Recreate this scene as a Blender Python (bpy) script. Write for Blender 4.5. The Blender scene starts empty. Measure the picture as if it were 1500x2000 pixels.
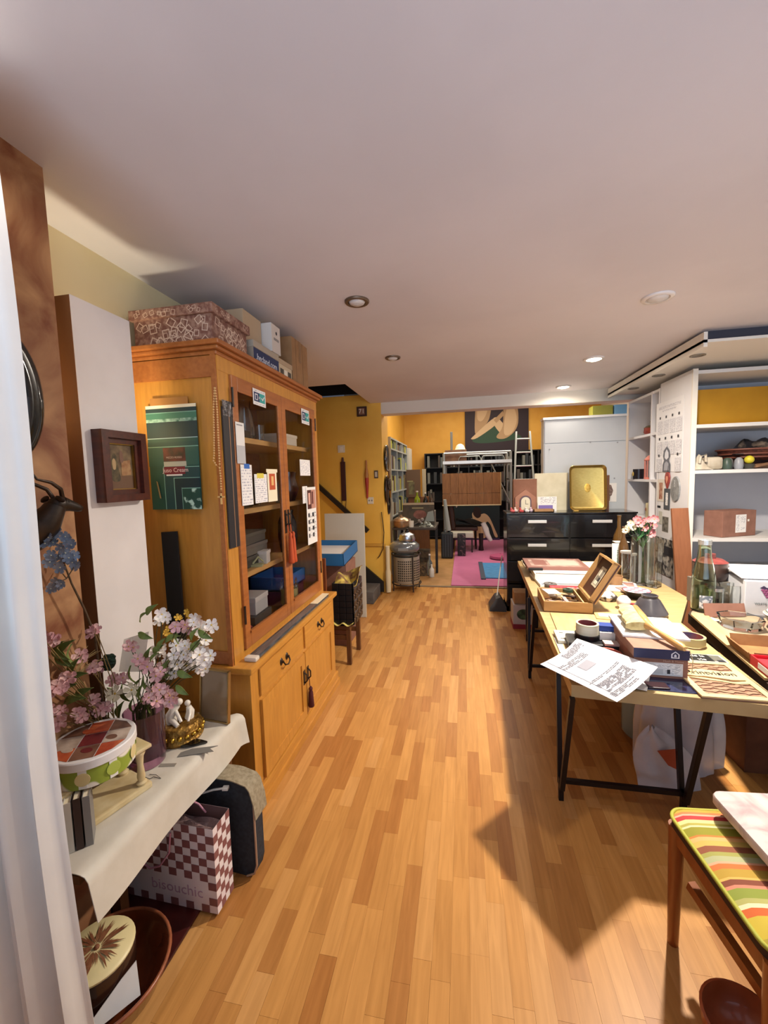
import bpy, bmesh, math, random
from mathutils import Vector, Matrix, Euler
random.seed(11)
S = bpy.context.scene
COL = S.collection
PI = math.pi
# ------------------------------------------------------------------ camera, world, lights, exposure
F, EYE = 800.0, 1.6                     # focal length in pixels of the 1500x2000 frame, eye height
_Y = Vector((156, 72, -F)).normalized()
_u = Vector((-.0114, 1, 0)); _Z = (_u - _u.dot(_Y) * _Y).normalized(); _X = _Y.cross(_Z)
ROT = Matrix((_X, _Y, _Z))
cd = bpy.data.cameras.new('camera'); cam = bpy.data.objects.new('camera', cd); COL.objects.link(cam)
cam.matrix_world = Matrix.Translation((0, 0, EYE)) @ ROT.to_4x4()
cd.sensor_fit = 'VERTICAL'; cd.sensor_height = 36; cd.sensor_width = 27; cd.lens = F / 2000 * 36
cd.clip_start = .05; S.camera = cam
S.view_settings.view_transform = 'Standard'; S.view_settings.look = 'None'
S.view_settings.gamma = 1; S.view_settings.use_curve_mapping = False
S.view_settings.exposure = 0.0
wd = bpy.data.worlds.new('world'); S.world = wd; wd.use_nodes = True
wd.node_tree.nodes['Background'].inputs[0].default_value = (.62, .70, .95, 1)
wd.node_tree.nodes['Background'].inputs[1].default_value = .1
def area(name, loc, rot, sx, sy, power, col, disk=False, spread=PI):
    l = bpy.data.lights.new(name, 'AREA'); l.energy = power; l.color = col
    l.shape = 'DISK' if disk else 'RECTANGLE'; l.size = sx; l.size_y = sy; l.spread = spread
    o = bpy.data.objects.new(name, l); COL.objects.link(o); o.location = loc; o.rotation_euler = rot
    return o
WARM = (1, .89, .76)
area('shop_window_daylight', (1.0, -1.42, 1.55), (PI/2 + .52, 0, 0), 4.2, 2.0, 60, (.64, .79, 1), spread=math.radians(112))
area('back_room_area_light', (.6, 8.3, 3.45), (0, 0, 0), 2.6, 2.6, 125, (1, .88, .70))  # unseen area light high in the back room
area('back_room_small_area_light', (-.9, 6.9, 3.45), (0, 0, 0), .5, .5, 30, (1, .90, .75))  # second, smaller unseen area light over the back work table
area('uplight_behind_white_board', (-1.475, 1.38, 1.72), (PI, 0, 0), .10, .10, 4.0, (1, .88, .62), True, math.radians(160))
LAMPS = [(1.13, 1.42, 10), (1.24, 2.68, 122), (1.144, 4.03, 11), (1.152, 5.21, 7), (-1.0, .72, 4)]  # last entry: added out-of-frame fill for the dresser end, without a fixture

# ------------------------------------------------------------------ picture point -> place in the room
def ray(px, py): return ROT @ Vector((px - 750, 1000 - py, -F))
def atX(px, py, v): r = ray(px, py); t = v / r.x; return Vector((v, t * r.y, EYE + t * r.z))
def atY(px, py, v): r = ray(px, py); t = v / r.y; return Vector((t * r.x, v, EYE + t * r.z))
def atZ(px, py, v): r = ray(px, py); t = (v - EYE) / r.z; return Vector((t * r.x, t * r.y, v))

# ------------------------------------------------------------------ materials
def lin(c):
    if isinstance(c, str): c = [int(c[i:i+2], 16) for i in (0, 2, 4)]
    o = []
    for v in c[:3]:
        v /= 255; o.append(v / 12.92 if v <= .04045 else ((v + .055) / 1.055) ** 2.4)
    return (*o, 1)
MATS = {}
def nd(t, k, **kw):
    n = t.nodes.new(k)
    for a, b in kw.items(): setattr(n, a, b)
    return n
def mat(name, c, c2=None, rough=.6, metal=0, scale=10, st=(1, 1, 1), bump=0, coat=0, trans=0, alpha=1, emit=0, ior=1.45,
        kind='noise', lo=.35, hi=.65, detail=5, dist=0, wx=9, space='Object', sheen=0, emitc=None, spec=.5):
    if name in MATS: return MATS[name]
    m = bpy.data.materials.new(name); m.use_nodes = True; t = m.node_tree; b = t.nodes['Principled BSDF']; L = t.links.new
    I = b.inputs
    I['Base Color'].default_value = lin(c); I['Roughness'].default_value = rough; I['Metallic'].default_value = metal
    I['Coat Weight'].default_value = coat; I['Transmission Weight'].default_value = trans; I['Alpha'].default_value = alpha
    I['IOR'].default_value = ior; I['Sheen Weight'].default_value = sheen; I['Specular IOR Level'].default_value = spec
    if emit: I['Emission Color'].default_value = lin(emitc or c); I['Emission Strength'].default_value = emit
    m.diffuse_color = lin(c)
    if c2 or bump:
        co = nd(t, 'ShaderNodeTexCoord'); mp = nd(t, 'ShaderNodeMapping'); mp.inputs['Scale'].default_value = st
        L(co.outputs[space], mp.inputs[0])
        if kind == 'wood':
            n0 = nd(t, 'ShaderNodeTexNoise'); n0.inputs['Scale'].default_value = scale * .35; n0.inputs['Detail'].default_value = 3
            L(mp.outputs[0], n0.inputs['Vector'])
            sc = nd(t, 'ShaderNodeMath', operation='MULTIPLY'); sc.inputs[1].default_value = 14; L(n0.outputs[0], sc.inputs[0])
            si = nd(t, 'ShaderNodeMath', operation='SINE'); L(sc.outputs[0], si.inputs[0])
            n1 = nd(t, 'ShaderNodeTexNoise'); n1.inputs['Scale'].default_value = scale * 3; n1.inputs['Detail'].default_value = 6
            L(mp.outputs[0], n1.inputs['Vector'])
            ma = nd(t, 'ShaderNodeMath', operation='MULTIPLY_ADD'); ma.inputs[1].default_value = .1
            L(si.outputs[0], ma.inputs[0]); L(n1.outputs[0], ma.inputs[2]); fac = ma.outputs[0]
        elif kind == 'voronoi':
            n = nd(t, 'ShaderNodeTexVoronoi'); n.inputs['Scale'].default_value = scale; L(mp.outputs[0], n.inputs['Vector']); fac = n.outputs['Distance']
        elif kind == 'checker':
            n = nd(t, 'ShaderNodeTexChecker'); n.inputs['Scale'].default_value = scale; L(mp.outputs[0], n.inputs['Vector']); fac = n.outputs['Fac']
        elif kind == 'lines':                                   # rows of small print
            sx = nd(t, 'ShaderNodeSeparateXYZ'); L(mp.outputs[0], sx.inputs[0])
            r = nd(t, 'ShaderNodeMath', operation='MULTIPLY'); r.inputs[1].default_value = scale; L(sx.outputs[1], r.inputs[0])
            fr = nd(t, 'ShaderNodeMath', operation='FRACT'); L(r.outputs[0], fr.inputs[0])
            g = nd(t, 'ShaderNodeMath', operation='GREATER_THAN'); g.inputs[1].default_value = .5; L(fr.outputs[0], g.inputs[0])
            fl = nd(t, 'ShaderNodeMath', operation='FLOOR'); L(r.outputs[0], fl.inputs[0])
            cx = nd(t, 'ShaderNodeCombineXYZ'); sx2 = nd(t, 'ShaderNodeMath', operation='MULTIPLY'); sx2.inputs[1].default_value = wx
            L(sx.outputs[0], sx2.inputs[0]); L(sx2.outputs[0], cx.inputs[0]); L(fl.outputs[0], cx.inputs[1])
            n = nd(t, 'ShaderNodeTexNoise'); n.inputs['Scale'].default_value = 1.3; n.inputs['Detail'].default_value = 4; L(cx.outputs[0], n.inputs['Vector'])
            g2 = nd(t, 'ShaderNodeMath', operation='GREATER_THAN'); g2.inputs[1].default_value = .5; L(n.outputs[0], g2.inputs[0])
            mu = nd(t, 'ShaderNodeMath', operation='MULTIPLY'); L(g.outputs[0], mu.inputs[0]); L(g2.outputs[0], mu.inputs[1]); fac = mu.outputs[0]
            lo, hi = 0, 1
        else:
            n = nd(t, 'ShaderNodeTexNoise'); n.inputs['Scale'].default_value = scale; n.inputs['Detail'].default_value = detail
            n.inputs['Distortion'].default_value = dist; L(mp.outputs[0], n.inputs['Vector']); fac = n.outputs[0]
        if c2:
            rp = nd(t, 'ShaderNodeValToRGB'); e = rp.color_ramp.elements
            e[0].position = lo; e[0].color = lin(c); e[1].position = hi; e[1].color = lin(c2)
            L(fac, rp.inputs[0]); L(rp.outputs[0], I['Base Color'])
        if bump:
            bp = nd(t, 'ShaderNodeBump'); bp.inputs['Strength'].default_value = bump; bp.inputs['Distance'].default_value = .01
            L(fac, bp.inputs['Height']); L(bp.outputs[0], I['Normal'])
    MATS[name] = m
    return m
def K(c, rough=.55, metal=0, **kw):                            # plain colour, cached
    return mat('c_%s_%d_%d' % (c, rough * 100, metal * 100), c, rough=rough, metal=metal, **kw)

# ------------------------------------------------------------------ geometry
class G:
    def __init__(s): s.bm = bmesh.new(); s.mi = 0
    def m(s, i): s.mi = i; return s
    def _f(s, vs):
        try: f = s.bm.faces.new(vs); f.material_index = s.mi; return f
        except ValueError: return None
    def poly(s, *ps): s._f([s.bm.verts.new(p) for p in ps]); return s
    def box(s, x0, x1, y0, y1, z0, z1, rot=None, piv=None, bev=0, taper=None):
        v = [Vector((x, y, z)) for x in (x0, x1) for y in (y0, y1) for z in (z0, z1)]
        if taper:
            cx, cy = (x0+x1)/2, (y0+y1)/2
            for p in v:
                if p.z == z1: p.x = cx + (p.x-cx)*taper; p.y = cy + (p.y-cy)*taper
        if rot is not None:
            R = rot if isinstance(rot, Matrix) else Euler((0, 0, rot) if not hasattr(rot, '__len__') else rot).to_matrix()
            c = Vector(piv) if piv else Vector(((x0+x1)/2, (y0+y1)/2, (z0+z1)/2))
            v = [c + R @ (p - c) for p in v]
        b = [s.bm.verts.new(p) for p in v]
        fs = [s._f([b[i] for i in q]) for q in ((0,1,3,2), (4,6,7,5), (0,4,5,1), (2,3,7,6), (0,2,6,4), (1,5,7,3))]
        if bev:
            es = {e for f in fs for e in f.edges}
            r = bmesh.ops.bevel(s.bm, geom=list(es), offset=bev, segments=2, affect='EDGES', profile=.6)
            for f in r['faces']: f.material_index = s.mi
        return s
    def bc(s, c, d, **k): return s.box(c[0]-d[0]/2, c[0]+d[0]/2, c[1]-d[1]/2, c[1]+d[1]/2, c[2]-d[2]/2, c[2]+d[2]/2, **k)
    def ring(s, c, ax, r, n, up=None):
        ax = Vector(ax).normalized(); a = Vector(up) if up else (Vector((0, 0, 1)) if abs(ax.z) < .9 else Vector((1, 0, 0)))
        u = a.cross(ax).normalized(); w = ax.cross(u)
        return [s.bm.verts.new(Vector(c) + r * (math.cos(2*PI*i/n) * u + math.sin(2*PI*i/n) * w)) for i in range(n)]
    def skin(s, A, B):
        n = len(A)
        for i in range(n): s._f([A[i], A[(i+1) % n], B[(i+1) % n], B[i]])
    def cyl(s, p0, p1, r0, r1=None, n=14, caps=True):
        r1 = r0 if r1 is None else r1; p0, p1 = Vector(p0), Vector(p1); d = p1 - p0
        A, B = s.ring(p0, d, max(r0, 1e-4), n), s.ring(p1, d, max(r1, 1e-4), n); s.skin(A, B)
        if caps: s._f(A[::-1]); s._f(B)
        return s
    def bar(s, p0, p1, w, h=None):                              # square-section bar
        h = h or w; p0, p1 = Vector(p0), Vector(p1); d = (p1 - p0).normalized()
        a = Vector((0, 0, 1)) if abs(d.z) < .9 else Vector((0, 1, 0)); u = a.cross(d).normalized() * w / 2; v = d.cross(u).normalized() * h / 2
        A, B = [[s.bm.verts.new(p + i*u + j*v) for i, j in ((-1,-1), (1,-1), (1,1), (-1,1))] for p in (p0, p1)]
        s.skin(A, B); s._f(A[::-1]); s._f(B); return s
    def tube(s, pts, r, n=8, closed=False):
        pts = [Vector(p) for p in pts]; N = len(pts); rs = r if hasattr(r, '__len__') else [r] * N; R = []
        up = None
        for i, p in enumerate(pts):
            a = pts[(i-1) % N] if (i or closed) else p; b = pts[(i+1) % N] if (i < N-1 or closed) else p
            d = (b - a).normalized()
            if up is None: up = Vector((0, 0, 1)) if abs(d.z) < .9 else Vector((1, 0, 0))
            u = up.cross(d)
            if u.length < 1e-4: u = Vector((0, 1, 0)).cross(d)
            u.normalize(); w = d.cross(u); up = w
            R.append([s.bm.verts.new(p + rs[i] * (math.cos(2*PI*k/n) * u + math.sin(2*PI*k/n) * w)) for k in range(n)])
        for i in range(N - 1): s.skin(R[i], R[i+1])
        if closed: s.skin(R[-1], R[0])
        else: s._f(R[0][::-1]); s._f(R[-1])
        return s
    def lathe(s, prof, n=24, c=(0, 0, 0), M=None, cap=True, sx=1, sy=1):
        c = Vector(c); R = []
        for r, z in prof:
            ps = [Vector((sx*r*math.cos(2*PI*i/n), sy*r*math.sin(2*PI*i/n), z)) for i in range(n)]
            R.append([s.bm.verts.new((M @ p if M else p) + c) for p in ps])
        for a, b in zip(R, R[1:]): s.skin(a, b)
        if cap:
            if prof[0][0] > 1e-5: s._f(R[0][::-1])
            if prof[-1][0] > 1e-5: s._f(R[-1])
        return s
    def ball(s, c, r, n=12, m=8, sc=(1, 1, 1), M=None):
        T = Matrix.Diagonal((*sc, 1)).to_3x3(); T = M @ T if M else T
        return s.lathe([(max(r*math.sin(PI*i/m), 1e-5), -r*math.cos(PI*i/m)) for i in range(m+1)], n, c, T, cap=False)
    def grid(s, f, nu, nv, th=0):
        V = [[s.bm.verts.new(f(i/nu, j/nv)) for j in range(nv+1)] for i in range(nu+1)]
        fs = [s._f([V[i][j], V[i+1][j], V[i+1][j+1], V[i][j+1]]) for i in range(nu) for j in range(nv)]
        if th:
            s.bm.normal_update()
            r = bmesh.ops.solidify(s.bm, geom=[f for f in fs if f], thickness=th)
        return s
    def prism(s, pts, d0, d1, M=None):                          # outline in local XY, thickness along local Z
        M = M or Matrix.Identity(4)
        A = [s.bm.verts.new(M @ Vector((x, y, d0))) for x, y in pts]; B = [s.bm.verts.new(M @ Vector((x, y, d1))) for x, y in pts]
        s.skin(A, B); s._f(A[::-1]); s._f(B); return s
    def build(s, name, mats, parent=None, world=False, smooth=0, mtx=None):
        me = bpy.data.meshes.new(name)
        if world and parent: s.bm.transform(TM[parent.name].inverted())
        elif world and mtx: s.bm.transform(mtx.inverted())
        bmesh.ops.recalc_face_normals(s.bm, faces=s.bm.faces[:])
        s.bm.to_mesh(me); s.bm.free()
        for m in (mats if isinstance(mats, (list, tuple)) else [mats]): me.materials.append(m)
        if smooth:
            for p in me.polygons: p.use_smooth = True
            me.set_sharp_from_angle(angle=math.radians(smooth))
        o = bpy.data.objects.new(name, me); COL.objects.link(o)
        if parent:
            o.parent = parent; TM[o.name] = TM[parent.name].copy()
        else:
            o.matrix_world = mtx or Matrix.Identity(4); TM[o.name] = o.matrix_world.copy()
        return o
TM = {}
def T(x, y, z, rz=0, rx=0, ry=0): return Matrix.Translation((x, y, z)) @ Euler((rx, ry, rz)).to_matrix().to_4x4()
FACE = {'+x': Matrix(((0,0,1), (1,0,0), (0,1,0))), '-x': Matrix(((0,0,-1), (-1,0,0), (0,1,0))),
        '-y': Matrix(((1,0,0), (0,0,-1), (0,1,0))), '+z': Matrix.Identity(3)}
def facing(p, d, roll=0): return Matrix.Translation(p) @ FACE[d].to_4x4() @ Matrix.Rotation(roll, 4, 'Z')
def tag(o, label, cat, group=None):
    o['label'] = label; o['category'] = cat
    if group: o['group'] = group
    return o
def thing(name, label, cat, mtx=None, group=None):
    o = bpy.data.objects.new(name, None); COL.objects.link(o); o.empty_display_size = .05
    o.matrix_world = mtx or Matrix.Identity(4); TM[o.name] = o.matrix_world.copy()
    return tag(o, label, cat, group)
def solo(name, label, cat, g, mats, mtx=None, world=True, smooth=0, group=None):
    return tag(g.build(name, mats, None, world and mtx is not None, smooth, mtx), label, cat, group)
def struct(name, g, mats, smooth=0, parent=None):
    o = g.build(name, mats, parent, False, smooth)
    if not parent: o['kind'] = 'structure'
    return o
def dup(root, mtx, label=None, group=None):
    r = root.copy(); COL.objects.link(r); r.matrix_world = mtx; TM[r.name] = mtx.copy()
    if label: r['label'] = label
    if group: r['group'] = group
    for ch in list(root.children):
        c = ch.copy(); COL.objects.link(c); c.parent = r; TM[c.name] = mtx.copy()
        for q in list(ch.children):
            d = q.copy(); COL.objects.link(d); d.parent = c
    return r
def copies(o, mtxs):                                            # more pieces like part o under the same parent, mesh data shared
    for m in mtxs:
        c = o.copy(); COL.objects.link(c); c.parent = o.parent; c.matrix_local = m
def sheet(name, label, cat, mtx, w, h, layers, base, th=.0012, group=None, parent=None):
    """A flat printed thing in local XY (centre at the origin): base plus printed areas (x0,y0,x1,y1,material) in 0..1 of its size."""
    g = G(); g.box(-w/2, w/2, -h/2, h/2, 0, th); mats = [base]
    for k, l in enumerate(layers):
        x0, y0, x1, y1, mm = l[:5]
        if mm not in mats: mats.append(mm)
        g.m(mats.index(mm)); z = th + .00025 * (k + 1)
        if len(l) > 5 and (cat == 'painting' or name == 'canvas') and len(l[5]) > 4:
            P_ = [Vector(q) for q in l[5]]; n = len(P_); pts = []
            for i in range(n):
                a, b, c, d = P_[i-1], P_[i], P_[(i+1) % n], P_[(i+2) % n]
                for s in (0, .25, .5, .75): pts.append(.5*(2*b + (c-a)*s + (2*a-5*b+4*c-d)*s*s + (3*b-a-3*c+d)*s**3))
            g.poly(*[((min(1, max(0, q.x))-.5)*w, (min(1, max(0, q.y))-.5)*h, z) for q in pts])
        elif len(l) > 5: g.poly(*[((px-.5)*w, (py-.5)*h, z) for px, py in l[5]])
        else: g.poly(*[((px-.5)*w, (py-.5)*h, z) for px, py in ((x0,y0), (x1,y0), (x1,y1), (x0,y1))])
    if parent: return g.build(name, mats, parent)
    return tag(g.build(name, mats, None, False, 0, mtx), label, cat, group)
def onplane(pl, v, x0, y0, x1, y1, x2=None, y2=None):
    """centre, width and height of an upright rectangle on the plane x=v or y=v between two picture corners"""
    f = atX if pl == 'x' else atY
    a, b = f(x0, y0, v), f(x1, y1, v); c = (a + b) / 2
    return c, abs((b.y - a.y) if pl == 'x' else (b.x - a.x)), abs(a.z - b.z)
def text(s, parent, size, m, loc, ext=.0003, mtx=None, ax='CENTER'):
    c = bpy.data.curves.new('lettering', 'FONT'); c.body = s; c.size = size; c.align_x = ax; c.align_y = 'CENTER'; c.extrude = ext; c.resolution_u = 2
    q = bpy.data.objects.new('lettering_curve', c); COL.objects.link(q)
    me = bpy.data.meshes.new_from_object(q.evaluated_get(bpy.context.evaluated_depsgraph_get()))
    bpy.data.objects.remove(q); bpy.data.curves.remove(c)
    me.materials.clear(); me.materials.append(m)
    o = bpy.data.objects.new('lettering', me); COL.objects.link(o); o.parent = parent
    o.matrix_local = mtx or Matrix.Translation(loc); return o
def frame_ring(g, w, h, b, d0, d1, depth_in=None):              # rectangular frame in local XY, bar width b, from z=d0 to d1
    for x0, x1, y0, y1 in ((-w/2, w/2, h/2-b, h/2), (-w/2, w/2, -h/2, -h/2+b), (-w/2, -w/2+b, -h/2+b, h/2-b), (w/2-b, w/2, -h/2+b, h/2-b)):
        g.box(x0, x1, y0, y1, d0, d1)
    return g

# ------------------------------------------------------------------ shared materials
OAK = mat('honey_oak', 'CE923E', 'AC742E', rough=.38, scale=3, st=(6, 6, .7), kind='wood', lo=.15, hi=.9, coat=.25)
OAKY = mat('honey_oak_across', 'CE923E', 'AC742E', rough=.38, scale=3, st=(6, .7, 6), kind='wood', lo=.15, hi=.9, coat=.25)
OAKD = mat('oak_moulding', 'B26E36', '8C4E22', rough=.4, scale=3, st=(6, .7, 6), kind='wood', lo=.15, hi=.9, coat=.2)
PALE = mat('pale_pine', 'D8B070', 'C09050', rough=.5, scale=3, st=(5, .6, 5), kind='wood', lo=.2, hi=.9)
PLY = mat('birch_board', 'C8AC7C', 'B4925E', rough=.55, scale=3, st=(4, .7, 4), kind='wood', lo=.2, hi=.9)
BROWNW = mat('brown_wood', '6E4524', '4E2E16', rough=.5, scale=4, st=(5, 5, .8), kind='wood', lo=.2, hi=.9)
REDW = mat('mahogany', '5A2414', '36130A', rough=.35, scale=4, st=(5, 5, .8), kind='wood', lo=.2, hi=.9, coat=.3)
WHITE = K('E6E4E2', .5); OFFW = K('D9D3C6', .6); PAPER = K('E0DEDA', .7); CREAM = K('E8DDC0', .65)
BLACK = K('141416', .4); BLK2 = K('202022', .55); DARK = K('2C2826', .6); GREY = K('8A8A8C', .5); LGREY = K('B8B8BA', .5)
CARD = mat('cardboard', 'A57F58', '94704B', rough=.8, scale=14, lo=.3, hi=.7)
CARDP = mat('pinkish_cardboard', '8F6555', '7F5849', rough=.8, scale=14, lo=.3, hi=.7)
METAL = K('B9BCC0', .28, 1); STEEL = K('8F9296', .35, 1); BRASS = K('B08D48', .3, 1); GOLD = K('C9A243', .3, 1); BRONZE = mat('dark_bronze', '2E2620', '4A3C30', rough=.35, metal=.6, scale=20)
GLASS = mat('clear_glass', 'F4F8F6', rough=.02, trans=1, ior=1.45)
PANE = mat('thin_pane', 'FFFFFF', rough=.01, trans=1, ior=1.08, spec=.5)
PRINT = mat('small_print', 'E2E0DE', '8E8E92', rough=.7, kind='lines', scale=18, space='Generated')
PRINT2 = mat('hand_print', 'E8E6E4', 'B0B0BC', rough=.7, kind='lines', scale=14, space='Generated')
FINE = mat('fine_print', 'D2D2D6', '96969E', rough=.7, kind='lines', scale=75, wx=40, space='Generated')
INK = K('2A2A30', .6); RED = K('B3202A', .5); TERRA = mat('terracotta', 'B05A34', '94441F', rough=.4, scale=9, coat=.3)

# ================================================================== THE ROOM
def plank_material():
    m = bpy.data.materials.new('laminate_strip'); m.use_nodes = True; t = m.node_tree; L = t.links.new; b = t.nodes['Principled BSDF']
    oi = nd(t, 'ShaderNodeObjectInfo'); ge = nd(t, 'ShaderNodeNewGeometry')
    ad = nd(t, 'ShaderNodeMath', operation='ADD'); L(oi.outputs['Random'], ad.inputs[0]); L(ge.outputs['Random Per Island'], ad.inputs[1])
    fr = nd(t, 'ShaderNodeMath', operation='FRACT'); L(ad.outputs[0], fr.inputs[0])
    rp = nd(t, 'ShaderNodeValToRGB'); e = rp.color_ramp.elements
    e[0].position = 0; e[0].color = lin('A9713B'); e[1].position = 1; e[1].color = lin('C8955A')
    for p, c in ((.16, 'AD7740'), (.4, 'BC874A'), (.75, 'C58F50')):
        q = e.new(p); q.color = lin(c)
    L(fr.outputs[0], rp.inputs[0])
    mp = nd(t, 'ShaderNodeMapping'); mp.inputs['Scale'].default_value = (40, 3, 1); L(ge.outputs['Position'], mp.inputs[0])
    n = nd(t, 'ShaderNodeTexNoise'); n.inputs['Scale'].default_value = 1.4; n.inputs['Detail'].default_value = 6; n.inputs['Distortion'].default_value = .6; L(mp.outputs[0], n.inputs['Vector'])
    g = nd(t, 'ShaderNodeValToRGB'); g.color_ramp.elements[0].position = .25; g.color_ramp.elements[0].color = (.72, .68, .62, 1); g.color_ramp.elements[1].position = .7; g.color_ramp.elements[1].color = (1, 1, 1, 1)
    L(n.outputs[0], g.inputs[0])
    mx = nd(t, 'ShaderNodeMix', data_type='RGBA', blend_type='MULTIPLY'); mx.inputs[0].default_value = .8
    L(rp.outputs[0], mx.inputs[6]); L(g.outputs[0], mx.inputs[7]); L(mx.outputs[2], b.inputs['Base Color'])
    b.inputs['Roughness'].default_value = .38; b.inputs['Specular IOR Level'].default_value = .2
    return m
floor = struct('floor', G().box(-2.6, 3.4, -1.6, 5.86, -.1, -.005), K('9A6A38', .6))
PW = .0625
strips = []
x = -1.56
while x < 3.2:
    y = .2 - random.random() * .35
    while y < 5.85:
        l = random.choice((.2, .27, .33, .36, .4, .44)); y1 = min(y + l, 5.855)
        if y1 - y > .03: strips.append((x, y, y1))
        y = y1
    x += PW
def seen(s):                                                    # strips the furniture does not hide, nearest first
    cx, cy = s[0] + PW/2, (s[1] + s[2]) / 2
    return -.98 < cx < (.5 if cy > 2 else .95) and 1.15 < cy and abs(cx) < cy * 1.05
strips.sort(key=lambda s: (not seen(s), s[1]))
LAM = plank_material()
p0 = G().box(0, PW - .0003, 0, 1, -.005, 0).build('plank', LAM, floor)
near, rest = strips[:299], strips[299:]
for i, (x, y, y1) in enumerate(near):
    o = p0 if i == 0 else p0.copy()
    if i: COL.objects.link(o); o.parent = floor
    o.location = (x, y, 0); o.scale = (1, y1 - y - .0003, 1)
g = G()
for x, y, y1 in rest: g.box(x, x + PW - .0006, y, y1 - .0006, -.005, 0)
o = g.build('planks_beyond', LAM, floor); o['kind'] = 'stuff'
VINYL = mat('tan_vinyl', 'AE8355', '96703F', rough=.5, scale=5, lo=.3, hi=.7)
struct('floor', G().box(-2.6, 3.6, 5.86, 10.8, -.1, -.002), VINYL)
struct('trim_3', G().box(-1.0, .8, 5.83, 5.88, 0, .012), K('7A6850', .5))
CEIL = mat('ceiling_paint', 'D3CFD2', 'CCC8CB', rough=.62, scale=1.2, lo=.4, hi=.6)
g = G(); g.box(-1.23, 3.4, -1.6, 5.6, 2.6, 2.7); g.box(-2.6, -1.23, -1.6, 4.3, 2.6, 2.7)
struct('ceiling', g, CEIL)
g = G(); g.box(-2.4, -1.2, 4.25, 4.29, 2.7, 3.3); g.box(-2.4, -1.2, 5.52, 5.56, 2.75, 3.3); g.box(-1.2, -1.16, 4.25, 5.56, 2.7, 3.3); g.box(-2.44, -2.4, 4.25, 5.56, 2.6, 3.3); g.box(-2.44, -1.16, 4.25, 5.56, 3.3, 3.34)
struct('hatch_dark_box', g, K('0C0B0A', .8))  # hatch shaft above the ceiling, its darkness put into the black colour
OCHRE = mat('ochre_paint', 'E8B84C', 'DEAA40', rough=.6, scale=2.5, lo=.35, hi=.65)
OCHRE2 = mat('warm_yellow_paint', 'DBA848', 'D09A38', rough=.6, scale=2.2, lo=.35, hi=.65)
RAG = mat('rag_rolled_copper_paint', '7E4A2E', 'BE9468', rough=.6, scale=4.2, lo=.36, hi=.68, detail=8, dist=1.0)
CREAMW = mat('cream_paint', 'EFE2B8', 'EADCAE', rough=.65, scale=3, lo=.4, hi=.6)
struct('wall_left', G().box(-1.6, -1.29, -1.6, 1.15, 0, 2.6), RAG)
struct('wall_left', G().box(-1.7, -1.55, 1.15, 3.25, 0, 2.6), CREAMW)
g = G(); g.box(-2.4, -1.7, 3.15, 3.25, 0, 2.6); g.box(-2.5, -2.4, 3.15, 5.5, 0, 2.75)
struct('wall_left', g, OCHRE)
struct('wall_back', G().box(-2.5, -1.085, 5.5, 5.96, 0, 2.72), OCHRE)
BEAMW = K('D8D2C6', .6)
struct('trim_1', G().box(-1.085, 3.4, 5.5, 5.72, 2.45, 2.6), BEAMW)
struct('trim_5', G().box(-1.5, -1.07, 5.47, 5.5, .655, .69), mat('dado_paint', 'C8983E', 'BC8C34', rough=.5, scale=6))
struct('wall_right', G().box(3.2, 3.3, -1.6, 10.7, 0, 3.6), K('D6D4D0', .6))
g = G(); g.box(-1.6, 3.3, -1.7, -1.6, 0, .5); g.box(-1.6, 3.3, -1.7, -1.6, 2.55, 2.7)
struct('wall_front', g, K('C8C0B4', .6))
struct('wall_left', G().box(-1.62, -1.5, 5.96, 10.7, 0, 3.6), OCHRE2)
struct('wall_back', G().box(-1.62, 3.3, 10.65, 10.75, 0, 3.6), OCHRE2)
struct('ceiling', G().box(-1.62, 3.3, 5.6, 10.75, 3.55, 3.65), K('D8D0C4', .7))
struct('wall_back', G().box(-1.62, 3.3, 5.6, 5.7, 2.6, 3.6), K('D8D0C4', .7))

# recessed ceiling lights
def downlight(x, y, lit, label, r=.085):
    t = thing('recessed_downlight', label, 'light', T(x, y, 2.6), 'recessed ceiling lights')
    rim = [(r, 0), (r, -.006), (r*.93, -.012), (r*.74, -.012), (r*.70, -.004), (r*.68, 0)]
    G().lathe(rim, 28, cap=False).build('trim_ring', K('D8D4D0', .3) if lit != 2 else K('6E5A48', .4, .5), t, smooth=50)
    gm = mat('lit_lens', 'FFF3DC', emit=22, emitc='FFF0D8') if lit == 1 else mat('frosted_lens', 'C8C4C0', rough=.3, coat=.4)
    G().lathe([(r*.69, -.001), (r*.6, -.014), (r*.35, -.022), (.001, -.026)], 24, cap=False).build('lens', gm, t, smooth=60)
    return t
downlight(1.118, 2.741, 0, 'white rimmed downlight with a clear dull lens, nearest in the row over the worktable')
downlight(1.144, 4.03, 1, 'glowing round downlight, middle of the row over the worktable')
downlight(1.152, 5.21, 1, 'glowing round downlight in front of the white beam')
downlight(-.584, 2.346, 2, 'unlit brown rimmed downlight in the ceiling near the glazed dresser', .07)
downlight(-.574, 3.485, 2, 'unlit small brown downlight deeper in the ceiling, past the dresser', .065)
for x, y, p in LAMPS: area('downlight_or_fill_lamp', (x, y, 2.565), (0, 0, 0), .11, .11, p, WARM, True, math.radians(170))

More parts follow.
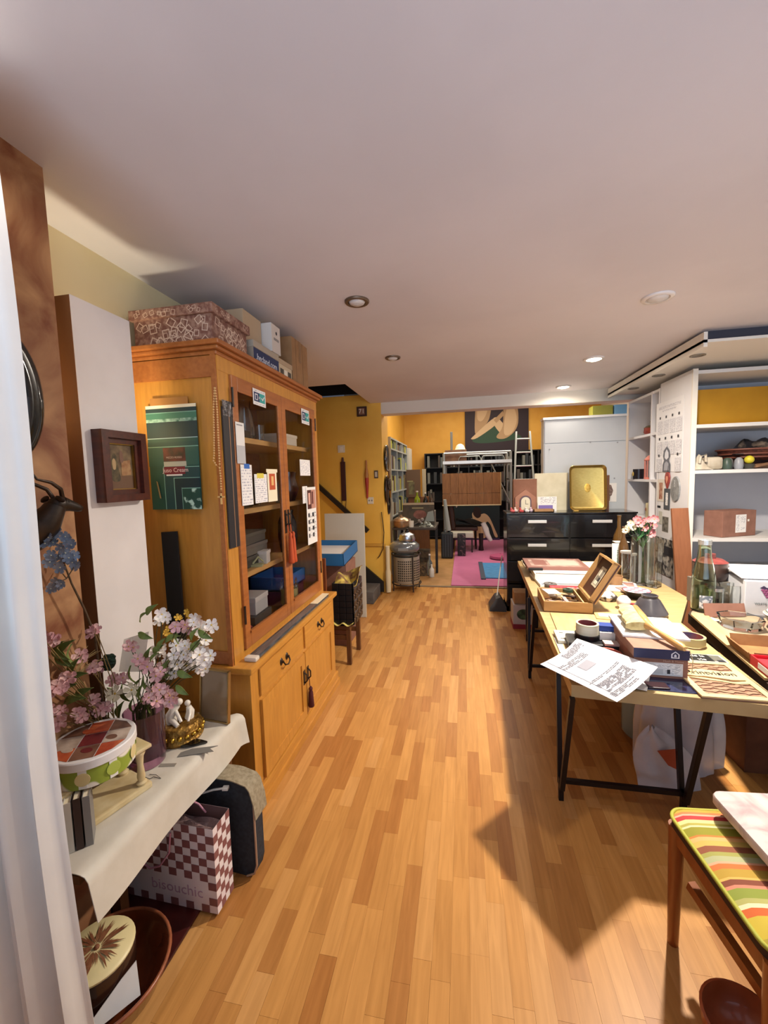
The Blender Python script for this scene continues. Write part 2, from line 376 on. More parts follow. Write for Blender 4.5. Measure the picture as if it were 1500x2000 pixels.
# ================================================================== GLAZED DRESSER
CX, CY0, CY1 = -1.08, 1.70, 2.95                                # hutch front plane and the two ends
dr = thing('glazed_dresser', 'honey oak dresser with two glazed doors above drawers and cupboard doors', 'dresser', T(-1.28, 2.32, 0))
g = G(); g.box(-1.52, -1.0, CY0, CY1, .10, .70); g.build('lower_carcass', OAK, dr, True)
g = G(); g.box(-1.54, -.985, CY0-.02, CY1+.02, 0, .10, bev=.006); g.box(-1.0, -.975, CY0-.025, CY1+.025, 0, .045); g.build('plinth', OAKY, dr, True)
g = G(); g.box(-1.54, -.975, CY0-.03, CY1+.03, .70, .732, bev=.008); g.build('countertop', OAKY, dr, True)
ym = (CY0 + CY1) / 2
for a, b in ((CY0+.075, ym-.022), (ym+.022, CY1-.075)):
    d = G().box(-1.0, -.988, a, b, .545, .682, bev=.004).build('drawer', OAKY, dr, True)
    h = G(); c = (a+b)/2
    for s in (-1, 1): h.lathe([(.017, 0), (.014, .004), (.006, .007), (.006, .016)], 10, (-.988, c+s*.035, .615), FACE['+x'], sy=1.3)
    h.tube([(-.974, c-.035, .615), (-.966, c-.03, .597), (-.962, c, .588), (-.966, c+.03, .597), (-.974, c+.035, .615)], .0042, 6)
    h.build('drawer_pull', BRONZE, d, True, 50)
for k, (a, b) in enumerate(((CY0+.075, ym-.004), (ym+.004, CY1-.075))):
    d = G(); w = .055
    for y0, y1, z0, z1 in ((a, a+w, .12, .525), (b-w, b, .12, .525), (a+w, b-w, .12, .175), (a+w, b-w, .47, .525)): d.box(-1.0, -.984, y0, y1, z0, z1)
    d = d.build('cupboard_door', OAK, dr, True)
    G().box(-1.0, -.991, a+w, b-w, .175, .47).build('door_panel', OAK, d, True)
    yy = (b - .025) if k == 0 else (a + .025)
    h = G(); h.box(-.984, -.981, yy-.014, yy+.014, .335, .425); h.tube([(-.98, yy, .41), (-.965, yy, .395), (-.965, yy, .36), (-.98, yy, .345)], .0045, 6)
    h.build('door_plate', BRONZE, d, True, 50)
kt = G(); kt.tube([(-.972, ym+.02, .35), (-.97, ym+.02, .30)], .0025, 5); kt.lathe([(.004, .30), (.013, .285), (.010, .27), (.014, .26), (.019, .17), (.016, .165)], 10, (-.965, ym+.02, 0))
kt.build('key_tassel', K('4A1A1E', .8), dr, True, 40)
# upper part
g = G(); g.box(-1.54, CX-.01, CY0, CY0+.022, .732, 2.16); g.box(-1.54, CX-.01, CY1-.022, CY1, .732, 2.16); g.box(-1.54, CX, CY0, CY1, 2.13, 2.17)
g.build('hutch_side', OAK, dr, True)
g = G(); g.box(-1.555, -1.54, CY0, CY1, .732, 2.16); g.build('hutch_back', OAKD, dr, True)
g = G(); g.box(-1.54, -1.10, CY0-.012, CY0, 2.07, 2.16); g.box(-1.54, -1.10, CY0-.01, CY0, .74, .80); g.box(-1.10, CX+.002, CY0-.012, CY0, .732, 2.17); g.build('side_rail', OAKD, dr, True)
g = G(); g.box(CX-.02, CX+.005, CY0, CY0+.09, .732, 2.13); g.box(CX-.02, CX+.005, CY1-.07, CY1, .732, 2.13); g.box(CX-.02, CX+.0062, CY0-.001, CY1+.001, 2.10, 2.168)
g.box(CX-.02, CX+.004, CY0, CY1, .732, .765); g.build('face_frame', OAK, dr, True)
g = G()
for k, (o_, z0, z1) in enumerate(((.012, 2.165, 2.183), (.03, 2.183, 2.2), (.045, 2.2, 2.222))): g.box(-1.55, CX+o_, CY0-o_, CY1+o_, z0, z1, bev=.005)
g.build('cornice', OAKD, dr, True)
for k, z in enumerate((1.83, 1.455, 1.12)): G().box(-1.54, CX-.05, CY0+.022, CY1-.022, z-.028, z).build('shelf', PALE, dr, True)
for k, (a, b) in enumerate(((CY0+.09, ym-.002), (ym+.002, CY1-.07))):
    d = G(); w = .05
    for y0, y1, z0, z1 in ((a, a+w, .77, 2.10), (b-w, b, .77, 2.10), (a+w, b-w, .77, .85), (a+w, b-w, 2.03, 2.10)): d.box(CX, CX+.018, y0, y1, z0, z1, bev=.003)
    d.box(CX+.018, CX+.026, a+w-.008, b-w+.008, .842, .852); d = d.build('glazed_door', OAKD, dr, True)
    G().box(CX+.004, CX+.008, a+w, b-w, .85, 2.03).build('glass_pane', PANE, d, True)
    yy = (b-.02) if k == 0 else (a+.02)
    h = G(); h.box(CX+.018, CX+.021, yy-.012, yy+.012, 1.28, 1.42); h.tube([(CX+.022, yy, 1.40), (CX+.036, yy, 1.385), (CX+.036, yy, 1.34), (CX+.022, yy, 1.325)], .004, 6)
    h.build('door_plate', BRONZE, d, True, 50)
    for z in (.90, 1.95): G().cyl((CX+.02, a if k == 0 else b, z), (CX+.02, a if k == 0 else b, z+.09), .006, n=8).build('hinge', BRONZE, d, True, 50)
# orange key tassels on the two glazed doors
for k, s in enumerate((-.018, .022)):
    y = ym + s; g = G()
    g.tube([(CX+.03, y, 1.33), (CX+.035, y, 1.28)], .003, 5); g.lathe([(.004, 1.285), (.011, 1.272), (.008, 1.255), (.012, 1.24), (.017, 1.12), (.019, 1.10), (.016, 1.095)], 12, (CX+.045, y, 0))
    solo('key_tassel', ('orange silk tassel hung at the meeting of the glazed dresser doors, nearer one', 'orange silk tassel hung at the meeting of the glazed dresser doors, farther one')[k], 'tassel', g, K('B4481C', .7), T(CX+.045, y, 1.10), smooth=40)

# notes and stickers on the dresser glass
def glassnote(name, label, px, layers, base, cat='note', lift=.022, roll=0):
    c, w, h = onplane('x', CX+lift, *px)
    return sheet(name, label, cat, facing(c, '+x', roll), w, h, layers, base)
NAVY, TEAL = K('22335C', .5), K('2F9A96', .5)
BL = [(.06, .22, .5, .8, NAVY), (.5, .22, .94, .8, TEAL), (.14, .32, .36, .7, WHITE), (.18, .36, .32, .64, NAVY), (.42, .45, .56, .48, WHITE), (.42, .53, .56, .56, WHITE),
      (0, 0, 0, 0, WHITE, ((.62,.5), (.67,.55), (.74,.45), (.84,.66), (.88,.62), (.74,.36))), (.1, .06, .9, .13, PRINT), (.1, .86, .9, .93, PRINT)]
glassnote('square_sticker', 'navy and teal sticker with padlock and tick, on the nearer dresser pane', (493, 757, 519, 797), BL, WHITE, 'sticker')
glassnote('square_sticker', 'navy and teal sticker with padlock and tick, on the farther dresser pane', (588, 797, 604, 831), BL, WHITE, 'sticker')
glassnote('pinned_card', 'white and grey card stuck high on the nearer dresser pane', (459, 823, 480, 906), [(0, 0, 1, .44, LGREY), (.1, .92, .8, .95, GREY)], PAPER)
glassnote('paper_note', 'long handwritten note held by blue tape on the dresser glass', (469, 907, 495, 985), [(.05, 0, .95, .93, PRINT2), (.3, .9, .8, 1.02, K('3466B4', .6))], PAPER)
glassnote('paper_note', 'shorter handwritten note held by yellow tape on the dresser glass', (496, 926, 523, 980), [(.03, 0, .97, .9, PRINT2), (.2, .86, .75, 1.03, K('D8C850', .6))], PAPER)
glassnote('printed_ticket', 'cream ticket with a red picture taped to the nearer dresser pane', (521, 916, 542, 978), [(.18, .36, .82, .86, K('B8502C', .6)), (.4, .5, .65, .78, K('E0B070', .6)), (-.1, .9, 1.1, 1, CREAM)], CREAM)
glassnote('paper_note', 'small blank white note taped high on the farther dresser pane', (585, 897, 606, 929), [(.05, .05, .95, .9, PRINT2)], PAPER)
glassnote('paper_note', 'narrow white note half behind the picture sheet on the dresser glass', (590, 950, 601, 982), [(.1, .1, .9, .9, PRINT2)], PAPER)
lay = [(.1, .62, .5, .95, K('4A2420', .6)), (.5, .62, .95, .95, K('B88878', .6)), (.2, .7, .4, .9, K('D0A090', .6)), (.55, .7, .7, .92, K('5A2A28', .6))]
for i in range(2):
    for j in range(4): lay.append((.12+.4*i, .12+.12*j, .22+.4*i, .19+.12*j, INK)); lay.append((.27+.4*i, .11+.12*j, .48+.4*i, .2+.12*j, PRINT))
glassnote('picture_sheet', 'white printed sheet with two photos and icons hanging on the farther dresser pane', (597, 952, 620, 1057), lay, PAPER, 'poster', .026)

# things behind the glass
def carton(name, label, c, d, rz, m, lid=None, group=None, tape=None, cat='box'):
    t = thing(name, label, cat, T(c[0], c[1], c[2], rz), group)
    w, l, h = d
    if lid:
        G().box(-w/2, w/2, -l/2, l/2, 0, h-.004, bev=.002).build('body', m, t)
        G().box(-w/2-.004, w/2+.004, -l/2-.004, l/2+.004, h-lid[0], h, bev=.003).build('lid', lid[1], t)
    else:
        G().box(-w/2, w/2, -l/2, l/2, 0, h, bev=.002).build('body', m, t)
    if tape is not None: G().box(-w/2-.001, w/2+.001, -.02, .02, h*.55, h+.0008).build('tape', tape, t)
    return t
def jar(name, label, c, prof, m, lid=None, n=20, cat='jar', liquid=None, group=None):
    t = thing(name, label, cat, T(*c), group)
    G().lathe(prof, n, cap=False).build('body', m, t, smooth=40)
    if lid: G().lathe(lid[0], n).build('lid', lid[1], t, smooth=40)
    if liquid: G().lathe(liquid[0], n).build('liquid', liquid[1], t, smooth=40)
    return t
DG = mat('smoky_glass', '9C8E78', rough=.08, trans=.85)
jar('glass_carafe', 'clear cut glass carafe on the top dresser shelf', (-1.19, 2.12, 1.831), [(.001, .003), (.05, .003), (.055, .02), (.045, .12), (.03, .17), (.035, .21), (.032, .21), (.027, .17), (.04, .12), (.05, .02), (.001, .008)], GLASS)
jar('glass_tumbler', 'small clear tumbler beside the carafe on the top dresser shelf', (-1.17, 2.24, 1.831), [(.001, .002), (.022, .002), (.03, .09), (.027, .09), (.02, .008), (.001, .008)], GLASS, cat='glass')
carton('flat_box', 'flat dark book lying on the top dresser shelf behind the card', (-1.2, 1.96, 1.831), (.16, .2, .035), .1, K('4A3A28', .7), cat='book')
carton('flat_box', 'low white cardboard box on the top dresser shelf, farther door', (-1.2, 2.58, 1.831), (.14, .22, .07), 0, K('D8D0BC', .7), (.02, K('E0D8C4', .7)))
for k, (y, z, h, r) in enumerate(((1.98, 1.456, .2, .05), (2.12, 1.456, .15, .06), (2.24, 1.456, .18, .04))):
    jar('dark_figurine', ('tall dark glass ornament behind the blue taped note', 'round bellied dark ornament behind the yellow taped note', 'slim dark ornament behind the cream ticket')[k], (-1.22, y, z), [(r*.7, 0), (r, h*.3), (r*.8, h*.5), (r*.35, h*.7), (r*.5, h*.85), (.001, h)], mat('dark_glaze', '2E2418', '6A5030', rough=.25, scale=18), cat='ornament')
jar('pale_bottle', 'pale glass bottle standing by the small note in the farther door', (-1.15, 2.46, 1.456), [(.001, 0), (.04, 0), (.04, .1), (.015, .15), (.015, .2), (.001, .2)], K('A8A498', .3), cat='bottle')
jar('dark_jug', 'dark lustre jug on the middle shelf behind the picture sheet', (-1.2, 2.68, 1.456), [(.04, 0), (.07, .08), (.05, .16), (.055, .2), (.045, .2), (.001, .05)], mat('oxblood', '3C1418', rough=.2, coat=.5), cat='jug')
for k, (z, w) in enumerate(((1.121, .36), (1.186, .34), (1.25, .32))):
    carton('flat_case', ('bottom grey flat case stacked on the third dresser shelf', 'middle grey flat case stacked on the third dresser shelf', 'topmost grey flat case stacked on the third dresser shelf')[k], (-1.27, 2.10, z), (.2, w, .062), .03*k, K(('4C4840', '6A655C', '57534A')[k], .5), (.02, K(('56524A', '726C64', '605C52')[k], .5)), cat='case')
carton('little_box', 'small white box in front of the grey cases on the dresser shelf', (-1.155, 2.19, 1.121), (.05, .075, .075), .2, K('D0CDC6', .6), (.02, K('D8D4CE', .6)))
g = G(); g.box(-.03, .03, -.03, .03, 0, .012, rot=.3); g.tube([(-.02, -.02, .016), (0, .01, .05), (.02, .03, .02)], .006, 6)
solo('paper_scrap', 'crumpled pale green scrap beside the small white dresser box', 'scrap', g, K('B4B48A', .7), T(-1.15, 2.10, 1.121), world=False, smooth=30)
jar('black_jar', 'tall black ribbed jar on the shelf behind the orange tassels', (-1.17, 2.56, 1.121), [(.05, 0), (.065, .1), (.06, .2), (.04, .25), (.045, .28), (.001, .28)], K('1C1618', .2), cat='jar')
g = G(); g.box(-.13, .13, -.17, .17, 0, .012); g.box(-.13, .13, -.17, -.16, 0, .09); g.box(-.13, .13, .16, .17, 0, .09); g.box(.12, .13, -.17, .17, 0, .09); g.box(-.13, -.12, -.17, .17, 0, .09)
solo('blue_tray', 'deep blue tray standing at the bottom of the farther dresser door', 'tray', g, K('2A5C9C', .5), T(-1.3, 2.66, .86), world=False)
carton('maroon_box', 'maroon box under the blue tray in the dresser', (-1.32, 2.66, .766), (.26, .36, .09), 0, K('5E2440', .6))
carton('white_carton', 'white rounded carton on the dresser floor behind the nearer pane', (-1.21, 2.13, .85), (.11, .16, .1), .05, K('C9C8C6', .5), (.03, K('D6D4D2', .5)))
carton('dark_stack', 'dark carton beneath the white carton on the dresser floor', (-1.22, 2.12, .766), (.16, .2, .083), 0, K('4C4A48', .6))
CANDY = mat('lemon_glass', 'E0DC9C', rough=.08, trans=.6)
gt = thing('glass_crown_dish', 'pale yellow cut glass dish with pointed rim inside the farther door', 'dish', T(-1.15, 2.50, .766))
G().lathe([(.05, 0), (.06, .03), (.055, .12), (.05, .12), (.05, .03), (.001, .02)], 18).build('bowl', CANDY, gt, smooth=40)
pt = G().lathe([(.012, 0), (.014, .02), (.005, .04), (.010, .05), (.001, .07)], 8).build('rim_point', GLASS, gt, smooth=40)
pt.location = (.05, 0, .115); copies(pt, [Matrix.Translation((.05*math.cos(a*PI/4), .05*math.sin(a*PI/4), .115)) for a in range(1, 8)])
g = G(); g.lathe([(.03, 0), (.034, .012), (.034, .028), (.03, .04), (.018, .04), (.018, 0)], 18, (0, 0, .034), Matrix.Rotation(1.2, 3, 'Y'))
solo('pink_ring', 'pink ring shaped trinket at the front of the dresser floor', 'trinket', g, K('C46068', .4), T(-1.135, 1.90, .775), world=False, smooth=40)
jar('china_cup', 'tiny white china cup behind the pink ring in the dresser', (-1.19, 1.89, .766), [(.001, 0), (.02, 0), (.035, .04), (.04, .065), (.036, .065), (.03, .04), (.001, .01)], K('E4E0D8', .25), cat='cup')
g = G(); g.grid(lambda u, v: Vector((-.17+.34*u, -.2+.4*v, .05+.03*math.sin(6*u+4*v)+.015*math.sin(17*v)*u)), 12, 14, .004)
solo('lace_cloth', 'folded pinkish lace cloth on the dresser floor', 'cloth', g, mat('dusty_lace', 'A88878', '7C5C50', rough=.8, scale=22), T(-1.33, 1.97, .74), world=False, smooth=40)

# things fixed to the dresser's end and post
GR1, GR2, GR3 = K('2F5F50', .45), K('1F3A3E', .45), K('7FB0A0', .5)
MAR = K('7A2030', .5)
pt_, w, h = onplane('y', CY0-.016, 284, 794, 396, 994)
po = sheet('shopfront_poster', 'green shopfront photo print taped to the end of the dresser', 'poster', facing(pt_, '-y'), w, h,
  [(0, .97, 1, 1, CREAM), (0, .93, 1, .97, GR2), (0, .925, 1, .932, GR3), (0, .87, 1, .925, K('3D7460', .5)), (0, .84, 1, .87, mat('foliage_print', '3A6A58', 'A8CDBB', rough=.6, scale=40)),
   (0, .69, 1, .84, GR2), (0, .682, 1, .69, K('A8C8C8', .5)), (0, .61, 1, .65, K('28504A', .5)), (0, .6, 1, .608, GR3), (0, .42, 1, .6, K('2C5A50', .5)),
   (.3, .465, .74, .595, mat('maroon_print', '1E1616', '7A302C', rough=.5, scale=12)), (.3, .415, .75, .462, K('B9B8AA', .5)), (.285, 0, .3, .42, GR3), (.3, 0, 1, .415, K('234648', .5)), (.28, .405, 1, .412, GR3),
   (.3, .34, .72, .412, MAR), (.34, .325, .66, .34, WHITE), (.48, 0, .495, .305, GR3), (.495, 0, 1, .3, K('1D3238', .5)), (.48, .3, 1, .306, GR3), (.63, 0, .64, .21, GR3), (.64, 0, 1, .2, mat('leaf_print', '24493E', 'B8D8C8', rough=.5, scale=26, lo=.55, hi=.62)), (.63, .2, 1, .207, GR3),
   (0, 0, 0, 0, K('A08C60', .4), ((.13,.28), (.16,.27), (.21,.11), (.18,.11)))], K('2B574B', .45))
text("Juso Cream", po, .028, K('F0D0C8', .6), (0, -.062*h/.45, .004*1.6), mtx=Matrix.Translation((.01*w/.3, (.378-.5)*h, .0072)))
text("MEZZO ROSSO", po, .012, K('D8B8A8', .6), None, mtx=Matrix.Translation((.02*w, (.5-.5)*h, .0072)))
g = G(); g.box(-.4*w, .35*w, 0, .045, .0004, .0012)
solo('masking_tape', 'strip of brown tape holding the top of the green poster', 'tape', g, K('A8743C', .5), facing(pt_ + Vector((0, 0, h/2-.012)), '-y'), world=False)
# rosary
rs = thing('rosary', 'cream bead rosary with crucifix hanging on the dresser corner', 'rosary', T(-1.09, CY0-.02, 2.02))
bead = G().ball((0, 0, 0), .0042, 8, 6).build('bead', K('D8AE74', .35), rs, smooth=60)
def Lp(px, py): p = atY(px, py, CY0-.022); return p - Vector((-1.09, CY0-.02, 2.02))
path = [(419, 758), (417, 800), (418, 850), (418, 890), (417, 900), (422, 908), (428, 913)]
path2 = [(420, 758), (424, 800), (426, 850), (428, 890), (429, 912)]
path3 = [(429, 914), (431, 935), (432, 960)]
bp = []
for P_, step in ((path, 5), (path2, 5), (path3, 5)):
    pts = [Lp(*q) for q in P_]
    for a, b in zip(pts, pts[1:]):
        n = max(1, int((b-a).length / .0105)); bp += [a + (b-a)*i/n for i in range(n)]
bead.location = bp[0]; copies(bead, [Matrix.Translation(p) for p in bp[1:]])
G().tube([Lp(*q) for q in path], .0012, 5).tube([Lp(*q) for q in path2], .0012, 5).tube([Lp(*q) for q in path3], .0012, 5).build('cord', K('C09050', .6), rs)
c = Lp(432, 972); G().box(c.x-.004, c.x+.004, c.y-.002, c.y+.002, c.z-.03, c.z+.02).box(c.x-.017, c.x+.017, c.y-.002, c.y+.002, c.z+.0, c.z+.007).build('crucifix', K('D9B070', .4), rs)
# black strip leaning at the dresser end, and the decorated strip on the post
a, b = atY(342, 1042, CY0-.03), atY(338, 1230, CY0-.05)
g = G(); g.box(-.042, .042, -.005, .005, -.26, .26, bev=.002)
m_ = Matrix.Translation((-1.345, CY0-.035, 1.115)) @ Euler((-.05, -.05, 0)).to_matrix().to_4x4()
solo('black_display_board', 'narrow matt black board leaning on the end of the dresser', 'board', g, K('19191C', .6), m_, world=False)
st = thing('post_banner', 'long grey black strip with a foil top hanging on the dresser post', 'banner', T(CX+.008, 1.76, 1.63))
G().box(0, .006, -.052, .04, -.34, .31).build('strip', K('2A292C', .4), st)
G().box(.006, .0075, -.004, .0, -.34, .31).build('trim_line', K('B08868', .4, .5), st)
G().box(.006, .008, -.052, .04, .27, .34).build('foil', mat('crinkled_foil', '88888C', '3A3A3E', rough=.25, metal=.8, scale=50, bump=.6), st)
# long wrapped roll on the counter
a, b = Vector((-1.025, 1.78, .732)), Vector((-1.02, 2.9, .732))
rl = thing('flat_tube_roll', 'long flattened grey plastic sleeve lying along the dresser counter', 'sleeve', T(-1.02, 2.3, .732, .0))
G().box(-.03, .03, -.53, .53, 0, .018, bev=.007).build('sleeve', mat('grey_plastic_sleeve', '54585C', '2E3438', rough=.2, scale=9, st=(8, 1, 8), coat=.5), rl)
G().box(-.032, .032, -.56, -.52, 0, .022, bev=.008).build('end_wrap', K('D0C8BC', .3), rl)
G().box(-.026, .026, .30, .55, .018, .0195).build('pale_end', K('E8D8B4', .4), rl)
# cartons on top
DT = 2.223
hb = mat('tile_print_paper', '8C5A48', 'C9A892', rough=.6, kind='voronoi', scale=20, lo=.28, hi=.36)
MOZ = mat('mosaic_print_paper', '7A5144', 'A07C6A', rough=.6, scale=48, lo=.42, hi=.6, detail=3)
t = thing('keepsake_box', 'large brown box printed with little stamps, lid on, nearest on top of the dresser', 'box', T(-1.30, 1.87, DT))
G().box(-.20, .20, -.15, .15, 0, .15).build('body', MOZ, t); ld = G().box(-.215, .215, -.165, .165, .13, .175, bev=.004).build('lid', MOZ, t)
sq = G(); frame_ring(sq, .04, .036, .004, 0, .0006); SQ = sq.build('printed_stamp', K('D8BEA8', .6), t)
ms = []
for i in range(26):
    ms.append(Matrix.Translation((random.uniform(-.18, .18), -.1505, random.uniform(.02, .11))) @ FACE['-y'].to_4x4() @ Matrix.Rotation(random.uniform(0, 3), 4, 'Z') @ Matrix.Scale(random.uniform(.6, 1.1), 4))
for i in range(20):
    ms.append(Matrix.Translation((.2005, random.uniform(-.13, .13), random.uniform(.02, .11))) @ FACE['+x'].to_4x4() @ Matrix.Rotation(random.uniform(0, 3), 4, 'Z') @ Matrix.Scale(random.uniform(.6, 1.1), 4))
for i in range(14): ms.append(Matrix.Translation((random.uniform(-.19, .19), -.1655, random.uniform(.142, .163))) @ FACE['-y'].to_4x4() @ Matrix.Rotation(random.uniform(0, 3), 4, 'Z') @ Matrix.Scale(random.uniform(.35, .6), 4))
for i in range(11): ms.append(Matrix.Translation((.2155, random.uniform(-.14, .14), random.uniform(.142, .163))) @ FACE['+x'].to_4x4() @ Matrix.Rotation(random.uniform(0, 3), 4, 'Z') @ Matrix.Scale(random.uniform(.35, .6), 4))
SQ.matrix_local = ms[0]; copies(SQ, ms[1:])
g = G(); g.tube([(-.03, .05, .185), (0, 0, .2), (.02, -.05, .188), (.06, -.09, .181)], .003, 5)
solo('loose_wire', 'bit of dark wire lying on the lid of the stamp printed box', 'wire', g, K('3A2A22', .5), T(-1.30, 1.87, DT-.006), world=False)
t = carton('navy_shoe_box', 'low box with a navy end reading a web address, behind the stamp printed box', (-1.27, 2.22, DT), (.36, .30, .125), 0, K('A49684', .6), (.035, K('B0A492', .6)))
G().box(.1805, .182, -.148, .15, .002, .088).build('navy_label', NAVY, t)
text('.hecland.com', t, .048, K('DDE0E8', .6), None, mtx=Matrix.Translation((.1823, 0, .045)) @ FACE['+x'].to_4x4())
t = carton('tan_carton', 'plain tan carton stacked on the navy ended box', (-1.29, 2.17, DT+.1255), (.30, .20, .165), 0, K('BBA587', .7))
t = carton('white_carton', 'white carton with a black drop mark standing over the navy ended box', (-1.2, 2.335, DT+.1255), (.24, .115, .16), 0, K('D4CEC6', .5))
g = G(); g.prism([(.010*math.cos(a*PI/8), .010*math.sin(a*PI/8)) for a in range(16)] , 0, .0006); d = g.build('drop_mark', INK, t); d.matrix_local = Matrix.Translation((.1203, .005, .115)) @ FACE['+x'].to_4x4()
G().box(.12, .1206, -.03, .035, .07, .085).build('small_print', K('8C8A88', .6), t)
t = carton('shoe_box', 'cream shoe box with printed end under the tall carton row on the dresser', (-1.24, 2.475, DT), (.30, .185, .115), 0, K('C9B89A', .6), (.03, K('B8A184', .6)))
for i in range(3): G().box(.1505, .152, -.08+.055*i, -.035+.055*i, .015, .06).build('printed_mark', K('4A4640', .6) if i != 1 else K('E8E0D0', .6), t)
t = carton('tall_carton', 'tall taped brown carton, farthest on top of the dresser', (-1.27, 2.72, DT), (.36, .27, .31), 0, CARD, tape=K('8A6A48', .35))
for y in (-.075, .04): G().box(.18, .1812, y, y+.004, 0, .31).build('flap_edge', K('7C6040', .7), t)

# ================================================================== WHITE SLAB, SMALL PICTURE, WALL PIECES
t = thing('wardrobe_door', 'tall white board with brown edge standing against the wall by the dresser', 'board', T(-1.378, 1.38, 0))
G().box(-.035, .038, -.13, .13, 0, 2.265).build('core', K('6E4C32', .5), t)
G().box(.038, .0395, -.13, .13, 0, 2.266).build('white_face', mat('scuffed_white', 'E8E4E2', 'E0DCDA', rough=.45, scale=3, lo=.4, hi=.6), t)
c, w, h = onplane('x', -1.335, 178, 838, 277, 976)
t = thing('framed_painting', 'small old painting of seated figures in a deep mahogany frame', 'picture', facing(Vector((-1.338, c.y, c.z)), '+x'))
g = G(); frame_ring(g, w, h, .028, 0, .045); frame_ring(g, w-.05, h-.05, .022, 0, .03); g.build('picture_frame', REDW, t)
g = G(); frame_ring(g, w-.094, h-.094, .003, 0, .024); g.build('gilt_slip', BRASS, t)
sk = [(.5, .38), (.46, .5), (.5, .62), (.58, .66), (.64, .58), (.6, .48), (.68, .36), (.7, .22), (.52, .22)]
sheet('canvas', None, None, None, w-.095, h-.095, [(0, 0, 1, .3, K('6A4E38', .6)), (.1, .2, .45, .8, mat('painted_olive', '3E3826', '6A5C3C', rough=.6, scale=40), ((.12,.2), (.08,.5), (.16,.72), (.26,.8), (.36,.7), (.4,.45), (.44,.2))), (0,0,0,0, K('B49A70', .6), ((.18,.45), (.16,.62), (.24,.68), (.3,.6), (.28,.45))),
   (0,0,0,0, mat('painted_ochre', '8A5C38', 'A8845A', rough=.6, scale=40), ((.5,.3), (.52,.62), (.88,.66), (.9,.32))), (0,0,0,0, K('7A5A48', .6), ((.48,.6), (.46,.8), (.54,.86), (.6,.78), (.6,.62)))], mat('old_canvas', '4A3826', '86704E', rough=.5, scale=22, detail=8), parent=t).location = (0, 0, .014)
g = G(); g.box(0, .012, -.004, .004, -.003, .003); 
solo('peg', 'small pale wooden peg sticking out beside the white board', 'peg', G().box(-.02, .02, -.006, .006, -.004, .004, bev=.001), PLY, T(-1.33, 1.535, .985), world=False)
# oval moulded mirror
cm = atX(-5, 770, -1.29); t = thing('oval_mirror', 'oval wall mirror in a glossy black moulded frame', 'mirror', facing(Vector((-1.288, cm.y-.01, cm.z)), '+x'))
R_ = []
def ov(u, v):
    a = 2*PI*u; b = 2*PI*v; rx = .085 + .03*math.cos(b) ; rz = .165 + .03*math.cos(b)
    return Vector((rx*math.cos(a), rz*math.sin(a), .02 + .022*math.sin(b) + .004*math.sin(3*b)))
G().grid(ov, 48, 14).build('moulded_frame', K('121110', .12, coat=.6), t, smooth=60)
G().prism([(.07*math.cos(a*PI/16), .15*math.sin(a*PI/16)) for a in range(32)], 0, .008).build('mirror_glass', K('D8CFC0', .05, 1), t)
# antelope head
HB = mat('dark_patina', '2C241E', '4A3A2E', rough=.38, metal=.35, scale=16)
ah = thing('antelope_head', 'dark bronze antelope head with curved horns mounted on the copper wall', 'sculpture', T(-1.288, .985, 1.40))
g = G(); g.tube([(.0, .0, .065), (.02, .012, .07), (.045, .03, .095), (.058, .042, .125), (.062, .05, .143)], [.062, .058, .043, .032, .028], 16); g.ball((.012, .004, .062), .058, 14, 10, (.7, 1, 1.05))
g.ball((.066, .056, .146), .026, 12, 8, (1, 1.2, .95))
g.tube([(.068, .065, .146), (.074, .09, .138), (.080, .108, .130), (.083, .117, .126)], [.024, .017, .013, .008], 12)
g.build('head', HB, ah, smooth=70)
for s, dy in ((-1, .0), (1, .012)):
    G().tube([(.066+s*.010, .05+dy, .165), (.07+s*.018, .036+dy, .192), (.066+s*.028, .004+dy, .212), (.056+s*.03, -.030+dy, .222), (.05+s*.024, -.045+dy, .248 if s < 0 else .262)], [.0065, .006, .005, .0035, .0015], 8).build('horn', HB, ah, smooth=60)
    G().ball((.062+s*.028, .042, .162), .011, 8, 6, (1.7, .5, .8), Matrix.Rotation(s*.4, 3, 'Y')).build('ear', HB, ah, smooth=60)
    G().ball((.067+s*.020, .070, .152), .004, 8, 6).build('eye', K('0A0908', .1), ah, smooth=60)
# curtain beside the shop window
def cur(u, v):
    x = -1.28 + .285*u; y = .80 - .22*(1-u)**1.3 + .022*math.sin(26*u) + .008*math.sin(61*u+2*v)
    k = 1 - v
    return Vector((x - .05*v*u + .015*math.sin(7*k)*u, y, 2.5*v + .005))
cu = thing('curtain', 'pale satin curtain hanging in soft folds at the very front of the room', 'curtain', T(-1.14, .7, 0))
G().grid(cur, 60, 40, .002).build('drape', mat('ivory_satin', 'EAE8E2', 'E0DEDA', rough=.32, scale=4, sheen=.3), cu, True, 60)
G().cyl((-1.29, .58, 2.5), (-1.0, .80, 2.5), .012).build('rod', METAL, cu, True, 60)

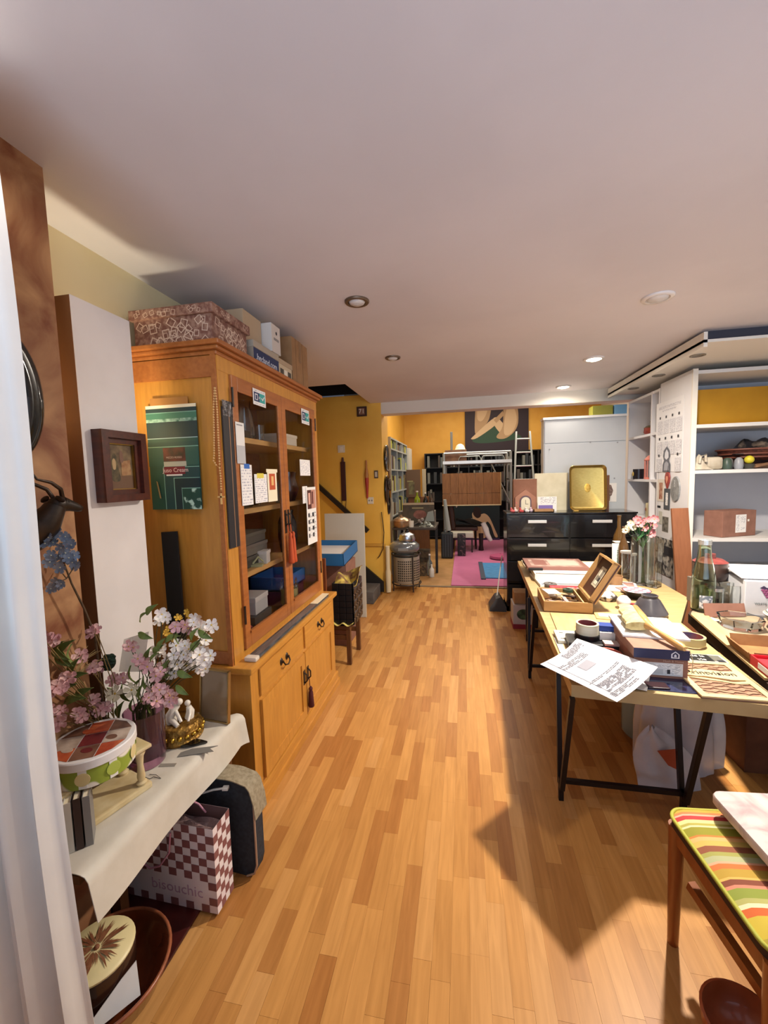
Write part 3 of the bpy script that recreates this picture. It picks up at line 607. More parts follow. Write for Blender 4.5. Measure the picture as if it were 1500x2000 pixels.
# ================================================================== LOW TABLE WITH CLOTH, FRONT CORNER
TZ = .552
t = thing('console_table', 'narrow dark wooden table hidden under the pale cloth', 'table', T(-1.16, 1.22, 0))
G().box(-1.285, -1.035, .84, 1.60, .52, .545).build('tabletop', BROWNW, t, True)
for x, y in ((-1.265, 1.17), (-1.225, 1.56), (-1.07, 1.575)): G().box(x-.018, x+.018, y-.018, y+.018, 0, .52).build('leg', BROWNW, t, True)
def clo(u, v):
    y = .838 + .785*u; L = .40*v; top = .245
    wob = .008*math.sin(9*u+1)*max(0, (L-top)/.15)
    if L < top: p = Vector((-1.283+L, y, TZ + .0012*math.sin(30*u)*math.sin(25*v)))
    else:
        d = L-top; k = min(d/.03, 1); p = Vector((-1.038 + .03*k + wob + .12*max(0, d-.03), y, TZ - .006*k - max(0, d-.02)*.93))
    e = max(0, u-.94)/.06                                        # the far end turns up a little at the corner
    p.z -= .035*e*e*(1 if v < .6 else .3); p.x += .02*e*v
    return p
G_ = G().grid(clo, 50, 30, .0025)
solo('table_cloth', 'pale grey linen cloth spread over the narrow table and hanging at its edge', 'tablecloth', G_, mat('pale_linen', 'CFC9BC', 'C4BDAE', rough=.8, scale=9, bump=.15), T(-1.16, 1.22, TZ), smooth=60)
TZ += .003
IV = mat('aged_ivory', 'D9C9A0', 'C4AE7E', rough=.55, scale=14)
t = thing('pedestal_stand', 'cream wooden stand with turned columns under the round tea box', 'stand', T(-1.185, 1.03, TZ, -.30))
G().box(-.075, .075, -.15, .15, 0, .022, bev=.006).build('base_slab', IV, t); G().box(-.08, .08, -.155, .155, .145, .157, bev=.004).build('top_slab', IV, t)
for x, y in ((-.055, -.125), (.055, -.125), (-.055, .125), (.055, .125)):
    G().lathe([(.016, .022), (.018, .03), (.011, .036), (.013, .05), (.009, .09), (.012, .12), (.018, .132), (.016, .146)], 12, (x, y, 0)).build('column', IV, t, smooth=50)
for k, (dx, h, m_, lab) in enumerate(((0, .150, K('C9C6BE', .6), 'pale thin book standing against the cream stand, nearest the curtain'), (.022, .154, K('3A2A26', .5), 'dark brown book standing at the front of the cream stand'), (.044, .152, K('7E7C7A', .5), 'grey thin book standing at the front of the cream stand'))):
    b = thing('upright_book', lab, 'book', T(-1.135 + dx*.75, .912+dx*.68, TZ, .72), 'books against the cream stand')
    g = G(); g.box(-.009, -.007, -.03, .03, 0, h); g.box(.007, .009, -.03, .03, 0, h); g.box(-.009, .009, -.032, -.03, 0, h); g.build('cover', m_, b)
    G().box(-.007, .007, -.029, .028, .003, h-.003).build('pages', CREAM, b)
# round tea tin
t = thing('round_tea_box', 'round lidded box printed with teacups and limes on the cream stand', 'box', T(-1.163, 1.03, TZ+.158))
G().lathe([(.112, 0), (.112, .06)], 40).build('body', mat('lime_print', 'E9E6DA', '8FA23C', rough=.45, scale=11, lo=.48, hi=.52, detail=1), t, smooth=40)
for k in range(9):
    a = k*2*PI/9 + .2; G().box(-.011, .011, .1122, .1132, .002, .058).build('white_band', K('E4E2DC', .5), t).matrix_local = Matrix.Rotation(a, 4, 'Z')
for k in range(9):
    a = k*2*PI/9 + .55; q = G(); q.lathe([(.001, 0), (.02, 0), (.02, .001), (.016, .0014), (.001, .0014)], 16); q = q.build('lime_slice', K('A8B850', .5) if k % 2 else K('D8C890', .5), t); q.matrix_local = Matrix.Rotation(a, 4, 'Z') @ Matrix.Translation((0, -.1128, .03)) @ FACE['-y'].to_4x4()
ld = G().lathe([(.116, .058), (.118, .06), (.118, .083), (.115, .086), (.11, .086), (.001, .0855)], 44).build('lid', K('E2E0DE', .45), t, smooth=40)
pm = [mat('tea_red', 'A03A22', 'C46A40', rough=.35, scale=20), mat('tea_maroon', '5A1E22', '7C3030', rough=.35, scale=20), mat('tea_brown', '5C3A2C', '8A6450', rough=.4, scale=20), mat('tea_cream', 'C8B8A8', '9C8878', rough=.4, scale=20)]
g = G(); cells = ((-.10, -.034), (-.032, .032), (.034, .10))
n = 0
for i, (a, b) in enumerate(cells):
    for j, (c, d) in enumerate(cells):
        pts = []
        for x, y in ((a, c), (b, c), (b, d), (a, d)):
            r = math.hypot(x, y); s = min(1, .106/r) if r > 0 else 1; pts.append((x*s, y*s, .0867))
        g.m((i*2+j*3) % 4).poly(*pts)
g.build('printed_pictures', pm, t).rotation_euler = (0, 0, .5)
for k, (x, y) in enumerate(((.03, -.05), (.05, .02), (-.03, -.06), (-.05, .03))):
    g = G(); g.prism([(.018*math.cos(a*PI/8), .012*math.sin(a*PI/8)) for a in range(16)], .0868, .0875); q = g.build('printed_cup', pm[(k+1) % 4], t); q.location = (x, y, 0)
# purple vase
VP = mat('plum_glass', 'A87890', rough=.04, trans=.9, ior=1.45)
jar('plum_vase', 'plum tinted glass vase holding the blossom sprays', (-1.185, 1.262, TZ), [(.001, .001), (.058, .001), (.062, .006), (.064, .03), (.068, .20), (.070, .205), (.066, .20), (.060, .034), (.001, .026)], VP, n=32, cat='vase')
# gold pedestal with white figures
t = thing('gilt_figurine', 'white porcelain figures on a round carved gilt pedestal', 'figurine', T(-1.165, 1.42, TZ))
GL = mat('carved_gilt', 'A8823C', '6E4E1E', rough=.35, metal=.7, scale=55, bump=.8)
G().lathe([(.085, 0), (.09, .012), (.082, .022), (.086, .05), (.075, .066), (.07, .07), (.001, .07)], 32).build('pedestal', GL, t, smooth=50)
g = G().lathe([(.004, -.004), (.006, 0), (.004, .004), (.001, .005)], 8).build('gilt_boss', GOLD, t, smooth=50); ms = [Matrix.Translation((.086*math.cos(a*PI/10), .086*math.sin(a*PI/10), .035)) @ Matrix.Rotation(a*PI/10, 4, 'Z') @ Matrix.Rotation(PI/2, 4, 'Y') @ Matrix.Scale(1.8, 4) for a in range(20)]
g.matrix_local = ms[0]; copies(g, ms[1:])
PC = K('E6E0D4', .25)
g = G(); g.tube([(-.02, -.02, .07), (-.024, -.02, .10), (-.012, -.01, .125), (.0, 0, .135)], [.022, .02, .016, .01], 12); g.ball((.004, .0, .148), .014, 10, 8); g.tube([(-.012, -.01, .118), (.02, -.03, .105), (.035, -.035, .085)], [.009, .007, .006], 8)
g.tube([(-.024, -.02, .08), (.01, -.045, .088), (.03, -.05, .075)], [.014, .011, .008], 10); g.build('seated_figure', PC, t, smooth=70)
g = G(); g.tube([(.03, .02, .07), (.036, .022, .10), (.03, .02, .12)], [.018, .016, .01], 12); g.ball((.028, .018, .135), .012, 10, 8); g.tube([(.034, .02, .112), (.05, 0, .10), (.055, -.02, .08)], [.007, .006, .005], 8); g.build('small_figure', PC, t, smooth=70)
# empty photo frame
t = thing('glass_photo_frame', 'empty gold edged glass photo frame standing on the cloth by the dresser', 'frame', T(-1.085, 1.535, TZ, -.12, -.10))
g = G(); w, h = .152, .228
for x0, x1, z0, z1 in ((-w/2, w/2, 0, .006), (-w/2, w/2, h-.006, h), (-w/2, -w/2+.006, 0, h), (w/2-.006, w/2, 0, h)): g.box(x0, x1, -.008, .008, z0, z1)
g.build('gold_rim', mat('pale_brass', 'A88E5E', rough=.35, metal=.8), t); G().box(-w/2+.006, w/2-.006, -.002, .002, .006, h-.006).build('glass', mat('brownish_glass', '84705A', rough=.12, spec=.8), t)
G().bar((0, .008, .15), (0, .07, .012), .03, .004).build('easel_back', DARK, t)
g = G(); g.grid(lambda u, v: Vector((-.055+.11*u, (v-.5)*.036*math.sin(PI*min(1, u*.9+.1)), .008+.006*math.sin(PI*u))), 10, 4, .008)
solo('folding_fan', 'small black lacquered folding piece with red flower lying on the cloth', 'fan', g, mat('black_lacquer', '14100E', 'A04A2C', rough=.2, scale=14, lo=.66, hi=.7, coat=.5), T(-1.075, 1.375, TZ, .35), world=False, smooth=50)
solo('grey_strip', 'grey zigzag fabric offcut on the cloth by the black fan', 'offcut', G().prism([(-.07, -.012), (.06, -.03), (.045, -.005), (.075, .0), (-.02, .02), (-.06, .012)], 0, .002), K('77746E', .8), T(-1.035, 1.345, TZ, .55), world=False)
solo('hair_pin', 'thin bent wire pin on the cloth in front of the plum vase', 'pin', G().tube([(0, 0, .002), (.02, -.012, .002), (.03, -.004, .002), (.06, -.015, .002), (.035, .006, .002), (.01, .012, .002)], .0011, 5), K('4A4642', .4, .8), T(-1.13, 1.185, TZ, .3), world=False)
solo('grey_stamp', 'soft grey printed mark patch of cloth beside the vase', 'patch', G().box(-.03, .03, -.008, .008, 0, .001), K('8C857A', .9), T(-1.095, 1.255, TZ, .2), world=False)

# blossoms
def blossom(name, mats, parent, r=.021, n=5, cup=.35):
    g = G()
    for k in range(n):
        M_ = Matrix.Rotation(2*PI*k/n, 4, 'Z')
        pts = [(0, 0, 0), (.5*r, -.3*r, cup*r*.3), (.9*r, -.36*r, cup*r*.7), (1.05*r, 0, cup*r), (.9*r, .36*r, cup*r*.7), (.5*r, .3*r, cup*r*.3)]
        v = [g.bm.verts.new(M_ @ Vector(p)) for p in pts]; mid = g.bm.verts.new(M_ @ Vector((.6*r, 0, cup*r*.25)))
        for a, b in zip(v, v[1:] + v[:1]): g._f([a, b, mid])
    g.m(1).ball((0, 0, .002), .15*r, 6, 4)
    return g.build(name, mats, parent)
def leaf(name, m, parent, l=.06, w=.024):
    g = G(); N = 5
    def f(u, v): return Vector((l*u, (v-.5)*w*math.sin(PI*u**.8)*1.0, .012*math.sin(PI*u)*l/.06 + abs(v-.5)*.008))
    g.grid(f, 7, 4, .0006); return g.build(name, m, parent, smooth=60)
YC = K('C8A848', .6); LEAFM = mat('cloth_leaf', '7C8E48', '556634', rough=.6, scale=20); STEM = K('4C4A28', .7)
PINKM = mat('pink_petal', 'C9929A', 'D8B4B0', rough=.7, scale=22); WHITEM = mat('white_petal', 'EDE8DC', 'E4D4CC', rough=.7, scale=22); CREAMM = K('DCD6B8', .7); YELM = K('D4A83A', .6); BLUEM = mat('blue_petal', '7C94B4', 'A8B8CC', rough=.7, scale=30)
Z0 = lambda x, y: (70 + x/3.947, 1160 + y/3.947)
def spray(root, spots, mats, r, depth, mouth, jit=.05, more=1, wall=None):
    first = None; ms = []
    for x, y in [(x + (random.uniform(-26, 26) if k else 0), y + (random.uniform(-26, 26) if k else 0)) for x, y in spots for k in range(more)]:
        px, py = Z0(x, y); d = depth + random.uniform(-jit, jit); p = atX(px, py, wall + random.uniform(-jit, jit)) if wall else atY(px, py, d)
        q = Vector((0, 0, EYE)) - p; tow = (q.normalized() * .8 + Vector((random.uniform(-.6, .6), random.uniform(-.5, .2), random.uniform(-.3, .7)))).normalized()
        R_ = tow.to_track_quat('Z', 'Y').to_matrix().to_4x4() @ Matrix.Rotation(random.uniform(0, 6), 4, 'Z') @ Matrix.Scale(random.uniform(.8, 1.15), 4)
        ms.append(TM[root.name].inverted() @ Matrix.Translation(p) @ R_)
        if random.random() < .55:
            m0 = Vector(mouth) + Vector((random.uniform(-.03, .03), random.uniform(-.03, .03), 0)); mid = (p + m0)/2 + Vector((0, .03, .02))
            STEMS.tube([m0 - Vector((0, 0, .12)), m0, mid, p + (mid-p).normalized()*.012], .0016, 5)
    first = blossom('blossom', mats, root, r); first.matrix_local = ms[0]; copies(first, ms[1:])
def foliage(root, spots, depth, l=.062, wall=None):
    ms = []
    for x, y, ang in spots:
        p = atX(*Z0(x, y), wall) if wall else atY(*Z0(x, y), depth + random.uniform(-.04, .04))
        ms.append(TM[root.name].inverted() @ Matrix.Translation(p) @ Matrix.Rotation(-ang, 4, 'Y') @ Matrix.Rotation(1.1 + random.uniform(-.4, .4), 4, 'X') @ Matrix.Scale(random.uniform(.85, 1.2), 4) @ Matrix.Translation((-l/2, 0, 0)))
    f = leaf('leaf', LEAFM, root, l); f.matrix_local = ms[0]; copies(f, ms[1:])
MOUTH = (-1.185, 1.262, .76)
b1 = thing('blossom_bouquet', 'artificial spray of white, pink and yellow blossoms in the plum vase', 'flowers', T(*MOUTH)); STEMS = G()
wh = [(1000,180),(945,205),(970,160),(1240,200),(1270,260),(1220,215),(1360,255),(1310,360),(960,440),(930,455),(1060,490),(1150,400),(1130,460),(1200,490),(1050,600),(1075,620),(1260,470),(1330,470),(1290,420),(1310,580),(1160,540),(1080,400),(1240,530),(1300,510),(1020,500),(1090,545),(1340,500),(1180,430)]
spray(b1, wh, [WHITEM, YC], .022, 1.27, MOUTH, more=2)
pk = [(1075,250),(1150,240),(860,560),(840,530),(785,500),(750,410),(720,400),(960,600),(940,640),(660,660),(590,670),(690,640),(890,760),(870,800),(1020,770),(950,830),(1060,800),(930,720),(1000,740),(905,830),(960,570),(1040,830)]
spray(b1, pk, [PINKM, YC], .021, 1.22, MOUTH, more=2)
spray(b1, [(610,770),(590,790),(740,740)], [CREAMM, YC], .024, 1.18, MOUTH, .01)
spray(b1, [(1165,140),(1110,190),(1095,180),(1020,265),(1030,320),(1050,340),(1000,300),(1185,170)], [YELM, K('B07A20', .6)], .013, 1.30, MOUTH, .03)
foliage(b1, [(900,120,.7),(840,180,.8),(760,620,1.9),(500,650,2.1),(1130,740,-.6),(1240,390,.8),(1310,310,-.5),(665,890,1.2),(850,320,-.3),(920,500,.9),(1000,640,.3),(870,690,2.2),(800,700,1.2),(1110,330,1.4),(980,390,1.0),(760,860,1.6),(880,470,1.3),(1150,620,-.3),(950,420,.6),(700,760,2.0),(830,760,1.4),(1060,350,.4),(1230,310,1.0),(560,690,2.3),(900,860,1.2),(1010,560,1.1)], 1.24)
STEMS.build('stems', STEM, b1, True, 50)
g = G(); g.ball(atY(*Z0(560, 525), 1.22), .026, 10, 8, (1, .8, 1.1)); 
for k in range(40):
    a, e = random.uniform(0, 6.3), random.uniform(-1.3, 1.3); d = Vector((math.cos(a)*math.cos(e), .8*math.sin(a)*math.cos(e), 1.1*math.sin(e))); c_ = atY(*Z0(560, 525), 1.22); g.ball(c_ + d*.025, .006, 6, 4)
g.build('green_bud', mat('dark_green_bud', '2C4A38', '1C3024', rough=.7, scale=40), b1, True, 60)
G().grid(lambda u, v: atY(*Z0(640+190*u+40*v, 600-250*v-60*u*v), 1.26+.03*math.sin(4*u)), 6, 8, .0006).build('gauze_leaf', mat('grey_gauze', 'B4AEA6', rough=.8, alpha=.45), b1, True, 60)
M2 = (-1.262, 1.17, .66)
b2 = thing('pink_flower_spray', 'tangle of dusty pink artificial flowers between the curtain and the vase', 'flowers', T(*M2)); STEMS = G()
spray(b2, [(450,285),(460,270),(460,560),(440,580),(350,490),(230,660),(250,650),(160,710),(130,720),(190,700),(440,820),(480,880),(500,900),(530,870),(360,950),(330,930),(170,1000),(200,920),(120,905),(80,390),(40,340),(130,370),(60,430),(100,350)], [PINKM, K('9C6A60', .7)], .021, 1.17, M2, .025, 2, -1.235)
foliage(b2, [(330,810,.1),(240,490,-.9),(250,410,.7),(290,460,1.6),(340,640,.4),(200,450,-.6),(210,500,-.8),(300,820,.3),(180,400,.6),(310,560,1.0),(260,700,.2),(380,760,.5)], 1.18, .07, -1.235)
for k in range(14):
    a = atX(*Z0(300+random.uniform(-30, 30), 640), -1.235); b = atX(*Z0(random.uniform(330, 540), random.uniform(400, 560)), -1.235); STEMS.tube([a, (a+b)/2 + Vector((0, 0, .015)), b], .0011, 4)
STEMS.build('stems', mat('straw_stem', '8A7448', '6A5830', rough=.7, scale=30), b2, True, 50)
M3 = (-1.262, 1.175, .62)
b3 = thing('blue_flower_stem', 'tall stem of dusty blue artificial flowers against the copper wall', 'flowers', T(*M3)); STEMS = G()
ms = []
for px, py in ((128,1048),(110,1042),(95,1050),(140,1065),(120,1070),(100,1085),(125,1095),(150,1105),(118,1108),(98,1098),(135,1090),(108,1145),(112,1138),(145,1085),(88,1062),(104,1060),(132,1055),(128,1080),(142,1098),(112,1090),(100,1150),(120,1140)):
    p = atX(px, py, -1.235 + random.uniform(-.02, .02)); R_ = Vector((random.uniform(0, .8), -1, random.uniform(-.2, .8))).to_track_quat('Z', 'Y').to_matrix().to_4x4()
    ms.append(TM[b3.name].inverted() @ Matrix.Translation(p) @ R_ @ Matrix.Rotation(random.uniform(0, 6), 4, 'Z') @ Matrix.Scale(random.uniform(.8, 1.2), 4))
f = blossom('blossom', [BLUEM, K('D8DCC8', .6)], b3, .018, 6); f.matrix_local = ms[0]; copies(f, ms[1:])
pts = [Vector(M3)] + [atX(*q, -1.24) for q in ((185, 1240), (165, 1190), (140, 1140), (125, 1100), (120, 1060))]
STEMS.tube(pts, [.004, .004, .0035, .003, .0025, .002], 7)
for q in ((108, 1140), (150, 1100), (98, 1090)): STEMS.tube([atX(130, 1130, -1.24), atX(*q, -1.235)], .0018, 5)
STEMS.build('stems', mat('brown_stem', '5A4630', '3E3020', rough=.7, scale=30), b3, True, 50)

# ------------------------------------------------------------------ under the table
t = thing('checked_paper_bag', 'pink and white checked paper carrier bag standing on the floor by the dresser', 'bag', T(-1.105, 1.285, .012, -.03))
w, d, h = .40, .10, .335
CHW, CHB = mat('bag_white', 'ECE4E4', 'E4C8D2', rough=.5, scale=4, lo=.5, hi=.75), mat('bag_rose', '8E5C5A', '7A4C4C', rough=.5, scale=10)
g = G(); g.poly((-w/2,-d/2,0), (w/2,-d/2,0), (w/2,-d/2,h), (-w/2,-d/2,h)); g.poly((w/2,-d/2,0), (w/2,d/2,0), (w/2,d/2,h), (w/2,-d/2,h)); g.poly((-w/2,d/2,0), (w/2,d/2,0), (w/2,d/2,h), (-w/2,d/2,h)); g.poly((-w/2,-d/2,0), (-w/2,d/2,0), (-w/2,d/2,h), (-w/2,-d/2,h)); g.poly((-w/2,-d/2,0), (w/2,-d/2,0), (w/2,d/2,0), (-w/2,d/2,0))
g.build('paper_shell', CHW, t)
n = 12; m_ = 11; sx, sz = w/n, h/m_
ck = G().poly((0, -.0006, 0), (sx, -.0006, 0), (sx, -.0006, sz), (0, -.0006, sz)).build('printed_check', CHB, t); ms = [Matrix.Translation((-w/2+sx*i, -d/2, sz*j)) for i in range(n) for j in range(m_) if (i+j) % 2 == 0 and not (1 <= j <= 3 and i < n-1)]
nd_ = 4; sy = d/nd_
ms += [Matrix.Translation((w/2, -d/2+sy*i, sz*j)) @ Matrix.Rotation(PI/2, 4, 'Z') @ Matrix.Diagonal((sy/sx, 1, 1, 1)) for i in range(nd_) for j in range(m_) if (i+j) % 2]
ck.matrix_local = ms[0]; copies(ck, ms[1:])
G().box(-w/2+.002, w/2-.002, -d/2+.001, -d/2+.002, h-.1, h).box(-w/2+.002, w/2-.002, d/2-.002, d/2-.001, .03, h).build('brown_lining', K('6E5250', .6), t)
text('bisouchic', t, .06, K('C0A0B4', .6), None, mtx=Matrix.Translation((.03, -d/2-.0008, .072)) @ FACE['-y'].to_4x4())
for yy, x0, zz in ((-d/2-.004, -.06, h-.04), (d/2, .03, h+.01)):
    s = -1 if yy < 0 else 1
    G().tube([(x0-.085, yy, zz), (x0-.08, yy-.01, zz-.07), (x0-.04, yy-.016, zz-.125), (x0, yy-.018, zz-.14), (x0+.04, yy-.016, zz-.125), (x0+.08, yy-.01, zz-.07), (x0+.082, yy, zz)] if s < 0 else [(x0-.08, yy-.004, h-.03), (x0-.05, yy-.015, h+.02), (x0, yy-.02, h+.03), (x0+.05, yy-.015, h+.01), (x0+.07, yy-.004, h-.03)], .0035, 7).build('cord_handle', K('CC8FA0', .6), t, smooth=60)
G().grid(lambda u, v: Vector((-w/2+.01+(w-.02)*u, -d/2+.006+(d-.012)*v, h-.045+.02*math.sin(9*u+5*v)*math.sin(7*v+3*u))), 16, 8).build('clear_film', mat('crumpled_film', '8C7472', rough=.15, spec=.8, bump=1, scale=30), t)
t = thing('navy_case', 'flat dark navy case standing on edge behind the checked bag', 'case', T(-1.0, 1.43, 0, -.05))
NV = mat('navy_fabric', '23272F', '2E333C', rough=.8, scale=60)
G().prism([(-.16,.01), (.12,.0), (.155,.02), (.165,.06), (.165,.33), (.15,.385), (.10,.41), (-.16,.42)], -.03, .03, FACE['-y'].to_4x4()).build('case_body', NV, t)
g = G(); g.tube([(.12,-.034,.004), (.155,-.034,.022), (.168,-.034,.06), (.168,-.034,.33), (.152,-.034,.387)], .004, 6); g.build('pale_edge', K('B09078', .6), t, smooth=50)
def dra(u, v):
    x = -.12 + .30*u; return Vector((x, -.045+.085*v, .432 - .03*u + .004*math.sin(12*u)) if u < .9 else (.152+.03*math.sin(PI*(u-.9)/.2), -.045+.085*v, .405 - (u-.9)*1.4))
solo('beige_mat', 'worn beige woven strip lying over the navy case', 'mat', G().grid(dra, 24, 6, .004), mat('beige_weave', '9C9078', '847860', rough=.9, scale=70, bump=.3), T(-1.0, 1.43, .0, -.05), world=False, smooth=60)
solo('white_plug', 'small white clip on a strap at the front of the navy case', 'clip', G().box(-.012, .012, -.01, .01, -.006, .006, bev=.003).tube([(-.10, 0, -.02), (-.05, 0, -.006), (0, 0, 0)], .004, 6), K('DAD6D0', .4), T(-.945, 1.378, .385, .2), world=False)
solo('dark_red_board', 'dark red flat board on the floor in front of the checked bag', 'board', G().box(-1.34, -.985, 1.02, 1.32, 0, .011, bev=.003), mat('oxblood_board', '4A1612', '36100E', rough=.35, scale=6), T(-1.16, 1.17, 0))
t = thing('terracotta_basin', 'wide brown glazed terracotta basin on the floor at the curtain', 'basin', T(-1.10, .945, .012) @ Matrix.Scale(.89, 4))
TG = mat('brown_glaze', '6E321C', '54240F', rough=.22, scale=7, coat=.6)
G().lathe([(.001, 0), (.12, 0), (.17, .04), (.195, .10), (.205, .115), (.195, .12), (.18, .105), (.155, .045), (.11, .014), (.001, .012)], 44).build('bowl', TG, t, smooth=50)
G().tube([(.2*math.cos(a*PI/22), .2*math.sin(a*PI/22), .118) for a in range(44)], .0065, 8, True).build('rim', mat('worn_rim', '96583A', '6E3C24', rough=.3, scale=12), t, smooth=60)
t = thing('urchin_pot', 'dark brown pot whose cream top shows a spiny brown rosette, inside the basin', 'pot', T(-1.10, .925, .03))
G().lathe([(.07, 0), (.085, .03), (.098, .10), (.10, .165), (.096, .17)], 36).build('pot_body', K('2E1A12', .25, coat=.5), t, smooth=50)
G().lathe([(.098, .168), (.10, .175), (.094, .182), (.001, .184)], 36).build('cream_top', K('DACB98', .4), t, smooth=50)
sp = G()
for k in range(95):
    a = random.uniform(0, 2*PI); l = random.uniform(.04, .088); wd_ = .005
    sp.poly((.012*math.cos(a-.3), .012*math.sin(a-.3), .1855), (l*math.cos(a-.03)*.6, l*math.sin(a-.03)*.6, .187), (l*math.cos(a), l*math.sin(a), .1862), (l*.62*math.cos(a+.09), l*.62*math.sin(a+.09), .187))
sp.ball((0, 0, .186), .008, 8, 5); sp.build('brown_rosette', mat('rosette', '6E3E26', '8C5C40', rough=.5, scale=30), t)
solo('folded_paper', 'folded white paper tucked between the dark pot and the basin', 'paper', G().prism([(-.09, -.02), (.075, .01), (.07, .095), (.03, .07)], 0, .003, Matrix.Rotation(1.15, 4, 'X')), PAPER, T(-1.0, .86, .10, .75), world=False)

# ================================================================== BEYOND THE DRESSER
def slab(name, label, cat, x0, x1, y0, y1, z0, z1, m, bev=.003, group=None, rot=None):
    c = ((x0+x1)/2, (y0+y1)/2, z0)
    return solo(name, label, cat, G().box(x0, x1, y0, y1, z0, z1, bev=bev, rot=rot), m, T(*c), group=group)
t = thing('low_wooden_chair', 'low old wooden chair between the dresser and the leaning white board', 'chair', T(-1.12, 3.42, 0))
G().box(-1.32, -.965, 3.27, 3.62, .31, .345, bev=.006).build('seat', BROWNW, t, True)
for x, y, h in ((-.985, 3.29, .31), (-1.30, 3.29, .92), (-.985, 3.60, .31), (-1.30, 3.60, .31)): G().box(x-.018, x+.018, y-.018, y+.018, 0, h).build('leg', BROWNW, t, True)
G().box(-1.29, -.99, 3.275, 3.295, .22, .26).build('stretcher', BROWNW, t, True); G().box(-1.29, -.99, 3.585, 3.605, .18, .22).build('stretcher', BROWNW, t, True)
slab('upright_plank', 'short reddish wooden plank standing behind the far end of the dresser', 'plank', -1.15, -1.09, 3.06, 3.08, 0, .97, mat('reddish_wood', '8A4C28', '6A3518', rough=.45, scale=5, st=(5,5,.8), kind='wood', lo=.2, hi=.9))
t = thing('strap_basket', 'black basket woven of broad straps standing on the low chair', 'basket', T(-1.03, 3.44, .347))
g = G(); g.box(-.09, .09, -.15, .15, 0, .01); 
for x0, x1, y0, y1 in ((-.09, .09, -.15, -.142), (-.09, .09, .142, .15), (-.09, -.082, -.15, .15), (.082, .09, -.15, .15)): g.box(x0, x1, y0, y1, 0, .36)
g.build('lining', K('0E0E10', .7), t)
sb = G().box(-.0045, .0045, -.026, .026, -.024, .024, bev=.003).build('strap_square', K('1A1A1C', .3), t); ms = []
for j in range(7):
    for i in range(5): ms.append(Matrix.Translation((.0945 + (.003 if (i+j) % 2 else 0), -.12+.06*i, .025+.052*j)))
    for i in range(3): ms.append(Matrix.Translation((-.06+.06*i, -.1545, .025+.052*j)) @ Matrix.Rotation(PI/2, 4, 'Z'))
sb.matrix_local = ms[0]; copies(sb, ms[1:])
sc = G().box(-.002, .002, -.02, .02, -.002, .002).build('silver_edge', K('B8B8BC', .3, .8), t); ms2 = [Matrix.Translation((.1, -.12+.06*i+(.01 if j % 2 else -.01), .05+.052*j)) @ Matrix.Rotation(.5 if j % 2 else -.4, 4, 'X') for j in range(6) for i in range(5)]
sc.matrix_local = ms2[0]; copies(sc, ms2[1:])
solo('yellow_scarf', 'crumpled yellow and brown scarf spilling from the black basket', 'scarf', G().grid(lambda u, v: Vector((-.08+.19*u, -.14+.28*v, .33+.08*v*u+.06*math.sin(5*u+3*v)*math.sin(PI*v)+.04*v)), 14, 14, .004), mat('scarf_print', 'C8B050', '6E4A34', rough=.8, scale=14, lo=.4, hi=.6), T(-1.03, 3.44, .357), world=False, smooth=60)
solo('straw_wisps', 'yellow tissue showing beneath the black basket on the chair', 'tissue', G().grid(lambda u, v: Vector((-.09+.2*u, -.02+.04*v, .012*math.sin(14*u))), 16, 2, .003), K('D0BE6A', .7), T(-1.05, 3.275, .36), world=False)
slab('rosy_carton', 'rosy cardboard box behind the black basket, carrying the blue tray', 'box', -1.55, -1.10, 3.66, 4.0, .0, .80, CARDP)
t = thing('blue_game_box', 'open blue box with white lining on the rosy carton', 'box', Matrix.Translation((-1.305, 3.80, .826)) @ Matrix.Rotation(.10, 4, 'X'))
BB = K('28679C', .4); w, d, h = .44, .50, .115
g = G(); g.box(-w/2, w/2, -d/2, d/2, 0, .006)
for x0, x1, y0, y1 in ((-w/2, w/2, -d/2, -d/2+.006), (-w/2, w/2, d/2-.006, d/2), (-w/2, -w/2+.006, -d/2, d/2), (w/2-.006, w/2, -d/2, d/2)): g.box(x0, x1, y0, y1, 0, h)
g.build('tray', BB, t); G().box(-w/2+.007, w/2-.007, -d/2+.007, d/2-.007, .05, .06).build('white_lining', K('D8D4D0', .6), t)
G().prism([(.10,-.10), (.19,-.06), (.16,-.14)], .06, .064).build('red_piece', K('A84048', .5), t)
t = thing('leaning_board', 'plain off white board leaning upright past the dresser', 'board', Matrix.Translation((-1.355, 4.48, 0)) @ Matrix.Rotation(-.03, 4, 'X'))
G().box(-.235, .235, -.011, .011, 0, 1.2).build('core', K('C4BFAE', .55), t); G().box(-.233, .233, -.013, -.011, .002, 1.198).build('face', K('C6C2B4', .5), t)
t = thing('handrail', 'black sloping stair handrail on the ochre wall', 'handrail', T(-1.7, 5.44, 1.2))
G().bar((-2.1, 5.43, 1.61), (-1.30, 5.43, .87), .045, .06).build('rail', K('1E1B1A', .4), t, True)
for p in ((-1.9, 1.425), (-1.45, 1.01)): G().cyl((p[0], 5.43, p[1]), (p[0], 5.5, p[1]), .01).build('bracket', BLACK, t, True)
t = thing('staircase', 'dark foot of the stairs with a grey step beside the ochre wall', 'stairs', T(-1.4, 5.2, 0))
G().prism([(-1.62, .62), (-1.10, .17), (-1.10, .03), (-1.62, .03)], 5.40, 5.44, Matrix(((1,0,0,0), (0,0,1,0), (0,1,0,0), (0,0,0,1)))).build('stringer', K('161412', .6), t, True)
G().box(-1.75, -1.14, 4.95, 5.39, 0, .16, bev=.01).build('step', mat('grey_step', '5E5A58', '4C4846', rough=.7, scale=12), t, True)
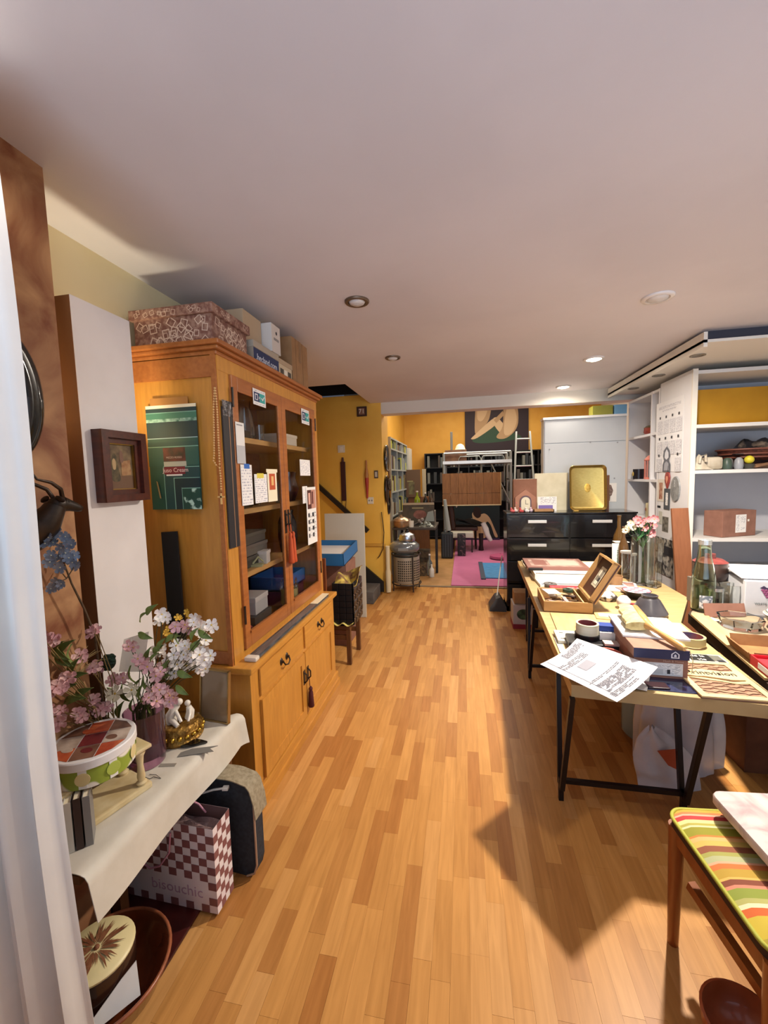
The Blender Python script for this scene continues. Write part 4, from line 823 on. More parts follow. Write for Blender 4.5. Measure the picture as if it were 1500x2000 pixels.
# on the ochre wall
def wallbox(name, label, cat, px, m, th, y=5.5, parts=None):
    c, w, h = onplane('y', y, *px); t = thing(name, label, cat, facing(Vector((c.x, y, c.z)), '-y'))
    G().box(-w/2, w/2, -h/2, h/2, 0, th, bev=min(.004, th*.3)).build('body', m, t); return t, w, h
t, w, h = wallbox('number_tile', 'small dark framed tile with white marks high on the ochre wall', 'tile', (697, 795, 717, 813), K('3E2418', .5), .02)
G().box(-w*.3, w*.3, -h*.32, h*.32, .02, .022).build('tile_face', K('8A6048', .5), t); text('71', t, .085, K('E8E0D0', .5), None, mtx=Matrix.Translation((0, 0, .0225)))
t, w, h = wallbox('light_switch', 'square white switch on the ochre wall above the dark strop', 'switch', (660, 870, 674, 884), K('D8D0BC', .4), .015); G().box(-w*.2, w*.2, -h*.3, h*.3, .015, .022, bev=.002).build('rocker', K('E6E0D0', .3), t)
t, w, h = wallbox('wall_socket', 'white double socket plate low on the ochre wall near the corner', 'socket', (718, 971, 730, 984), K('D8CFB8', .4), .012)
for s in (-1, 1): G().cyl((s*w*.22, 0, .012), (s*w*.22, 0, .0135), .012, n=10).build('socket_hole', K('8A8272', .5), t)
t, w, h = wallbox('tiny_picture', 'tiny framed picture at the edge of the ochre wall', 'picture', (731, 919, 739, 934), K('4A3A2C', .5), .015); G().box(-w*.3, w*.3, -h*.33, h*.33, .015, .016).build('print', K('B4AA9A', .6), t)
t = thing('razor_strop', 'long dark maroon strop hanging on the ochre wall', 'strop', T(-1.64, 5.485, 1.58))
G().box(-.035, .035, -.008, .008, -.29, .25, bev=.006).build('leather', K('3A1512', .5), t); G().cyl((0, 0, .25), (0, 0, .31), .02, .012).build('handle', K('4A2018', .4), t); G().tube([(-.03, 0, -.29), (-.035, 0, -.42), (.02, 0, -.40), (.03, 0, -.29)], .004, 5).build('cord', K('5A3A20', .6), t)
t = thing('hanging_brush', 'slim red and tan implement hanging on a nail near the wall corner', 'brush', T(-1.305, 5.48, 1.62))
G().lathe([(.012, .22), (.014, .12), (.03, .02), (.028, -.02)], 10).build('tan_top', K('A87038', .5), t, smooth=50); G().lathe([(.028, -.02), (.026, -.08), (.015, -.24), (.012, -.3)], 10).build('red_end', K('9C2C20', .5), t, smooth=50)
# plates on the pillar flank
def plate(name, label, y, z, ry, rz, m, inner, tilt=0):
    t = thing(name, label, 'plate', facing(Vector((-1.083, y, z)), '+x', tilt)); 
    G().lathe([(.62, .006), (.66, .004), (1.0, .022), (.985, .03), (.68, .012), (.001, .012)], 32, sx=ry, sy=rz).build('rim', m, t, smooth=50); G().lathe([(.6, .0125), (.3, .016), (.001, .017)], 24, sx=ry, sy=rz).build('well', inner, t, smooth=50)
plate('wall_plate', 'dark blue glazed plate hung highest on the yellow pillar flank', 5.72, 1.865, .15, .19, K('15161C', .15, coat=.5), K('22263A', .12, coat=.5))
plate('wall_plate', 'dark brown platter hung under the blue plate on the yellow pillar', 5.66, 1.43, .12, .20, K('241814', .2), K('3A2A22', .3))
t = thing('hand_mirror', 'small oval mirror with a dark frame hung low beside the platters', 'mirror', facing(Vector((-1.083, 5.86, 1.22)), '+x'))
G().lathe([(.07, .0), (.1, .008), (.09, .018), (.06, .012)], 28, cap=False, sy=1.6).build('oval_frame', K('1A1614', .25), t, smooth=50); G().lathe([(.075, .006), (.001, .007)], 24, sy=1.6).build('mirror_glass', K('E0E0DC', .06, 1), t)
t = thing('bellows', 'dark leather bellows with brass nozzle hung beside the pillar platter', 'bellows', facing(Vector((-1.075, 5.80, 1.50)), '+x', .2))
G().prism([(.05*math.cos(a*PI/10)*(1 if a < 10 else .9), .09*math.sin(a*PI/10)) for a in range(20)], 0, .05).build('leather_body', mat('bellows_leather', '3A2A20', '8A7860', rough=.5, scale=9), t, smooth=40); G().cyl((0, -.09, .025), (0, -.2, .025), .018, .008).build('nozzle', BRASS, t); G().cyl((0, .09, .025), (0, .2, .025), .012).build('handle', BROWNW, t)
solo('loose_flex', 'thin dark cord drooping down the yellow pillar corner', 'cord', G().tube([atY(745, 1000, 5.47), atY(750, 1040, 5.47), atY(748, 1072, 5.47), atY(742, 1085, 5.47), atY(738, 1090, 5.47)], .006, 5), BLACK, T(-1.08, 5.47, .6))
struct('trim_6', G().lathe([(.035, .02), (.04, .3), (.03, .34), (.03, .66)], 12, (-1.04, 5.46, 0)), K('D0C09C', .5), 40)

# stove stack in front of the pillar
t = thing('wire_drum_stand', 'dark metal stand holding a pale perforated drum basket', 'stand', T(-.82, 5.70, 0))
for a in range(4):
    x, y = .205*math.cos(a*PI/2+.6), .205*math.sin(a*PI/2+.6); G().cyl((x, y, 0), (x, y, .52), .009, n=8).build('leg', K('2A2422', .5), t)
for z in (.10, .515): G().tube([(.205*math.cos(k*PI/14), .205*math.sin(k*PI/14), z) for k in range(28)], .009, 6, True).build('ring', K('4A4440', .4, .6), t, smooth=60)
t2 = thing('perforated_drum', 'pale metal drum with rows of square holes inside the stand', 'drum', T(-.82, 5.70, .115))
G().lathe([(.001, 0), (.185, 0), (.19, .01), (.19, .37), (.18, .37), (.18, .012), (.001, .01)], 36).build('drum_shell', K('A8A294', .4, .5), t2, smooth=40)
hl = G().box(-.0095, .0095, -.001, .001, -.0095, .0095).build('dark_hole', K('2A2622', .7), t2); ms = [Matrix.Rotation(-PI/2 + a*.155, 4, 'Z') @ Matrix.Translation((.1905, 0, .05+.033*j)) @ Matrix.Rotation(PI/2, 4, 'Z') for a in range(-3, 10) for j in range(9)]
hl.matrix_local = ms[0]; copies(hl, ms[1:])
t = thing('grey_enamel_cooker', 'round grey glossy cooker on top of the drum stand', 'cooker', T(-.84, 5.70, .526))
G().lathe([(.10, 0), (.19, .02), (.215, .07), (.21, .12), (.16, .16), (.10, .17), (.001, .17)], 36).build('body', K('6E7276', .15, .3, coat=.5), t, smooth=60)
G().box(-.06, .08, -.215, -.205, .06, .10, bev=.004).build('control_plate', K('A8B4B8', .2, .6), t)
jar('chrome_kettle', 'shiny chrome kettle with black knob on the grey cooker', (-.80, 5.70, .698), [(.001, 0), (.11, 0), (.12, .03), (.10, .09), (.05, .12), (.001, .12)], METAL, ([(.03, .12), (.03, .145), (.012, .15), (.02, .175), (.001, .18)], BLACK), 28, 'kettle')
# work table of the back room
t = thing('back_work_table', 'dark topped table crowded with bottles in the far room', 'table', T(-.78, 6.75, 0))
G().box(-1.12, -.44, 6.33, 7.15, .765, .80, bev=.004).build('tabletop', K('3A322C', .5), t, True)
for x, y in ((-1.08, 6.37), (-.455, 6.72), (-1.08, 7.1), (-.48, 7.1)): G().box(x-.02, x+.02, y-.02, y+.02, 0, .765).build('leg', K('191614', .5), t, True)
jar('lidded_pan', 'round coppery lidded pan on the edge of the back work table', (-.99, 6.45, .802), [(.001, 0), (.12, 0), (.135, .04), (.135, .10), (.001, .10)], mat('tarnished_copper', '8A6A50', 'B89878', rough=.3, metal=.7, scale=6), ([(.14, .10), (.12, .13), (.06, .16), (.02, .165), (.025, .19), (.001, .195)], mat('tarnished_lid', '9A8068', 'C4AC90', rough=.25, metal=.7, scale=6)), 28, 'pan')
jar('white_mug', 'plain white mug at the front of the back work table', (-.83, 6.42, .802), [(.001, 0), (.04, 0), (.043, .10), (.039, .10), (.036, .008), (.001, .006)], K('DAD2C4', .3), cat='mug')
jar('pink_beaker', 'pale pinkish beaker beside the white mug on the back table', (-.90, 6.62, .802), [(.001, 0), (.035, 0), (.04, .11), (.036, .11), (.03, .01), (.001, .008)], K('C4A8A0', .4), cat='cup')
def bottle(name, label, c, h, r, m, cap=None, cat='bottle', liquid=None, group=None):
    t = thing(name, label, cat, T(*c), group); nk_ = r*.32
    G().lathe([(.001, 0), (r*.95, 0), (r, h*.02), (r, h*.55), (r*.9, h*.63), (nk_, h*.78), (nk_, h*.97), (nk_*1.2, h*.975), (nk_*1.2, h), (.001, h)], 20).build('body', m, t, smooth=45)
    if cap: G().cyl((0, 0, h*.96), (0, 0, h*1.02), nk_*1.25, n=12).build('cap', cap, t)
    return t
bottle('green_bottle', 'lime green bottle standing on the back table before the picture panel', (-.78, 6.9, 1.02), .33, .05, mat('lime_glass', '9CAE2C', rough=.1, trans=.4), OFFW)
slab('grey_crate', 'dusty grey crate on the back table carrying bottles', 'crate', -1.08, -.48, 6.72, 7.05, .80, 1.02, mat('dusty_grey', '6E685E', '4E4A42', rough=.8, scale=8))
bottle('dark_bottle', 'black bottle with white cap on the grey crate', (-.64, 6.9, 1.02), .30, .04, K('17171A', .2), WHITE)
bottle('brown_bottle', 'slim brown bottle on the grey crate, nearest the wooden panel', (-.54, 6.9, 1.02), .29, .032, K('4A382A', .3), BLACK)
sheet('still_life_board', 'painted board with a pinkish pumpkin shape standing on the back table', 'painting', facing(Vector((-.74, 6.69, 1.0)), '-y'), .52, .34,
  [(0, .9, 1, 1, K('A89C84', .6)), (.36, .28, .72, .6, mat('pumpkin', '8A5C50', '6E4438', rough=.6, scale=12), ((.34,.42), (.42,.6), (.56,.64), (.7,.58), (.76,.42), (.68,.28), (.5,.22), (.38,.3))), (.3, .72, .66, .77, K('9C9470', .6)), (.76, .1, 1, .62, K('8C948E', .6), ((.7,.1), (.8,.55), (.97,.62), (1,.1)))], mat('olive_canvas', '544A3A', '3C3830', rough=.6, scale=7), .01)
solo('crumpled_foil', 'heap of silvery crumpled plastic and foil on the back table', 'foil', G().grid(lambda u, v: Vector((-.12+.24*u, -.07+.14*v, .07*math.sin(PI*u)*math.sin(PI*v)*(1+.5*math.sin(11*u)*math.cos(9*v))+.004)), 14, 10, .003), mat('foil_heap', '8E948E', '3E4440', rough=.25, metal=.4, scale=20), T(-.60, 6.5, .802), world=False)
solo('dried_flowers', 'small bunch of greyish dried flowers lying on the back table', 'flowers', G().tube([(-.1, 0, .01), (0, .01, .06), (.08, 0, .10)], .004, 5).ball((.08, 0, .11), .03, 8, 6).ball((.03, .02, .09), .025, 8, 6).ball((.06, -.03, .07), .02, 8, 6), mat('dried_petal', '6C6468', '8C8478', rough=.8, scale=30), T(-.74, 6.48, .802), world=False)
for k, (x, y, w_, h, c) in enumerate(((-.95, 6.75, .22, .5, '3A2E26'), (-.70, 6.85, .24, .36, '5A4A34'), (-.72, 6.6, .2, .18, '7A6446'))):
    slab('storage_box', ('dark box on the floor under the back work table', 'brown wicker box under the back work table, at its open side', 'low tan box pulled forward under the back work table')[k], 'box', x-w_/2, x+w_/2, y-.12, y+.12, 0, h, mat('store_%d' % k, c, '2A221C', rough=.8, scale=18))
bottle('clear_bottle', 'clear bottle standing in front of the boxes under the back table', (-.56, 6.55, 0), .34, .045, mat('blue_glass', 'A8BCC4', rough=.05, trans=.8), WHITE)
bottle('white_flask', 'short white flask next to the clear bottle under the back table', (-.52, 6.44, 0), .2, .04, K('CFCDC6', .4))
# tall shelf unit along the far room wall
t = thing('tall_bookcase', 'pale grey tall bookcase along the wall of the far room', 'bookcase', T(-1.32, 7.5, 0))
SG = mat('pale_grey_paint', '9CA09C', '8E928E', rough=.5, scale=6)
for y in (6.55, 7.2, 7.85, 8.48): G().box(-1.49, -1.15, y, y+.03, 0, 2.25).build('upright', SG, t, True)
for z in (.05, .5, .95, 1.35, 1.72, 2.06, 2.235): G().box(-1.49, -1.152, 6.56, 8.5, z-.012, z+.012).build('shelf', SG, t, True)
G().box(-1.50, -1.49, 6.55, 8.51, 0, 2.25).build('back', K('8A8E88', .6), t, True)
rows = [(1.362, .28), (1.732, .24), (.962, .28), (2.07, .14), (.512, .3)]
cols_ = ['3E4A4C', '6E5C3C', '8C8C84', '2C2A2C', 'A8A08C', '58643C', '4C3430', 'B4B43C', '70787C']
labs = {}; SHELF = {1.362: 'middle', 1.732: 'second highest', .962: 'second lowest', 2.07: 'top', .512: 'lowest'}
ORD = [''] + 'first second third fourth fifth sixth seventh eighth ninth tenth eleventh twelfth thirteenth fourteenth fifteenth sixteenth seventeenth eighteenth nineteenth twentieth'.split()
ORD += ['twenty-' + o for o in ORD[1:10]] + ['thirtieth'] + ['thirty-' + o for o in ORD[1:10]] + ['fortieth'] + ['forty-' + o for o in ORD[1:10]] + ['fiftieth']
for (z, hh) in rows:
    for y0 in (6.62, 7.27, 7.92):
        y = y0
        for k in range(6):
            w_ = random.uniform(.05, .095)
            if y + w_ > y0 + .55: break
            h = hh * random.uniform(.6, 1)
            c_ = random.choice(cols_) if not (z > 2 and y0 < 7 and k < 2) else 'B8B83A'
            g = G().box(-.09, .09, -w_/2+.002, w_/2-.002, 0, h, bev=.003)
            labs[z] = labs.get(z, 0) + 1
            b = solo('storage_tin', '%s container from the near end on the %s shelf of the pale bookcase' % (ORD[labs[z]], SHELF[z]), 'container', g, K(c_, .5), T(-1.255, y + w_/2, z + .001), world=False, group='tins and jars in the pale bookcase')
            y += w_ + random.uniform(.005, .03)
slab('white_locker', 'pale square cabinet hung beyond the tall bookcase', 'cabinet', -1.48, -1.12, 8.62, 9.05, 1.62, 2.2, K('BDB9AC', .5))
slab('locker_stand', 'pale narrow cupboard standing beneath the hung square cabinet', 'cupboard', -1.48, -1.14, 8.62, 9.05, 0, 1.62, K('9C9684', .6))
sheet('pot_painting', 'brown picture panel of stacked pots standing in the far room corner', 'painting', facing(Vector((-1.02, 8.355, 1.46)), '-y'), .30, .56, [(.2, .1, .6, .55, mat('pots', '6E6844', '4A3A28', rough=.6, scale=12)), (.1, .56, .5, .6, K('8A8458', .6))], K('5E4630', .6), .02)
slab('panel_crate', 'wooden crate behind the back table under the brown picture panel', 'crate', -1.13, -.72, 8.36, 8.6, 0, 1.18, BROWNW)
slab('pale_post', 'pale narrow plank upright beside the brown picture panel', 'plank', -.86, -.78, 8.62, 8.66, 0, 1.75, K('A89C80', .6))
# black bookcase at the far wall
t = thing('black_bookcase', 'long black bookcase full of dim books along the far wall', 'bookcase', T(.5, 10.5, 0))
for x in (-.95, -.42, .12, .66, 1.2, 1.74, 2.2): G().box(x-.015, x+.015, 10.32, 10.63, 0, 2.16).build('upright', K('121214', .4), t, True)
for z in (.06, .5, .95, 1.4, 1.8, 2.15): G().box(-.95, 2.2, 10.34, 10.63, z-.012, z+.012).build('shelf', K('151517', .4), t, True)
G().box(-.96, 2.21, 10.63, 10.645, 0, 2.16).build('back', K('0C0C0E', .6), t, True)
for z in (1.412, 1.812, .962):
    x = -.9; k = 0
    while x < 1.9:
        w_ = random.uniform(.04, .075)
        if all(abs(x + w_/2 - q) > .05 for q in (-.42, .12, .66, 1.2, 1.74)) and random.random() < .8:
            k += 1
            solo('book', '%s dim book along the %s shelf of the far black bookcase' % (ORD[k], {1.412: 'middle', 1.812: 'top', .962: 'lower'}[z]), 'book', G().box(-w_/2, w_/2, -.1, .1, 0, random.uniform(.2, .3), bev=.003), K(random.choice(('2C3238', '4A4440', '565E62', '3A2A28', '70726C', '25282C')), .6), T(x + w_/2, 10.47, z), world=False, group='books on the black bookcase')
        x += w_ + .012
# scaffold tower
t = thing('scaffold_tower', 'aluminium scaffold tower with platform and guard rails in the far room', 'scaffold', T(.25, 8.9, 0))
AL = K('A8B0B4', .3, .8); r = .026
for x in (-.40, .92):
    for y in (8.55, 9.25): G().cyl((x, y, .013), (x, y, 2.05), r, n=12).build('post', AL, t, True)
    for z in (.3, 1.0, 1.5): G().cyl((x, 8.55, z), (x, 9.25, z), .02, n=10).build('rung', AL, t, True)
G().box(-.40, .92, 8.56, 9.24, 1.82, 1.87).build('platform', K('8A8478', .5), t, True); G().box(-.42, .94, 8.515, 8.54, 1.83, 1.89).build('toe_rail', K('D0D4D4', .35, .5), t, True)
for z in (2.05,): G().cyl((-.4, 8.55, z), (.92, 8.55, z), .02, n=10).cyl((-.4, 9.25, z), (.92, 9.25, z), .02, n=10).build('guard_rail', AL, t, True)
for a, b in ((-.1, .34), (.36, .8)): G().tube([(a, 8.6, 1.36), (a, 8.6, 1.93), (a+.03, 8.6, 1.98), (b-.03, 8.6, 1.98), (b, 8.6, 1.93), (b, 8.6, 1.36)], .012, 7).build('guard_frame', AL, t, True, 50)
G().cyl((.92, 8.55, 1.0), (.55, 8.55, 1.8), .014, n=8).build('brace', AL, t, True)
slab('brown_carton', 'brown carton on the scaffold platform', 'box', -.38, .06, 8.62, 8.95, 1.872, 2.12, mat('brown_carton_m', '7A5A44', '66483A', rough=.8, scale=10))
slab('grey_chimney_tube', 'slim grey upright tube standing on the brown scaffold carton', 'tube', -.27, -.22, 8.7, 8.75, 2.122, 2.5, K('6A6A66', .6), bev=.01)
t = thing('white_hard_hat', 'white dome hat resting on the brown scaffold carton', 'hat', T(-.07, 8.75, 2.122))
G().lathe([(.12, 0), (.105, .012), (.095, .05), (.07, .10), (.03, .125), (.001, .13)], 24).build('dome', K('E4DAC0', .5), t, smooth=60); G().lathe([(.12, 0), (.13, .006), (.105, .012)], 24, cap=False).build('brim', K('E0D6BC', .5), t, smooth=60)
t = thing('wooden_panel', 'wide panel of joined brown planks hanging on the scaffold tower', 'panel', T(.14, 8.49, .98))
WP = mat('plank_panel', '8A5E34', '64401E', rough=.5, scale=4, st=(5,5,.7), kind='wood', lo=.2, hi=.9)
for k in range(7):
    for z0, z1 in ((.02, .245), (.25, .66)): G().box(-.575+.165*k, -.575+.165*k+.162, -.012, .012, z0, z1, bev=.003).build('plank', WP, t)
G().box(-.58, .58, -.016, .016, 0, .02).build('pale_edge', K('C8B890', .5), t); G().box(.575, .59, -.016, .016, 0, .66).build('side_edge', K('A8926A', .5), t)
# ladder
t = thing('step_ladder', 'pale aluminium ladder leaning beside the scaffold tower', 'ladder', T(1.1, 8.3, 0))
LA = [(.88, 8.0, .013), (1.02, 8.5, 2.42)]; LB = [(1.38, 8.0, .013), (1.28, 8.55, 2.42)]
for q in (LA, LB): G().bar(*q, .03, .05).build('side_rail', K('B4BEC0', .35, .6), t, True)
for k in range(9):
    u = .06 + .11*k; a, b = (Vector(q[0]).lerp(Vector(q[1]), u) for q in (LA, LB)); G().cyl(a, b, .016, n=8).build('rung', K('BCC4C4', .35, .6), t, True)
# paintings
cv = K('C4A884', .6); cv2 = K('A88A66', .6)
def pp(l): return l
sheet('figure_painting', 'large dark painting of two pale entwined seated figures on the far wall', 'painting', facing(Vector((.80, 10.64, 2.78)), '-y'), 1.52, 1.30,
  [(0,0,0,0, K('23422F', .6), ((.12,.28), (.3,.52), (.44,.56), (.62,.4), (.78,.36), (.88,.26), (.5,.2), (.2,.2))),
   (0,0,0,0, cv2, ((.16,.4), (.18,.9), (.26,1), (.42,1), (.4,.7), (.34,.55), (.24,.42))), (0,0,0,0, cv, ((.2,.66), (.22,.95), (.34,.98), (.36,.8), (.28,.62))), (0,0,0,0, cv, ((.1,.28), (.14,.34), (.44,.64), (.52,.6), (.46,.5), (.2,.3))),
   (0,0,0,0, cv, ((.44,.62), (.52,.66), (.66,.44), (.6,.34), (.5,.46))), (0,0,0,0, cv2, ((.5,.3), (.6,.5), (.62,.95), (.72,1), (.82,.9), (.84,.55), (.76,.36), (.62,.26))), (0,0,0,0, cv, ((.62,.36), (.66,.8), (.76,.86), (.82,.6), (.74,.36))), (0,0,0,0, cv2, ((.46,.62), (.6,.78), (.62,.7), (.5,.56)))], K('241420', .6), .03)
sheet('torso_painting', 'dark green painting of a pale headless torso standing on the pink carpet', 'painting', facing(Vector((.255, 10.2, .46)) , '-y'), 1.16, .90,
  [(0,0,0,0, cv, ((.4,.06), (.42,.3), (.46,.5), (.44,.72), (.52,.78), (.6,.7), (.7,.72), (.8,.6), (.9,.3), (.96,.1), (.9,.1), (.82,.4), (.74,.5), (.7,.3), (.72,.08), (.55,.02))), (0,0,0,0, cv2, ((.5,.1), (.52,.5), (.6,.5), (.62,.1))), (0,0,0,0, K('2A1A16', .6), ((.46,.72), (.5,.9), (.6,.86), (.62,.66), (.54,.6))), (0, 0, 1, .05, K('3A2A50', .6))], K('16262A', .6), .03)
# carpet etc.
PK = mat('pink_carpet', 'B85C8C', 'AA5080', rough=.95, scale=3, lo=.3, hi=.7, sheen=.3)
solo('pink_carpet', 'bright pink carpet covering the floor of the far room', 'carpet', G().box(-.2, 2.9, 5.93, 10.3, 0, .012), PK, T(1.3, 8.2, -.001))
t = thing('blue_mat', 'bright blue mat with a dark border strip on the pink carpet', 'mat', T(.6, 6.9, .0125))
G().box(-.29, .6, -.55, .55, 0, .012).build('mat_body', mat('blue_mat_m', '3F86C0', '3578B0', rough=.7, scale=12), t); G().box(-.36, -.29, -.62, .62, 0, .014).build('dark_border', K('3A4258', .7), t)
t = thing('carpet_shade_dome', 'low round darker pink disc standing in for shade on the pink carpet', 'cushion', T(.66, 7.9, .012)); G().lathe([(.14, 0), (.2, .02), (.19, .06), (.1, .085), (.001, .09)], 28).build('cover', K('A04870', .9), t, smooth=60); G().lathe([(.02, .086), (.015, .095), (.001, .097)], 12).build('button', K('8A3A60', .8), t, smooth=60)  # low dome added in place of a dark disc of shade on the carpet
# chair with clothes
t = thing('leather_chair', 'brown leather chair draped with clothes on the pink carpet', 'chair', T(.02, 9.1, .012))
G().box(-.22, .26, -.25, .25, .40, .48, bev=.02).build('seat', K('4A2C22', .45), t); G().box(-.34, -.24, -.24, .24, .40, 1.15, rot=(0, -.1, 0), bev=.03).build('backrest', K('42261C', .45), t)
for x, y in ((-.26, -.2), (.22, -.2), (-.26, .2), (.22, .2)): G().cyl((x, y, 0), (x*.95, y*.95, .42), .018, .024, 10).build('leg', K('1E1412', .4), t)
solo('white_garment', 'white cloth hanging over the chair back', 'garment', G().grid(lambda u, v: Vector((-.42+.24*u+.02*math.sin(8*v), -.26+.5*v, 1.19-.35*abs(u-.45)*1.5+.02*math.sin(9*v))), 10, 12, .008), K('CFC9BE', .8), T(.02, 9.1, .012), world=False, smooth=60)
solo('dark_coat', 'black coat with pale edge lying across the chair seat', 'coat', G().grid(lambda u, v: Vector((-.2+.62*u, -.3+.5*v, .62-.12*u*u+.04*math.sin(7*u+4*v))), 14, 10, .02), mat('coat_cloth', '141416', 'B8C0C0', rough=.8, scale=5, lo=.62, hi=.64), T(.02, 9.1, .012), world=False, smooth=60)
solo('white_sleeve', 'white sleeve trailing down from the chair seat', 'garment', G().tube([(.36, -.3, .58), (.42, -.32, .45), (.45, -.33, .33), (.52, -.33, .2)], [.05, .06, .055, .04], 10), K('D8DADA', .8), T(.02, 9.1, .012), world=False, smooth=60)
jar('dark_boot', 'tall dark boot standing by the chair leg on the pink carpet', (.34, 8.75, .012), [(.05, 0), (.055, .02), (.04, .1), (.05, .36), (.045, .36), (.001, .1)], K('1E1214', .4), cat='boot')
t = thing('white_stool', 'low white upholstered stool beside the chair', 'stool', T(-.02, 8.62, .012)); G().box(-.27, .2, -.14, .14, .3, .42, bev=.02).build('seat', K('BFBDB2', .7), t)
for x, y in ((-.24, -.1), (.17, -.1), (-.24, .1), (.17, .1)): G().box(x-.015, x+.015, y-.015, y+.015, 0, .3).build('leg', DARK, t)
# dark case and pole
t = thing('dark_instrument_case', 'dark ribbed upright case standing at the edge of the pink carpet', 'case', T(-.32, 8.0, 0))
G().box(-.13, .10, -.1, .1, 0, .50, bev=.03).build('case_body', K('22282C', .35), t); G().tube([(-.06, 0, .5), (-.06, 0, .55), (.04, 0, .55), (.04, 0, .5)], .012, 7).build('handle', K('5A6468', .4), t, smooth=50)
for k in range(4): G().box(-.10+.05*k, -.085+.05*k, -.104, -.1, .04, .46).build('rib', K('3C444A', .3), t)
slab('flower_suitcase', 'small dark patterned suitcase behind the ribbed case', 'suitcase', -.14, .02, 8.1, 8.25, .013, .45, mat('dark_floral', '24262A', '6E5A5E', rough=.6, scale=18, lo=.55, hi=.65), bev=.015)
solo('pale_pole', 'pale rod leaning above the ribbed dark case', 'rod', G().tube([(-.30, 7.85, .56), (-.36, 7.8, 1.15)], [.05, .03], 8), K('98A09C', .4), T(-.32, 7.85, .55), smooth=50)
# boxes at the threshold
slab('orange_crate', 'small orange box on the dark cupboard behind the ladder', 'box', 1.42, 1.62, 8.9, 9.1, 1.32, 1.56, K('A8502C', .6))
slab('crate_stand', 'dark cupboard standing behind the ladder in the far room', 'cupboard', 1.3, 1.8, 8.8, 9.3, 0, 1.318, K('1A1818', .5))
t = thing('dustpan_vacuum', 'grey and black floor cleaner with pale cable at the foot of the black chest', 'cleaner', T(.40, 4.95, 0))
G().prism([(-.12, 0), (.07, 0), (.07, .05), (.0, .17), (-.05, .15), (-.12, .04)], -.12, .12, FACE['-y'].to_4x4()).build('body', K('3A3C40', .4), t); G().tube([(-.03, 0, .14), (.0, .06, .35), (.04, .10, .62)], .007, 6).build('cable', K('C8C4BC', .5), t, smooth=50)

# ================================================================== BLACK CHEST, WHITE CUPBOARD, CUBBIES
t = thing('black_chest', 'long glossy black chest of drawers in two columns with pale bar handles', 'chest', T(1.157, 5.06, 0))
GB = mat('glossy_black', '101012', '161618', rough=.16, scale=5, coat=.4)
x0, x1, xm, yf, yb, zt = .478, 1.836, 1.155, 4.85, 5.27, 1.135
g = G(); g.box(x0, x0+.025, yf+.012, yb, 0, zt); g.box(x1-.025, x1, yf+.012, yb, 0, zt); g.box(xm-.012, xm+.012, yf+.012, yb, 0, zt); g.box(x0, x1, yb-.01, yb, 0, zt); g.box(x0, x1, yf+.012, yb, 0, .06); g.build('carcass', GB, t, True)
G().box(x0-.006, x1+.006, yf-.004, yb, zt, zt+.018, bev=.003).build('top', GB, t, True)
for a, b in ((x0+.006, xm-.003), (xm+.003, x1-.006)):
    for k in range(4):
        z1 = zt - .006 - .268*k; z0 = z1 - .258
        d = G().box(a, b, yf, yf+.02, z0, z1, bev=.003).build('drawer', GB, t, True)
        c = a + (b-a)*.48; hh = G(); hh.box(c-.10, c+.10, yf-.03, yf-.012, z1-.09, z1-.058, bev=.003); hh.box(c-.08, c-.07, yf-.014, yf, z1-.08, z1-.066); hh.box(c+.07, c+.08, yf-.014, yf, z1-.08, z1-.066); hh.build('bar_handle', K('C6C4C0', .35, .3), d, True)
CT = zt + .019
t = thing('gold_tray', 'rectangular gold tray with rounded corners propped upright on the black chest', 'tray', Matrix.Translation((1.395, 5.06, CT)) @ Matrix.Rotation(-.10, 4, 'X') @ FACE['-y'].to_4x4())
def rr(w, h, r, n=6): return [(sx*(w/2-r)+r*math.cos(a), h/2+sy*(h/2-r)+r*math.sin(a)) for sx, sy, a0 in ((1,1,0), (-1,1,PI/2), (-1,-1,PI), (1,-1,1.5*PI)) for a in [a0+PI/2*i/n for i in range(n+1)]]
g = G(); W_, H_ = .40, .52; o_ = [(x, y) for x, y in rr(W_, H_, .05)]; R_ = []
for s, z in ((1, .03), (.985, .034), (.93, .022), (.88, .006), (.86, .004)): R_.append([g.bm.verts.new((x*(1-(1-s)*1.0), H_/2+(y-H_/2)*(1-(1-s)*.78), z)) for x, y in o_])
for a, b in zip(R_, R_[1:]): g.skin(a, b)
g._f(R_[-1]); B_ = [g.bm.verts.new((v.co.x, v.co.y, .0)) for v in R_[-1]]; g.skin(R_[0], B_); g._f(B_[::-1])
g.build('pan', mat('brushed_gold', 'B59C5C', 'A0884A', rough=.34, metal=.85, scale=30, st=(1, 12, 1)), t, smooth=35)
g = G(); g.lathe([(.030, .0045), (.034, .006), (.03, .007), (.012, .006), (.001, .007)], 20, (0, H_/2, 0), sy=1.5); g.build('engraved_crest', mat('crest', '9A7A2E', 'C4A050', rough=.4, metal=.8, scale=90), t, smooth=50)
t, w, h = wallbox('cream_sheet', 'blank cream board standing on the black chest beside the gold tray', 'board', (1044, 925, 1108, 999), mat('cream_board', 'D8D0B4', 'CAC2A4', rough=.7, scale=8), .012, 5.2)
pc, w, h = onplane('y', 5.03, 1050, 970, 1087, 998)
sheet('purple_card', 'white card with a purple band standing before the cream board', 'card', facing(Vector((pc.x, 5.03, CT+h/2)), '-y'), w, h, [(.05, .05, .8, .42, K('7A68A8', .6)), (.15, .5, .95, .95, PRINT)], PAPER, .003)
t = thing('little_wooden_tray', 'small tan wooden tray lying at the front of the black chest top', 'tray', T(.875, 4.93, CT)); G().box(-.10, .12, -.05, .05, 0, .01).build('tray_floor', PLY, t)
